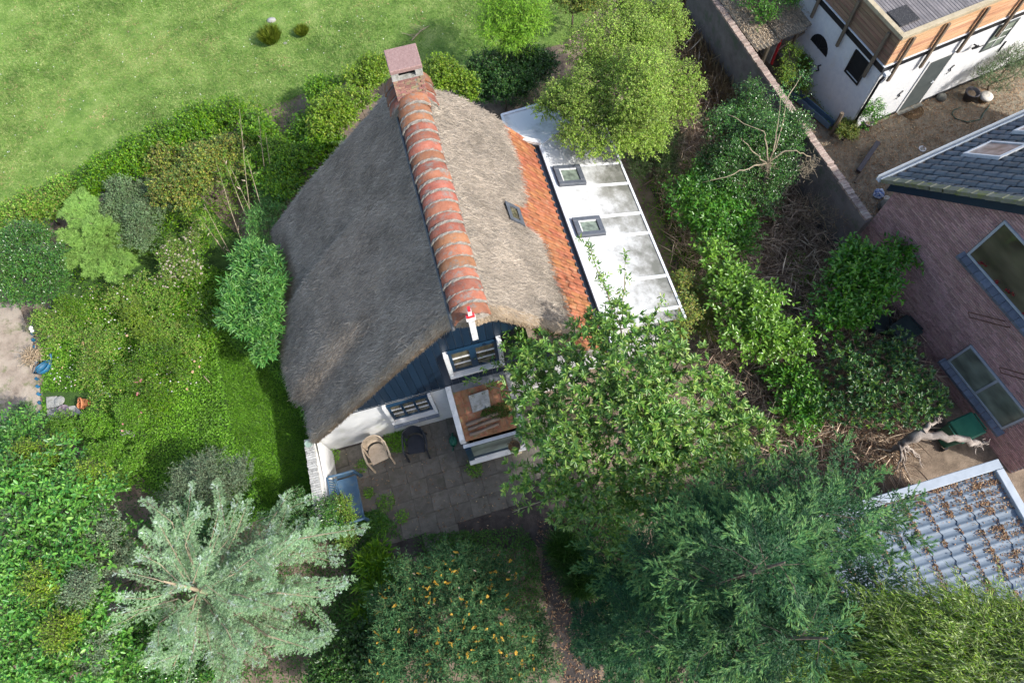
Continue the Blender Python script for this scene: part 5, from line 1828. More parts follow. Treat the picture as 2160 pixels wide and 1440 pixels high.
def spikes(root, p, ax, ln, r, mt, name='flower_spike'):
    off = np.array(root.location)
    key = 'sp' + mt.name
    if key not in LEAFMESH:
        n = 34
        z = rng.uniform(0, 1, n)
        a = rng.uniform(0, 6.3, n)
        rad = (1 - z * .75) * .16
        b = np.stack([rad * .4 * np.cos(a), rad * .4 * np.sin(a), z], -1)
        d = np.stack([np.cos(a), np.sin(a), np.full(n, .3)], -1)
        V, F = leaf_arrays(b, d, np.tile(UP, (n, 1)), rad + .04, rad + .05, False, .1, .1)
        me = mesh_np(name, V, F)
        me.materials.append(mt)
        LEAFMESH[key] = me
    for q, a in zip(p, ax):
        x = unit(np.cross(a, [.2, .9, .1]))
        y = np.cross(a, x)
        s = ln * rng.uniform(.6, 1.3)
        w = s * r
        piece(name, LEAFMESH[key], root, mat4(x * w, y * w, a * s, q - off))


def surf(L, n, up=.3, zlo=.1, f=1.0):
    p, ax, d = shoots(L, n, up, f * .95, zlo, .25)
    return p, ax


t_leads = {}


def conifer(name, label, cat, tops, mt, needle, tips=(), base=None, droop=.25, nb=34, tw=16, tl=.5, nl=(.03, .06), nw=.14, group=None, rad=1.6, lin=False, side=6, zb=.9, nseg=7, smt='bark', updir=.25, trunkr=.09, dens=1.0, tipmt=None):
    """tops: leaders [(px, py, z, crown radius)]; tips: explicit branch ends [(leader index, px, py, z, start height)]"""
    T = [(at(x, y, z), R) for x, y, z, R in tops]
    b0 = np.array([T[0][0][0], T[0][0][1], 0]) if base is None else np.array([base[0], base[1], 0.0])
    t = thing(name, label, cat, Frame(b0, 0), group)
    off = b0
    A, Bx = [], []     # axes of branches as polylines
    br = MB()
    polys = []
    for (tp, R) in T:
        gx = tp * [1, 1, 0] * .7 + b0 * .3
        part('trunk', MB().tube([b0 - off, np.array([gx[0], gx[1], tp[2] * .5]) - off, tp - off], [trunkr, trunkr * .6, .012], 7), M[smt], t, True)
        for k in range(nb):
            h = zb + (tp[2] - zb) * (1 - (1 - k / nb) ** 1.15)
            f = (tp[2] - h) / (tp[2] - zb)
            s0 = gx * 0
            c = np.array([gx[0] + (tp[0] - gx[0]) * min(1, h / tp[2]), gx[1] + (tp[1] - gx[1]) * min(1, h / tp[2]), h])
            az = k * 2.4 + rng.uniform(-.3, .3)
            ln = R * (.16 + .84 * f ** .75) * rng.uniform(.75, 1.15)
            e = c + np.array([math.cos(az) * ln, math.sin(az) * ln, ln * (updir - droop * rng.uniform(.4, 1.2))])
            polys.append((c, e, ln))
    for (i, px, py, z, h) in tips:
        tp = T[i][0]
        gx = tp * [1, 1, 0] * .7 + b0 * .3
        c = b0 + (tp - b0) * min(.97, h / tp[2]) if lin else np.array([gx[0] + (tp[0] - gx[0]) * min(1, h / tp[2]), gx[1] + (tp[1] - gx[1]) * min(1, h / tp[2]), h])
        e = at(px, py, z)
        if lin:
            c = c + (e - c) * rng.uniform(0, .3) + [0, 0, -.15 * rng.random()]
        polys.append((c, e, float(np.linalg.norm(e - c))))
    P, X, LN, S = [], [], [], []
    more = []
    for (c, e, ln) in polys:
        if ln < .9 or not side:
            continue
        bd = unit(e - c)
        sd = unit(np.cross(bd, UP))
        for k, f in enumerate(np.linspace(.22, .82, side)):
            sg = 1 if k % 2 else -1
            q = c + (e - c) * f + np.array([0, 0, ln * .10 * 4 * f * (1 - f)])
            d = unit(bd * (.8 if not lin else 1.1) + sd * sg * rng.uniform(.45, .8) + UP * rng.uniform(-.1, .15))
            l2 = ln * .42 * (1.15 - .7 * f) * rng.uniform(.8, 1.2)
            more.append((q, q + d * l2, l2))
    polys = polys + more
    for j, (c, e, ln) in enumerate(polys):
        mid = (c + e) / 2 + np.array([0, 0, ln * .10]) + rng.normal(0, (.13 if lin else .07) * ln, 3) * [1, 1, .5]
        pts = [c, mid, e]
        o = part('branch', MB().tube([q - off for q in pts], [.007 * ln + .004, .005 * ln + .003, .002], 5, False), M[smt], t) if j % 2 == 0 or ln > 1.2 else None
        n = max(5, int(tw * ln * dens))
        f = np.linspace(.06, .98, n) + rng.normal(0, .012, n)
        q = np.where(f[:, None] < .5, c + (mid - c) * (f[:, None] * 2), mid + (e - mid) * (f[:, None] * 2 - 1))
        bd = unit(np.where(f[:, None] < .5, mid - c, e - mid))
        sd = unit(np.cross(bd, UP))
        un = np.cross(sd, bd)
        sg = np.where(np.arange(n) % 2 == 0, 1.0, -1.0)[:, None]
        th_ = rng.normal(.75, .12, (n, 1))
        fi = rng.normal(.22, .3, (n, 1))
        ax = unit(bd * np.cos(th_) + (sd * sg * np.cos(fi) + un * np.sin(fi)) * np.sin(th_) - UP * .08)
        tln = tl * (1.12 - .72 * f) * np.clip(f * 6, .45, 1) * rng.uniform(.8, 1.2, n) * min(1.15, .42 + ln * .45)
        P.append(q), X.append(ax), LN.append(tln)
        # leading shoot
        P.append(e[None] - bd[-1:] * .08), X.append(bd[-1:]), LN.append(np.array([tl * .55 * min(1.15, .42 + ln * .45)]))
        S.append((e - bd[-1] * .1, unit(bd[-1] + UP * .25), tl * .9))
    t_leads[t.name] = S
    P, X, LN = np.concatenate(P), np.concatenate(X), np.concatenate(LN)
    return t, P, X, LN


def needles(t, P, X, LN, mt, per, nl, nw, ang, name='needles', sub=0, lay=.0, subang=(.5, .85)):
    """needle or scale sprays along twigs"""
    if sub:
        n = len(P)
        f = (np.arange(sub)[None] + rng.random((n, sub))) / sub
        q = P[:, None] + X[:, None] * (f * LN[:, None])[..., None]
        sd = unit(np.cross(X, UP))
        sg = np.where(np.arange(sub) % 2 == 0, 1.0, -1.0)[None, :, None]
        ax = unit(X[:, None] * 1.0 + sd[:, None] * sg * rng.uniform(*subang, (n, sub, 1)) + rng.normal(0, .15, (n, sub, 3)))
        ln = LN[:, None] * (.50 - .32 * f) * rng.uniform(.7, 1.3, (n, sub))
        P = np.concatenate([P, q.reshape(-1, 3)])
        X = np.concatenate([X, ax.reshape(-1, 3)])
        LN = np.concatenate([LN, ln.ravel()])
    n = len(P)
    f = (np.arange(per)[None] + rng.random((n, per))) / per
    B = P[:, None] + X[:, None] * (f * LN[:, None])[..., None]
    a = unit(np.cross(X, UP + [.01, 0, 0]))
    b = np.cross(X, a)
    ph = rng.uniform(0, 6.3, (n, per))
    rad = a[:, None] * np.cos(ph)[..., None] + b[:, None] * (np.sin(ph) * (1 - lay))[..., None]
    D = unit(X[:, None] * math.cos(ang) + rad * math.sin(ang))
    N = unit(rng.normal(0, .6, D.shape) + UP)
    L = rng.uniform(*nl, (n, per))
    crown(t, (B.reshape(-1, 3), D.reshape(-1, 3), N.reshape(-1, 3), L.ravel(), (L * nw).ravel()), mt, 0, False, name, .05, .02)


def inpoly(P, poly):
    x, y = P[:, 0], P[:, 1]
    c = np.zeros(len(P), bool)
    j = len(poly) - 1
    for i in range(len(poly)):
        xi, yi = poly[i][:2]
        xj, yj = poly[j][:2]
        c ^= ((yi > y) != (yj > y)) & (x < (xj - xi) * (y - yi) / (yj - yi + 1e-12) + xi)
        j = i
    return c


def scatter(poly_px, n):
    poly = [at(x, y, 0) for x, y in poly_px]
    A = np.array(poly)
    lo, hi = A.min(0), A.max(0)
    out = []
    tot = 0
    while tot < n:
        P = rng.uniform(lo, hi, (n * 2, 3))
        P = P[inpoly(P, poly)]
        out.append(P)
        tot += len(P)
    P = np.concatenate(out)[:n]
    P[:, 2] = 0
    return P


def loose(name, P, D, N, L, W, mt, label=None, hi=False):
    V, F = leaf_arrays(P, D, N, L, W, hi)
    return link(name, mesh_np(name, V, F), mt, None, kind='stuff')


def field(x, y, f=1.0):
    return vnoise(x, y, f, 5) * .5 + .5


# --- meadow grass
P = scatter([(-10, 460), (60, 440), (300, 310), (560, 240), (700, 180), (820, 180), (960, 190), (1040, 120), (1180, 100), (1290, -10), (-10, -10)], 150000)
n = len(P)
pat = vnoise(P[:, 0], P[:, 1], 1.2, 8)
keep = rng.random(n) < .75 + .35 * pat
P = P[keep]
n = len(P)
D = unit(np.stack([rng.normal(0, .7, n), rng.normal(0, .7, n), rng.uniform(.25, 1.0, n)], -1))
loose('meadow_grass', P + [0, 0, .008], D, rdir(n, 0), rng.uniform(.04, .11, n) * (1 + .4 * pat[keep]), rng.uniform(.007, .014, n), M['lf_grass'])
# bleached and dark tufts here and there in the turf
P = scatter([(-10, 440), (560, 230), (820, 170), (1040, 110), (1200, -10), (-10, -10)], 16000)
q = vnoise(P[:, 0], P[:, 1], 2.6, 21) + rng.normal(0, .35, len(P))
for nm, sel, mt in (('bleached_grass', q > .75, M['drygrass']), ('dark_grass_tufts', q < -.75, M['lf_cover'])):
    Q = P[sel]
    m_ = len(Q)
    D = unit(np.stack([rng.normal(0, 1, m_), rng.normal(0, 1, m_), rng.uniform(.15, .8, m_)], -1))
    loose(nm, Q + [0, 0, .01], D, rdir(m_, 0), rng.uniform(.05, .14, m_), rng.uniform(.006, .02, m_), mt)

# yellowed, drier drifts of grass
P = scatter([(-10, 440), (560, 230), (820, 170), (1040, 110), (1200, -10), (-10, -10)], 60000)
q = vnoise(P[:, 0], P[:, 1], .55, 77) + .45 * vnoise(P[:, 0], P[:, 1], 1.7, 78) + rng.normal(0, .3, len(P))
P = P[q > .55]
n = len(P)
D = unit(np.stack([rng.normal(0, 1, n), rng.normal(0, 1, n), rng.uniform(.15, .8, n)], -1))
loose('bleached_grass', P + [0, 0, .012], D, rdir(n, 0), rng.uniform(.04, .10, n), rng.uniform(.006, .012, n), M['lf_grassdry'])
# clover heads and daisies
P = scatter([(-10, 440), (560, 230), (820, 170), (1000, 150), (1100, -10), (-10, -10)], 190)
n = len(P)
loose('meadow_flowers', P + [0, 0, .09], unit(rng.normal(0, 1, (n, 3)) * [1, 1, .2]), np.tile(UP, (n, 1)), rng.uniform(.02, .05, n), rng.uniform(.02, .045, n), M['fl_white'])

# --- low green cover on the left garden and round the beds
cov = [(85, 690), (150, 640), (300, 600), (440, 560), (560, 600), (640, 830), (668, 960), (650, 1085), (430, 1130), (230, 980), (95, 900)]
P = scatter(cov, 62000)
GRS = [at(*q) for q in ((455, 690), (500, 740), (560, 770), (630, 850), (668, 960), (655, 1085), (560, 1070), (500, 940), (470, 800))]
P = P[~inpoly(P, GRS)]
SLB = [at(*q) for q in ((93, 828), (212, 828), (214, 880), (110, 898))]
P = P[~inpoly(P, SLB)]
n = len(P)
h = .03 + .10 * np.clip(vnoise(P[:, 0], P[:, 1], 2.2, 3) + .3, 0, 2) + rng.uniform(0, .05, n)
P[:, 2] = h
D = unit(np.stack([rng.normal(0, 1, n), rng.normal(0, 1, n), rng.normal(.25, .35, n)], -1))
loose('ground_cover', P, D, unit(UP + rng.normal(0, .5, (n, 3))), rng.uniform(.03, .07, n), rng.uniform(.025, .045, n), M['lf_cover'])
P = scatter([(455, 690), (500, 740), (560, 770), (630, 850), (668, 960), (655, 1085), (560, 1070), (500, 940), (470, 800)], 26000)
n = len(P)
D = unit(np.stack([rng.normal(0, .7, n), rng.normal(0, .7, n), rng.uniform(.3, 1.0, n)], -1))
loose('lawn_grass', P + [0, 0, .012], D, rdir(n, 0), rng.uniform(.05, .11, n), rng.uniform(.008, .016, n), M['lf_cover'])
for mt, cnt in (('fl_white', 130), ('fl_pale', 120), ('fl_purple', 40), ('fl_peach', 40)):
    P = scatter([(110, 660), (260, 600), (440, 600), (470, 700), (430, 830), (300, 880), (130, 820)], cnt)
    P[:, 2] = rng.uniform(.3, .62, cnt)
    loose('small_flowers', P, unit(rng.normal(0, 1, (cnt, 3)) * [1, 1, .2]), np.tile(UP, (cnt, 1)), rng.uniform(.03, .06, cnt), rng.uniform(.025, .05, cnt), M[mt])
strips = [([(735, 1095), (800, 1075), (830, 1100), (850, 1130), (1010, 1120), (1100, 1110), (1130, 1150), (1160, 1330), (1000, 1250), (850, 1180), (740, 1150)], 16000, 'lf_coverd'),
          ([(1165, 1080), (1300, 1040), (1420, 1150), (1400, 1440), (1290, 1440), (1215, 1250)], 14000, 'lf_coverd'),
          ([(0, 880), (100, 900), (240, 960), (430, 1120), (700, 1090), (800, 1180), (800, 1440), (0, 1440)], 22000, 'lf_coverd'),
          ([(1290, 290), (1420, 300), (1440, 420), (1500, 560), (1430, 640), (1330, 360)], 5000, 'lf_mid'),
          ([(560, 230), (700, 165), (820, 165), (640, 330), (590, 480), (460, 380)], 8000, 'lf_mid'),
          ([(960, 180), (1130, 120), (1200, 230), (1060, 230)], 5000, 'lf_coverd'),
          ([(1640, 60), (1700, 90), (1790, 270), (1760, 290), (1700, 230)], 2500, 'lf_herb'),
          ([(1340, 620), (1500, 650), (1700, 800), (1850, 980), (1500, 1010), (1400, 800)], 5000, 'lf_coverd'), ([(1250, 900), (1500, 900), (1700, 980), (1750, 1200), (1500, 1300), (1250, 1100)], 16000, 'lf_coverd'), ([(1180, 860), (1300, 860), (1290, 1060), (1190, 1040)], 2000, 'lf_coverd'), ([(740, 1200), (860, 1200), (830, 1440), (640, 1440)], 9000, 'lf_coverd')]
for poly, cnt, mt in strips:
    P = scatter(poly, cnt)
    n = len(P)
    f = vnoise(P[:, 0], P[:, 1], 2.0, 4)
    k = rng.random(n) < .55 + .5 * f
    P = P[k]
    n = len(P)
    P[:, 2] = rng.uniform(.02, .16, n) * (1 + f[k] * .5)
    D = unit(np.stack([rng.normal(0, 1, n), rng.normal(0, 1, n), rng.normal(.3, .4, n)], -1))
    loose('ground_cover', P, D, unit(UP + rng.normal(0, .5, (n, 3))), rng.uniform(.03, .08, n), rng.uniform(.02, .04, n), M[mt])

# taller mixed planting that runs between the shrubs
for poly, cnt, mt, hmax, lr in (([(20, 470), (250, 340), (560, 240), (640, 330), (590, 480), (480, 520), (440, 640), (350, 700), (230, 620), (80, 640)], 26000, 'lf_mid', .9, (.04, .09)), ([(80, 660), (250, 600), (440, 640), (470, 720), (420, 800), (330, 860), (230, 880), (100, 760)], 22000, 'lf_herb', .55, (.03, .07)), ([(250, 350), (560, 240), (620, 320), (560, 440), (420, 500), (300, 480)], 7000, 'lf_hazel', 1.1, (.05, .09)),
                             ([(1440, 300), (1500, 480), (1620, 640), (1700, 780), (1640, 860), (1480, 720), (1400, 560), (1370, 400)], 5000, 'lf_mid', .5, (.04, .09)), ([(700, 1080), (800, 1100), (800, 1200), (760, 1440), (500, 1440), (300, 1440), (260, 1100), (420, 1110), (600, 1090)], 14000, 'lf_coverd', .9, (.05, .10))):
    P = scatter(poly, cnt)
    n = len(P)
    f = vnoise(P[:, 0], P[:, 1], 1.5, 31) + .4 * vnoise(P[:, 0], P[:, 1], 4.0, 32)
    k = (rng.random(n) < .5 + .5 * f) & ~inpoly(P, SLB)
    P, f = P[k], f[k]
    n = len(P)
    P[:, 2] = np.clip(hmax * (.55 + .45 * f) * rng.uniform(.35, 1.0, n) ** .6, .03, None)
    D = unit(np.stack([rng.normal(0, 1, n), rng.normal(0, 1, n), rng.normal(.35, .5, n)], -1))
    loose('mixed_planting', P, D, unit(UP + rng.normal(0, .5, (n, 3))), rng.uniform(*lr, n), rng.uniform(.018, .045, n), M[mt])

# --- dead brush and leaf litter on the right hand side
BR = [(1400, 150), (1480, 40), (1560, 200), (1700, 380), (1840, 500), (1870, 640), (1950, 800), (1900, 1000), (1650, 1000), (1500, 800), (1440, 600), (1380, 400)]
P = scatter(BR, 26000)
n = len(P)
P[:, 2] = rng.uniform(.01, .12, n)
D = unit(np.stack([rng.normal(0, 1, n), rng.normal(0, 1, n), rng.normal(.05, .25, n)], -1))
loose('leaf_litter', P, D, unit(UP + rng.normal(0, .4, (n, 3))), rng.uniform(.03, .09, n), rng.uniform(.012, .035, n), M['deadleaf'])
P = scatter(BR, 13000)
n = len(P)
P[:, 2] = rng.uniform(.02, .6, n)
D = unit(np.stack([rng.normal(.2, .8, n), rng.normal(-.3, .8, n), rng.normal(.1, .35, n)], -1))
loose('dead_brush', P, D, rdir(n, 0), rng.uniform(.25, .8, n), rng.uniform(.006, .014, n), M['deadtwig'])
for poly, cnt in (([(1600, 110), (1690, 60), (1810, 265), (2160, 130), (2160, 300), (1900, 370), (1840, 470)], 9000), ([(1130, 1100), (1195, 1090), (1222, 1250), (1290, 1440), (1185, 1440), (1135, 1220)], 1100), ([(690, 960), (1000, 890), (1100, 1120), (780, 1120)], 420)):
    P = scatter(poly, cnt)
    n = len(P)
    P[:, 2] = rng.uniform(.03, .05, n)
    D = unit(np.stack([rng.normal(0, 1, n), rng.normal(0, 1, n), rng.normal(.05, .15, n)], -1))
    loose('leaf_litter', P, D, unit(UP + rng.normal(0, .3, (n, 3))), rng.uniform(.03, .09, n), rng.uniform(.01, .028, n), M['deadleaf'])

# straw coloured growth through the brush
P = scatter([(1400, 170), (1480, 60), (1600, 320), (1720, 420), (1800, 540), (1740, 640), (1680, 600), (1500, 430), (1420, 330)], 4200)
P = P[vnoise(P[:, 0], P[:, 1], 1.6, 55) > -.1]
n = len(P)
D = unit(np.stack([rng.normal(0, .6, n), rng.normal(0, .6, n), rng.uniform(.3, 1.1, n)], -1))
loose('straw_growth', P, D, rdir(n, 0), rng.uniform(.2, .7, n), rng.uniform(.008, .016, n), M['straw2'])
P = scatter([(1420, 300), (1500, 480), (1650, 520), (1760, 640), (1720, 780), (1600, 860), (1560, 760), (1440, 560)], 3200)
P = P[vnoise(P[:, 0], P[:, 1], 1.9, 56) > .1]
n = len(P)
P[:, 2] = rng.uniform(.1, .6, n)
loose('brush_greenery', P, unit(rng.normal(0, 1, (n, 3)) + UP * .3), unit(UP + rng.normal(0, .5, (n, 3))), rng.uniform(.05, .11, n), rng.uniform(.02, .045, n), M['lf_mid'])
# tall dry grass along the yard wall
P = scatter([(1440, -20), (1490, -20), (1560, 170), (1620, 300), (1560, 330), (1480, 200), (1420, 100)], 7000)
n = len(P)
D = unit(np.stack([rng.normal(-.2, .45, n), rng.normal(-.1, .45, n), rng.uniform(.5, 1.2, n)], -1))
loose('tall_dry_grass', P, D, rdir(n, 0), rng.uniform(.4, 1.1, n), rng.uniform(.008, .018, n), M['drygrass'])
# leaves and straw on the lean-to roof
n = 5200
P = np.stack([rng.uniform(-.05, 2.0, n), 3.0 * rng.random(n) ** .8, np.zeros(n)], -1)
k = rng.random(n) < np.clip(1.15 - P[:, 0] * .42 + (P[:, 1] - .5) * .5, .12, 1)
P = P[k & (P[:, 1] > .08)]
n = len(P)
P[:, 2] = 1.965 + .065 * P[:, 1] + rng.uniform(0, .05, n) + np.where(P[:, 0] > .7, .05, 0)
D = unit(np.stack([rng.normal(0, 1, n), rng.normal(0, 1, n), rng.normal(.05, .15, n)], -1))
loose('leaf_litter', SF.w(P), D, unit(UP + rng.normal(0, .3, (n, 3))), rng.uniform(.04, .12, n), rng.uniform(.01, .028, n), M['cutreed'])
# weeds between pavers
for i, (x, y, r, cnt) in enumerate(((838, 930, 26, 900), (700, 962, 20, 300), (815, 1060, 20, 260), (790, 1110, 30, 700), (765, 985, 14, 130), (1000, 990, 18, 260), (780, 1040, 12, 130), (850, 1090, 14, 160))):
    c = at(x, y, 0)
    R = r * mpp(x, y)
    a = rng.uniform(0, 6.3, cnt)
    rr = R * np.sqrt(rng.random(cnt))
    P = np.stack([c[0] + rr * np.cos(a), c[1] + rr * np.sin(a), rng.uniform(.02, .14, cnt)], -1)
    D = unit(np.stack([rng.normal(0, 1, cnt), rng.normal(0, 1, cnt), rng.normal(.5, .4, cnt)], -1))
    loose('patio_weeds', P, D, unit(UP + rng.normal(0, .5, (cnt, 3))), rng.uniform(.03, .09, cnt), rng.uniform(.012, .03, cnt), M['lf_cover'])
# moss on the porch roof
P = np.stack([rng.uniform(-.55, .42, 2600), rng.uniform(-.92, -.62, 2600), np.zeros(2600)], -1)
P = P[vnoise(P[:, 0], P[:, 1], 7, 6) + .6 * np.cos((P[:, 1] + .76) * 9) > .1]
P[:, 2] = pz(P[:, 1]) + .05 + rng.uniform(0, .06, len(P))
D = unit(rng.normal(0, 1, (len(P), 3)) + UP * .4)
loose('roof_moss', HF.w(P), D, rdir(len(P), 0), rng.uniform(.02, .05, len(P)), rng.uniform(.012, .025, len(P)), M['moss'])

# ------------------------------------------------------------------ trees and shrubs, from the meadow edge clockwise
for (x, y, r, l) in ((575, 88, 26, 'round tuft of green rushes in the meadow'), (640, 74, 16, 'smaller low rush tuft right of the round one in the meadow')):
    t = thing('rush_tuft', l, 'grass tuft', Frame(at(x, y, 0), 0), 'rush tufts in the meadow')
    R = r * mpp(x, y)
    n = 1500
    a = rng.uniform(0, 6.3, n)
    rr = R * .5 * np.sqrt(rng.random(n))
    B = np.stack([rr * np.cos(a), rr * np.sin(a), 0 * a], -1) + np.array(t.location)
    D = unit(np.stack([np.cos(a) * rng.uniform(.1, .8, n), np.sin(a) * rng.uniform(.1, .8, n), np.ones(n)], -1))
    crown(t, (B + [0, 0, .03], D, rdir(n, 0), rng.uniform(.3, .6, n) * R * 2.2, np.full(n, .012)), M['lf_rush'], name='blades')

HG = 'shrubs of the hedge along the meadow'
hedge = [
    ('yellow green hazel bush on the meadow side of the chimney', [(770, 170, 45, 1.2), (740, 220, 50, 1.4), (700, 260, 55, 1.3), (800, 150, 35, 1.3)], 'lf_hazel', 2600),
    ('low leafy bush just beyond the far roof corner', [(680, 320, 50, .8), (640, 290, 50, .8), (690, 200, 40, .8)], 'lf_mid', 2000),
    ('bright vine bush behind the chimney, right of it', [(925, 160, 35, 1.6), (960, 170, 30, 1.5), (990, 190, 30, 1.4)], 'lf_hazel', 1300),
    ('dark mixed bush under the feathery bamboo', [(1040, 160, 55, 1.2), (1080, 190, 50, 1.3), (1120, 150, 50, 1.2), (1010, 190, 35, 1.2)], 'lf_dark', 2800),
    ('reddish tinged dark shrub at the meadow edge left of the dry culms', [(430, 280, 60, 1.0), (370, 310, 60, 1.0), (480, 250, 45, 1.0)], 'lf_mid', 2600),
    ('golden turning shrub in the middle of the hedge', [(430, 370, 62, 1.3), (490, 340, 50, 1.2), (380, 400, 55, 1.3), (360, 350, 45, 1.2)], 'lf_yellow', 3400),
    ('loose mid green shrub at the meadow edge above the grey shrub', [(250, 360, 60, 1.0), (310, 340, 55, 1.1), (200, 390, 45, .9)], 'lf_mid', 2600),
    ('low pale herb bush at the far left meadow edge', [(90, 450, 50, .7), (150, 420, 45, .7), (40, 470, 45, .6)], 'lf_herb', 2000),
    ('shaded leafy shrub close to the far left roof edge', [(590, 400, 45, 1.0), (620, 350, 45, 1.0), (570, 340, 45, 1.0), (540, 290, 45, 1.0)], 'lf_mid', 2400),
]
for l, pts, mt, n in hedge:
    bush('hedge_shrub', l, 'shrub', pts, M[mt], n, 7, .22, (.05, .095), (.55, .75), .4, group=HG)

# bamboo and other plants at the top
t, L, L0 = bush('bamboo', 'feathery light green bamboo clump at the top behind the house', 'bamboo', [(1060, 20, 50, 2.6), (1100, 40, 50, 2.6), (1050, 70, 40, 2.3), (1095, 90, 40, 2.1), (1120, -10, 45, 2.7)], M['lf_bamboo'], 1900, 8, .32, (.09, .16), (.13, .2), .15, .9, .5, smt='greenstem')
for k in range(9):
    b = np.array(t.location) + [rng.uniform(-.5, .5), rng.uniform(-.4, .4), 0]
    part('culm', MB().tube([b - np.array(t.location), np.array([rng.uniform(-.6, .6), rng.uniform(-.5, .5), 2.9])], [.016, .007], 5), M['greenstem'], t)
bush('yellow_shrub', 'tawny yellow shrub at the top edge beside the bamboo', 'shrub', [(1200, 5, 50, 1.2), (1250, 0, 50, 1.3), (1180, -30, 40, 1.2)], M['lf_yellow'], 2400, 7, .2, (.04, .07), (.5, .7))
bush('round_tree', 'large round yellow green small-leaved tree overhanging the white roof', 'tree',
     [(1290, 110, 95, 3.0), (1370, 100, 85, 2.9), (1240, 190, 80, 3.0), (1330, 210, 105, 3.4), (1410, 190, 70, 2.7), (1220, 260, 62, 3.0), (1290, 290, 55, 3.1), (1360, 290, 60, 2.7), (1400, 60, 60, 2.6), (1310, 45, 60, 2.7), (1420, 240, 45, 2.3), (1170, 210, 40, 2.9), (1150, 235, 25, 2.9), (1200, 295, 32, 3.0), (1245, 315, 34, 3.0)],
     M['lf_lime'], 13500, 7, .22, (.035, .068), (.55, .8), .3, 1.0, .2, stem=.09, k=8, inner=.6)
bush('holly_tree', 'glossy dark holly with bare pale upper branches beside the old wall', 'tree',
     [(1600, 300, 70, 2.0), (1540, 270, 60, 1.9), (1660, 290, 55, 1.9), (1560, 360, 65, 1.8), (1640, 370, 55, 1.6), (1520, 330, 45, 1.5), (1600, 430, 45, 1.4), (1580, 220, 45, 2.2), (1500, 400, 40, 1.3)],
     M['lf_gloss'], 5200, 7, .2, (.035, .065), (.5, .7), .35, smt='bark', stem=.06)
hl = thing('bare_branches', 'pale leafless branches rising from the holly towards the old wall', 'branches', Frame(at(1600, 470, 0), 0))
off = np.array(hl.location)
F0 = at(1620, 345, 2.4)
part('trunk', MB().tube([at(1595, 470, 0) - off, at(1605, 420, 1.1) - off, F0 - off], [.06, .05, .045], 7), M['bark'], hl, True)
for pts in ([(1630, 320, 2.9), (1640, 270, 3.4), (1650, 190, 3.9)], [(1615, 300, 2.9), (1612, 280, 3.1), (1530, 240, 3.2)], [(1650, 320, 2.7), (1680, 318, 2.8), (1708, 330, 2.5), (1712, 352, 2.3)], [(1590, 350, 2.6), (1550, 368, 2.6), (1480, 385, 2.4)], [(1640, 300, 2.9), (1665, 200, 3.6), (1690, 160, 3.8)], [(1600, 330, 2.6), (1570, 300, 2.9), (1560, 290, 2.9)]):
    Q = [F0] + [at(*q) for q in pts]
    part('branch', gnarl([q - off for q in Q], list(np.linspace(.022, .006, len(Q))), 6, .015), M['paletwig'], hl, True)
P = np.concatenate([at(*q)[None] + rng.normal(0, .12, (70, 3)) for q in ((1710, 345, 2.4), (1695, 360, 2.3), (1620, 350, 2.5))])
twigs(hl, P, unit(rng.normal(0, 1, P.shape)), .16, .005, M['paletwig'])
P = np.concatenate([at(*q)[None] + rng.normal(0, .15, (60, 3)) for q in ((1650, 200, 3.8), (1690, 165, 3.7), (1640, 250, 3.4), (1535, 245, 3.1), (1485, 385, 2.4), (1560, 300, 2.9))])
crown(hl, leafed(P, unit(rng.normal(0, 1, P.shape) + UP * .5), 5, .15, (.035, .06), (.4, .6)), M['lf_gloss'])
bush('laurel_bush', 'dark green laurel mass between the holly and the white roof', 'shrub', [(1470, 440, 50, 1.3), (1500, 480, 50, 1.2), (1440, 420, 40, 1.2), (1520, 420, 45, 1.3), (1560, 480, 40, 1.1), (1480, 395, 40, 1.3), (1560, 520, 30, .9)], M['lf_laurel2'], 1250, 7, .3, (.08, .14), (.36, .46), .4, hero=160, hi=True)
bush('yew_bush', 'dark feathery evergreen bush below the round yellow green tree', 'shrub', [(1380, 330, 45, 1.0), (1400, 360, 40, .9), (1350, 350, 35, .8), (1400, 300, 40, 1.2)], M['lf_dark'], 1900, 12, .25, (.03, .06), (.18, .28), .6, .7)
bush('laurel_bush', 'bright sunlit yellow green laurel chain in the middle of the brush', 'shrub',
     [(1495, 545, 28, 1.7), (1510, 580, 34, 1.6), (1560, 600, 38, 1.6), (1580, 640, 40, 1.7), (1540, 640, 42, 1.6), (1610, 690, 48, 1.6), (1560, 700, 45, 1.5), (1660, 720, 38, 1.5), (1690, 730, 20, 1.4), (1620, 640, 30, 1.6), (1600, 750, 30, 1.3)],
     M['lf_laurel'], 640, 8, .36, (.10, .17), (.40, .5), .45, hero=300, hi=True, k=5)
bush('laurel_bush', 'broad-leaved laurel spreading over the dark bins at the brick wall', 'shrub',
     [(1780, 560, 42, 1.8), (1820, 570, 45, 1.9), (1760, 610, 42, 1.7), (1830, 620, 45, 1.8), (1790, 660, 42, 1.6), (1745, 660, 35, 1.5), (1870, 560, 34, 2.0), (1900, 535, 26, 2.1), (1850, 600, 35, 1.9), (1740, 690, 25, 1.4)],
     M['lf_laurel2'], 640, 8, .38, (.11, .18), (.36, .46), .4, hero=300, hi=True, k=5)
bush('rhododendron', 'dark rhododendron thicket beside the green bin', 'shrub',
     [(1800, 800, 50, 1.3), (1860, 770, 45, 1.4), (1900, 810, 45, 1.5), (1940, 840, 40, 1.4), (1850, 860, 50, 1.3), (1800, 870, 45, 1.1), (1910, 870, 40, 1.3), (1770, 760, 40, 1.2), (1880, 740, 35, 1.4), (1740, 850, 40, 1.0)],
     M['lf_rhodo'], 1050, 8, .30, (.08, .14), (.28, .36), .45, 1.1, .1, hero=220, hi=True, whorl=True)
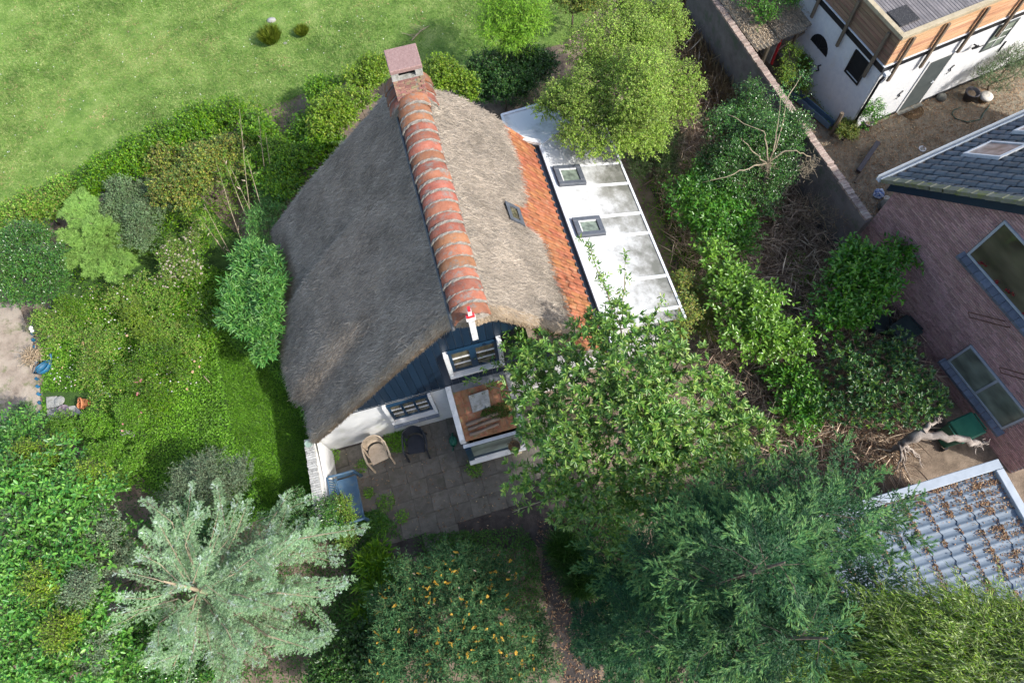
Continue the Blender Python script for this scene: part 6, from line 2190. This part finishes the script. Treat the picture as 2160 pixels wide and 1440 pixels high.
bush('laurel_bush', 'low sunlit laurel shoots left of the rhododendron thicket', 'shrub', [(1680, 800, 35, .9), (1710, 830, 35, .9), (1660, 850, 35, .8), (1700, 880, 40, .8), (1640, 800, 28, .8)], M['lf_laurel2'], 420, 7, .28, (.09, .14), (.36, .46), .45, hero=80, hi=True)
bush('bramble_bush', 'orange tinged bramble between the white roof and the bright laurel', 'shrub', [(1430, 600, 28, 1.5), (1440, 660, 35, 1.6), (1425, 690, 34, 1.8), (1480, 680, 40, .8), (1460, 620, 28, .9)], M['lf_yellow'], 900, 6, .22, (.05, .09), (.5, .7))
bush('bare_thicket', 'grey leafless thicket in front of the old wall end', 'shrub', [(1760, 470, 40, .9), (1720, 440, 40, .9), (1800, 500, 30, .8)], M['deadleaf'], 220, 4, .35, (.03, .05), (.3, .5), smt='paletwig')
# cherry
CH = [(1090, 730, 38, 4.2), (1130, 770, 46, 4.3999999999999995), (1190, 790, 55, 4.6), (1250, 720, 50, 4.8), (1310, 710, 55, 4.8999999999999995), (1380, 720, 50, 4.8), (1240, 830, 69, 4.8999999999999995), (1330, 810, 73, 5.199999999999999), (1420, 790, 64, 5.0), (1110, 830, 46, 4.3), (1130, 900, 50, 4.2), (1220, 920, 69, 4.6), (1320, 910, 73, 5.0), (1420, 880, 69, 5.0), (1490, 840, 50, 4.6), (1540, 900, 55, 4.3999999999999995), (1470, 950, 59, 4.6), (1370, 980, 64, 4.6), (1260, 1010, 59, 4.2), (1180, 1000, 46, 3.8000000000000003), (1600, 930, 41, 4.0), (1560, 980, 41, 4.0), (1280, 1080, 50, 3.8000000000000003), (1200, 1060, 38, 3.5), (1290, 1150, 38, 3.4), (1110, 1020, 29, 3.4), (1360, 1060, 50, 3.8000000000000003)]
t, L, L0 = bush('cherry_tree', 'large cherry with drooping whorls of long leaves covering the porch corner', 'tree', CH, M['lf_cherry'], 2300, 12, .27, (.095, .175), (.24, .32), .45, 1.2, .30, hero=300, hi=True, stem=.11, k=7, whorl=True, smt='bark', inner=.45, base=at(1400, 900, 0)[:2])
off = np.array(t.location)
sp_ = []
for (x0, y0, z0, x1, y1, z1) in ((1330, 760, 4.4, 1235, 500, 4.2), (1300, 720, 4.3, 1275, 590, 4.3), (1310, 690, 4.3, 1320, 545, 4.1), (1340, 720, 4.3, 1395, 640, 4.0), (1200, 770, 4.0, 1110, 655, 4.0), (1220, 820, 4.2, 1010, 760, 3.6), (1150, 850, 3.8, 990, 800, 3.4), (1250, 1020, 3.6, 1080, 1080, 2.6), (1200, 830, 3.9, 1050, 720, 3.8), (1240, 1000, 3.6, 1090, 980, 3.0)):
    a, b = at(x0, y0, z0), at(x1, y1, z1)
    part('branch', gnarl([a - off, (a + b) / 2 + [0, 0, .12] - off, b - off], [.018, .012, .005], 5, .015), M['paletwig'], t, True)
    k = int(np.linalg.norm(b - a) / .16)
    f = np.linspace(.25, 1, k)[:, None]
    sp_.append(a + (b - a) * f + [0, 0, .06] + rng.normal(0, .05, (k, 3)))
P = np.concatenate(sp_)
crown(t, leafed(P, unit(rng.normal(0, .6, P.shape) + UP * .5), 9, .16, (.09, .15), (.24, .32), 1.2, .35), M['lf_cherry'], 0, True)
for pts in ([(1470, 830, 4.8), (1430, 770, 4.9), (1400, 740, 4.8)], [(1440, 870, 4.7), (1490, 820, 4.9), (1500, 790, 4.9)], [(1540, 940, 4.4), (1480, 930, 4.6), (1440, 870, 4.8)], [(1545, 940, 4.2), (1540, 980, 4.0), (1520, 1010, 3.8)], [(1270, 890, 4.9), (1180, 890, 4.6), (1120, 870, 4.2)], [(1300, 860, 5.0), (1230, 800, 4.8), (1190, 770, 4.5)]):
    Q = [at(*q) for q in pts]
    part('branch', gnarl([q - off for q in Q], [.026, .02, .011], 6, .02), M['paletwig'], t, True)

# conifers at the lower right
CG = 'dark cypresses at the lower right'


def tipped(t, k=3):
    S = t_leads[t.name]
    P = np.concatenate([np.array([q[0] for q in S])] * k)
    X = np.concatenate([np.array([q[1] for q in S])] * k)
    X = unit(X + rng.normal(0, .22, X.shape))
    needles(t, P + rng.normal(0, .05, P.shape), X, np.concatenate([np.array([q[2] for q in S])] * k), M['lf_cyptip'], 16, (.04, .075), .22, .45, 'young_shoots', sub=4, lay=.5)


t, P, X, LN = conifer('cypress', 'tall green cypress whose star-shaped tip stands highest beside the grey tiled roof', 'conifer', [(1655, 1185, 8.3, 1.9)], None, None,
                      tips=((0, 1840, 1005, 5.6, 5.0), (0, 1735, 1010, 5.4, 5.0), (0, 1590, 985, 5.2, 4.8), (0, 1885, 1090, 6.0, 5.6), (0, 1880, 1220, 6.2, 6.0), (0, 1340, 1160, 5.8, 5.8), (0, 1420, 1130, 5.6, 5.6), (0, 1480, 1060, 5.2, 5.2), (0, 1480, 1240, 6.6, 6.8), (0, 1550, 1070, 5.8, 5.8), (0, 1790, 1060, 6.2, 6.2), (0, 1690, 1080, 6.6, 6.8), (0, 1600, 1090, 6.4, 6.6)),
                      nb=38, tw=21, tl=.42, group=CG, updir=.30, droop=.3, trunkr=.13, zb=2.2)
needles(t, P, X, LN, M['lf_cypress'], 13, (.032, .055), .22, .36, sub=5, lay=.5, subang=(.55, .75))
tipped(t)
t, P, X, LN = conifer('cypress', 'cypress with a yellow green star-shaped tip at the lower edge', 'conifer', [(1745, 1345, 8.0, 1.5)], None, None,
                      tips=((0, 1440, 1370, 6.2, 6.4), (0, 1500, 1300, 6.5, 6.6), (0, 1560, 1400, 6.6, 6.8), (0, 1650, 1270, 6.8, 7.0), (0, 1840, 1300, 6.6, 6.8), (0, 1620, 1430, 6.6, 6.8)),
                      nb=30, tw=21, tl=.40, group=CG, updir=.28, droop=.3, trunkr=.11, zb=2.2)
needles(t, P, X, LN, M['lf_cypress'], 13, (.032, .055), .22, .36, sub=5, lay=.5, subang=(.55, .75))
tipped(t)
t, P, X, LN = conifer('cypress', 'lower dark cypress beside the damp path at the lower edge', 'conifer', [(1370, 1330, 5.2, 1.3)], None, None, tips=((0, 1290, 1240, 4.2, 4.0), (0, 1310, 1400, 4.0, 3.8), (0, 1430, 1230, 4.6, 4.2)),
                      nb=28, tw=22, tl=.38, group=CG, updir=.2, droop=.3, zb=1.6)
needles(t, P, X, LN, M['lf_cypress'], 8, (.035, .065), .24, .42, sub=6, lay=.5)
# willow
WL = [(1790, 1330, 60, 6.6), (1880, 1310, 70, 6.8), (1970, 1320, 70, 6.9), (2060, 1325, 70, 7.0), (2140, 1315, 58, 7.0), (1850, 1400, 80, 6.6), (1960, 1400, 90, 7.0), (2080, 1390, 90, 7.2), (2170, 1370, 60, 7.2), (1740, 1420, 55, 6.2), (1920, 1290, 34, 6.0), (2040, 1280, 32, 6.2), (2130, 1275, 32, 6.4), (2080, 1480, 90, 7.4), (2240, 1440, 90, 7.4)]
t, L, L0 = bush('willow_tree', 'yellow green willow with long trailing shoots in the lower right corner', 'tree', WL, M['lf_willow'], 10, 2, .2, (.05, .08), (.2, .3), k=0, stem=.03, smt='greenstem', base=(5.3, -1.6), twig=False)
L = clump(L0, 6)
p, ax, d = shoots(L, 3000, .0, .5)
ax = unit(np.stack([rng.normal(-.5, .45, len(p)), rng.normal(.15, .35, len(p)), rng.normal(-.15, .25, len(p))], -1))
crown(t, leafed(p, ax, 17, .55, (.055, .095), (.14, .19), .55, .25), M['lf_willow'])
twigs(t, p, ax, .55, .0035, M['greenstem'])
# blue cedar
CT = []
for k in range(84):
    a = math.radians(-98 + 196 * ((k * .618) % 1.0))
    rr = rng.uniform(.58, 1.06) if k % 3 else rng.uniform(.35, .68)
    x = 350 + 425 * rr * math.cos(a) * (1.0 if math.cos(a) > 0 else 1.2)
    y = 1245 - 225 * rr * math.sin(a)
    y -= 70 * rr * max(0, math.cos(a)) ** 2 * (x - 350) / 425
    CT.append((x, y, 4.5 - 1.9 * rr - .25 * math.cos(a) + rng.normal(0, .34)))
CT += [(250, 1260, 3.8), (215, 1335, 3.2), (258, 1205, 3.8), (300, 1120, 3.6), (240, 1300, 3.4), (330, 1095, 3.4), (290, 1165, 4.0)]
t, P, X, LN = conifer('blue_cedar', 'silvery blue cedar with feathery branches fanning to the right', 'conifer', [(345, 1225, 4.7, .9)], None, None,
                      tips=tuple((0, x, y, z, max(.9, z - .3 - .75 * math.hypot(x - 345, y - 1225) / 300)) for x, y, z in CT),
                      nb=6, tw=30, tl=.25, updir=.12, droop=.25, lin=True, side=0, smt='paletwig', base=at(480, 1275, 0)[:2], trunkr=.09)
needles(t, P, X, LN, M['lf_cedar'], 20, (.024, .044), .13, .7, sub=3)
S_ = t_leads[t.name]
P = np.concatenate([np.array([q[0] - q[1] * .18 for q in S_])] * 3)
X = unit(np.concatenate([np.array([q[1] for q in S_])] * 3) + rng.normal(0, .3, (len(P), 3)) + UP * .15)
needles(t, P + rng.normal(0, .05, P.shape), X, np.full(len(P), .26), M['lf_cedartip'], 26, (.024, .042), .13, .7, 'young_needles', sub=2)
# broad hedge of laurel leaves, lower left
bush('laurel_hedge', 'tall broad-leaved hedge filling the lower left corner', 'hedge',
     [(60, 960, 80, 2.4), (140, 1000, 75, 2.6), (40, 1050, 90, 2.9), (150, 1090, 85, 3.0), (220, 1060, 60, 2.4), (60, 1160, 95, 3.2), (170, 1180, 90, 3.1), (250, 1150, 50, 2.5), (50, 1270, 95, 3.2), (160, 1290, 95, 3.0), (60, 1390, 95, 3.0), (180, 1400, 95, 2.8), (270, 1400, 60, 2.2), (-20, 1000, 80, 2.5), (-30, 1200, 80, 3.0), (-30, 1380, 80, 3.0), (240, 1340, 45, 2.3), (10, 920, 55, 2.0)],
     M['lf_hedge'], 4400, 8, .28, (.055, .15), (.32, .52), .45, hero=300, hi=True, stem=.06, k=7)
bush('hedge_shrub', 'finer-leaved yellow green shoots pushing through the middle of the corner hedge', 'shrub', [(60, 990, 45, 2.9), (110, 960, 40, 2.7), (200, 1010, 35, 3.0), (90, 1230, 40, 3.7), (140, 1330, 40, 3.6)], M['lf_hazel'], 1300, 9, .3, (.035, .07), (.4, .6), .55)
bush('hedge_shrub', 'dull grey green shoots near the right side of the corner hedge', 'shrub', [(230, 1120, 36, 3.1), (250, 1180, 34, 2.9), (180, 1240, 40, 3.6), (30, 1130, 40, 3.5), (200, 1380, 36, 3.1)], M['lf_sage'], 1000, 9, .26, (.04, .08), (.3, .45), .5)
bush('dark_shrub', 'dark round-leaved shrub in the shade under the blue cedar', 'shrub', [(300, 1360, 55, 1.5), (350, 1400, 60, 1.4), (420, 1420, 50, 1.2), (310, 1300, 45, 1.4), (280, 1430, 45, 1.5)], M['lf_gloss'], 1500, 8, .2, (.05, .085), (.6, .75), .4)
bush('holly_bush', 'glossy holly bush spilling over the end of the white garden wall', 'shrub', [(640, 1070, 40, .9), (680, 1075, 36, .9), (670, 1110, 42, .9), (700, 1105, 26, .7), (620, 1100, 30, .7), (650, 1130, 35, .7)], M['lf_gloss'], 1900, 7, .16, (.03, .055), (.55, .75), .4)
bush('bramble_bush', 'yellowish small-leaved bush at the blue bench end', 'shrub', [(735, 1090, 20, .6), (725, 1060, 18, .7), (735, 1130, 25, .5)], M['lf_herb'], 700, 6, .16, (.03, .05), (.5, .7))
bush('sage_shrub', 'upright sage green shrub on the lawn above the blue cedar', 'shrub', [(410, 1010, 40, 1.2), (450, 1000, 45, 1.4), (500, 1000, 40, 1.3), (470, 1040, 50, 1.1), (390, 1050, 40, 1.0)], M['lf_sage'], 1500, 10, .26, (.04, .07), (.3, .42), .65)
t, L, L0 = bush('butterfly_bush', 'lilac flowered bush half hidden behind the cedar top', 'shrub', [(400, 1090, 30, 1.5), (420, 1130, 30, 1.5), (380, 1120, 25, 1.4)], M['lf_buddleja'], 500, 8, .25, (.07, .11), (.2, .28), .4)
p, ax = surf(L, 9, .3)
spikes(t, p, ax, .2, .9, M['fl_purple'])
# orange flowered shrub
t, L, L0 = bush('orange_flowered_shrub', 'dark blue green shrub dotted with orange yellow flower spikes', 'shrub',
                [(880, 1230, 60, 1.5), (960, 1210, 65, 1.7), (1040, 1230, 60, 1.5), (860, 1310, 70, 1.6), (950, 1310, 80, 1.9), (1050, 1310, 75, 1.7), (1120, 1330, 45, 1.2), (860, 1400, 70, 1.6), (960, 1410, 80, 1.9), (1060, 1400, 75, 1.7), (820, 1270, 40, 1.2), (1130, 1410, 45, 1.2)],
                M['lf_buddleja'], 5200, 9, .26, (.06, .11), (.2, .3), .35, smt='greenstem')
p, ax = surf(L, 230, .55, .15)
ax = unit(ax + rng.normal(0, .45, ax.shape))
spikes(t, p + UP * .10, ax, .15, .85, M['fl_orange'])
p, ax = surf(L, 70, .45, .05)
spikes(t, p, ax, .12, .7, M['deadtwig'], 'seed_spike')
bush('dark_shrub', 'dark leafy shrub filling the shade between the cedar and the orange flowered shrub', 'shrub', [(750, 1390, 45, .9), (790, 1430, 45, .9), (760, 1340, 35, .8), (700, 1430, 45, .8), (800, 1370, 35, .8)], M['lf_dark'], 1300, 8, .22, (.06, .10), (.5, .65), .4)
bush('lance_leaf_plant', 'clump of long strap leaves at the left of the orange flowered shrub', 'plant', [(790, 1180, 35, .5), (800, 1240, 40, .6), (780, 1290, 35, .6), (820, 1200, 30, .5)], M['lf_mid'], 260, 7, .12, (.18, .34), (.12, .17), .6, .8, .25, hi=True, k=4)
bush('sedge_clump', 'dark arching sedge clump right of the damp path', 'plant', [(1200, 1180, 45, .25), (1220, 1220, 40, .25)], M['lf_coverd'], 320, 9, .1, (.25, .5), (.03, .05), .6, .8, .35, k=4)
# lance leaved shrub against the thatch
bush('lance_leaf_shrub', 'lush shrub of long lance leaves against the left thatch eave', 'shrub',
     [(530, 560, 42, 1.4), (570, 570, 40, 1.5), (520, 620, 45, 1.4), (570, 630, 45, 1.5), (510, 680, 40, 1.3), (555, 690, 45, 1.4), (560, 740, 38, 1.1), (590, 600, 25, 1.6), (500, 650, 35, 1.2)],
     M['lf_sasa'], 1300, 7, .2, (.13, .22), (.17, .23), .5, .9, .2, hero=300, hi=True, k=5, smt='greenstem')
t = thing('dry_bamboo', 'leaning dry bamboo culms with pale sheaths by the thatch corner', 'bamboo', Frame(at(560, 480, 0), 0))
off = np.array(t.location)
for (x0, y0, x1, y1, z1) in ((500, 560, 430, 430, 1.7), (520, 540, 455, 340, 2.0), (545, 520, 470, 330, 2.2), (540, 545, 505, 230, 2.6), (575, 470, 545, 245, 2.6), (585, 430, 560, 280, 2.4), (565, 520, 485, 350, 2.2), (480, 540, 430, 470, 1.4), (575, 510, 520, 330, 2.3)):
    a, b = at(x0, y0, .1), at(x1, y1, z1)
    part('culm', MB().tube([a - off, (a + b) / 2 + [0, 0, .1] - off, b - off], [.015, .012, .005], 5), M['paletwig'], t, True)
    k = 16
    P = a + (b - a) * rng.uniform(.45, 1, k)[:, None] + [0, 0, .05]
    crown(t, leafed(P, unit(rng.normal(0, .7, P.shape) + unit(b - a)), 10, .3, (.07, .13), (.12, .18), .8, .3), M['lf_herb'])
    P = a + (b - a) * rng.uniform(.1, .9, 4)[:, None] + [0, 0, .05]
    crown(t, leafed(P, unit(rng.normal(0, .5, P.shape) + unit(b - a)), 1, .05, (.12, .2), (.2, .3), .4, .1), M['cutreed'], name='dry_sheath')
bush('bamboo_shrub', 'narrow-leaved green bamboo scrub tucked under the thatch corner', 'shrub', [(560, 470, 35, .9), (580, 420, 35, 1.0), (545, 520, 30, .8), (590, 380, 30, 1.0)], M['lf_sasa'], 700, 8, .24, (.08, .14), (.15, .2), .3, .9, .35, smt='greenstem')
# left garden shrubs
t, P, X, LN = conifer('feathery_shrub', 'tall feathery bright green plant in the left garden', 'plant', [(190, 470, 1.7, .9)], None, None, tips=((0, 140, 440, 1.5, 1.2), (0, 130, 500, 1.2, 1.0), (0, 240, 540, 1.0, .9), (0, 200, 580, .9, .8), (0, 230, 460, 1.3, 1.1), (0, 160, 410, 1.4, 1.2), (0, 180, 540, 1.2, 1.0), (0, 250, 590, .8, .7), (0, 140, 560, .9, .8), (0, 200, 430, 1.6, 1.4)), nb=50, tw=34, tl=.30, zb=.1, updir=.35, droop=.35, smt='greenstem', trunkr=.03)
needles(t, P, X, LN, M['lf_feather'], 9, (.05, .10), .11, .5, sub=4)
bush('grey_shrub', 'grey green shrub between the feathery plant and the pale blossom', 'shrub', [(280, 420, 50, 1.1), (320, 460, 50, 1.0), (250, 450, 40, 1.0), (300, 500, 45, .8), (330, 420, 35, 1.0)], M['lf_grey'], 2300, 8, .22, (.045, .075), (.36, .5), .5)
t, L, L0 = bush('white_blossom_shrub', 'shrub covered in small pinkish white blossom on the left lawn', 'shrub', [(380, 540, 40, .9), (400, 570, 42, .9), (365, 580, 35, .8), (410, 520, 28, .9), (420, 480, 22, .7)], M['lf_herb'], 1300, 7, .2, (.03, .055), (.5, .7), .5)
p, ax = surf(L, 300, .5, 0)
blossoms(t, p + ax * .04, .026, M['fl_pale'])
bush('camellia_bush', 'dark glossy round bush at the left edge above the white roses', 'shrub', [(40, 520, 55, 1.3), (90, 560, 55, 1.3), (50, 600, 60, 1.2), (110, 610, 45, 1.0), (30, 570, 60, 1.4), (0, 540, 50, 1.3), (80, 500, 35, 1.1)], M['lf_gloss'], 3600, 7, .18, (.045, .075), (.5, .65), .4)
RG = 'rose bushes in the left garden'
roses = [
    ('rose bush with large white blooms beside the blue edging stones', [(110, 690, 36, 0.90), (140, 700, 32, 0.90), (90, 680, 22, 0.80)], 'lf_herb', 'fl_white', [(95, 662), (65, 692), (68, 698), (94, 690), (118, 655), (107, 708), (92, 675), (105, 672)], .05),
    ('rose bush with one cluster of dusky pink blooms under the glossy bush', [(150, 650, 26, 0.90), (170, 670, 24, 0.80)], 'lf_mid', 'fl_pink', [(143, 642), (150, 638), (155, 644), (147, 648), (140, 646)], .035),
    ('rose bush with single peach blooms in the middle of the bed', [(190, 730, 40, 0.80), (230, 720, 40, 0.80), (210, 770, 35, 0.70)], 'lf_herb', 'fl_peach', [(176, 724), (268, 708), (205, 741)], .045),
    ('rose bush with a pale pink cluster above the green ground cover', [(280, 800, 40, 0.80), (310, 780, 35, 0.80), (330, 830, 35, 0.70)], 'lf_mid', 'fl_pink', [(286, 800), (292, 798), (290, 805), (284, 806), (297, 802), (290, 831)], .04),
    ('rose bush with orange yellow buds near the bamboo cane', [(330, 750, 36, 0.80), (370, 760, 32, 0.80), (400, 780, 28, 0.70)], 'lf_mid', 'fl_peach', [(327, 740), (324, 762), (330, 765), (410, 762), (395, 820), (406, 784), (421, 773)], .032),
    ('low rose bush with deep pink blooms by the grey slab end', [(270, 870, 30, 0.60), (290, 885, 26, 0.60)], 'lf_cover', 'fl_pink', [(262, 872), (284, 868), (298, 869), (265, 880), (260, 893), (259, 908), (294, 878)], .04),
]
for l, pts, mt, fm, fl, r in roses:
    t, L, L0 = bush('rose_bush', l, 'rose bush', pts, M[mt], 560, 6, .18, (.035, .065), (.5, .7), .5, group=RG, smt='greenstem', stem=.015)
    zc = max(p[3] for p in pts)
    blossoms(t, [at(x, y, zc + .12) for x, y in fl], r, M[fm])
beds = [('airy herb clump with tiny pale flowers in the upper bed', [(300, 620, 45, .5), (350, 640, 45, .5), (260, 640, 40, .5)], 'lf_herb'), ('yellow green fern-like clump in the middle of the bed', [(300, 690, 38, .5), (330, 720, 35, .5), (290, 660, 30, .5)], 'lf_hazel'), ('leafy herb patch beside the lush lance leaf shrub', [(430, 650, 40, .4), (460, 690, 40, .4), (410, 700, 40, .4), (440, 600, 35, .4)], 'lf_mid'),
        ('brownish herb clump at the lawn shade edge', [(360, 700, 35, .45), (400, 730, 35, .4)], 'lf_herb'), ('dark leafy clump below the rose bed', [(340, 850, 35, .4), (300, 850, 30, .4)], 'lf_mid'), ('leafy plant at the end of the sandy path', [(60, 880, 30, .5), (80, 900, 25, .4)], 'lf_grey'), ('green leafy clump between the hedge and the slabs', [(140, 900, 35, .4), (190, 900, 30, .4), (220, 960, 35, .5)], 'lf_cover'), ('round-leaved clump right of the tall corner hedge', [(270, 1000, 35, .5), (240, 960, 30, .5), (290, 970, 30, .4)], 'lf_cover')]
for l, pts, mt in beds:
    t, L, L0 = bush('herb_clump', l, 'plant', pts, M[mt], 800, 6, .14, (.035, .065), (.45, .7), .5, smt='greenstem', stem=.01)
    if 'tiny pale' in l or 'lance leaf' in l:
        p, ax = surf(L, 26, .5, .2)
        blossoms(t, p + [0, 0, .03], .018, M['fl_white'])
t = thing('dry_grass_clump', 'straw coloured dead clump hanging over the sandy path', 'plant', Frame(at(82, 760, 0), 0))
n = 420
a = rng.uniform(0, 6.3, n)
B = np.array(t.location) + np.stack([.06 * np.cos(a), .06 * np.sin(a), np.full(n, .3)], -1) + rng.normal(0, .09, (n, 3)) * [1, 1, .8]
crown(t, (B, unit(np.stack([np.cos(a), np.sin(a), rng.normal(.2, .5, n)], -1)), rdir(n, 0), rng.uniform(.10, .24, n), np.full(n, .014)), M['cutreed'], name='blades')
part('stem', MB().tube([(0, 0, 0), (0, 0, .3)], .02, 5), M['greenstem'], t)
# plants round the barn and yard
bush('climbing_shrub', 'leafy climber growing over the corrugated lean-to roof', 'shrub', [(1600, 5, 32, 2.4), (1620, 30, 22, 2.3), (1650, -5, 35, 2.4), (1575, -10, 28, 2.4), (1605, 45, 14, 2.2)], M['lf_laurel2'], 620, 6, .22, (.05, .08), (.4, .55), .3)
bush('yard_shrub', 'light green shoots growing behind the old wall by the trough', 'shrub', [(1685, 150, 24, .6), (1700, 130, 24, .7), (1690, 190, 22, .5), (1660, 110, 16, .5), (1650, 160, 26, 1.6), (1665, 120, 20, 1.9)], M['lf_hazel'], 800, 6, .2, (.04, .065), (.4, .55), .55)
bush('yard_shrub', 'yellow green conical plant at the barn corner', 'shrub', [(1787, 268, 20, .4), (1795, 285, 18, .35), (1778, 285, 16, .3)], M['lf_yellow'], 420, 9, .12, (.05, .09), (.2, .28), .7)
t = potted('flower_pot', 'pale rimmed pot holding a leafy young tree at the barn corner', 1825, 270, .13, .24, M['mauve'])
L = lobes_px([(1840, 240, 22, .9), (1845, 228, 16, 1.1), (1832, 255, 16, .7)])
p, ax, d = shoots(L, 130, .4)
crown(t, leafed(p, ax, 7, .16, (.06, .10), (.35, .45)), M['lf_laurel2'])
part('stem', MB().tube([(0, 0, .2), (.05, 0, .9)], .012, 5), M['greenstem'], t)
bush('yard_shrub', 'loose grey green shrub against the sunlit barn wall', 'shrub', [(2080, 165, 30, .8), (2110, 140, 32, .9), (2140, 125, 30, .9), (2100, 180, 22, .5), (2150, 150, 25, .7)], M['lf_grey'], 800, 8, .22, (.035, .06), (.3, .45), .4)
t = thing('pink_flower', 'single magenta flower at the shaded foot of the barn wall', 'flower', Frame(at(1737, 182, 0), 0))
part('stem', MB().tube([(0, 0, 0), (0, 0, .3)], .01, 5), M['greenstem'], t)
part('bloom', MB().lathe((0, 0, .3), [(.02, 0), (.06, .03), (.075, .07), (.04, .06), (.01, .03)], 9), M['pink'], t)
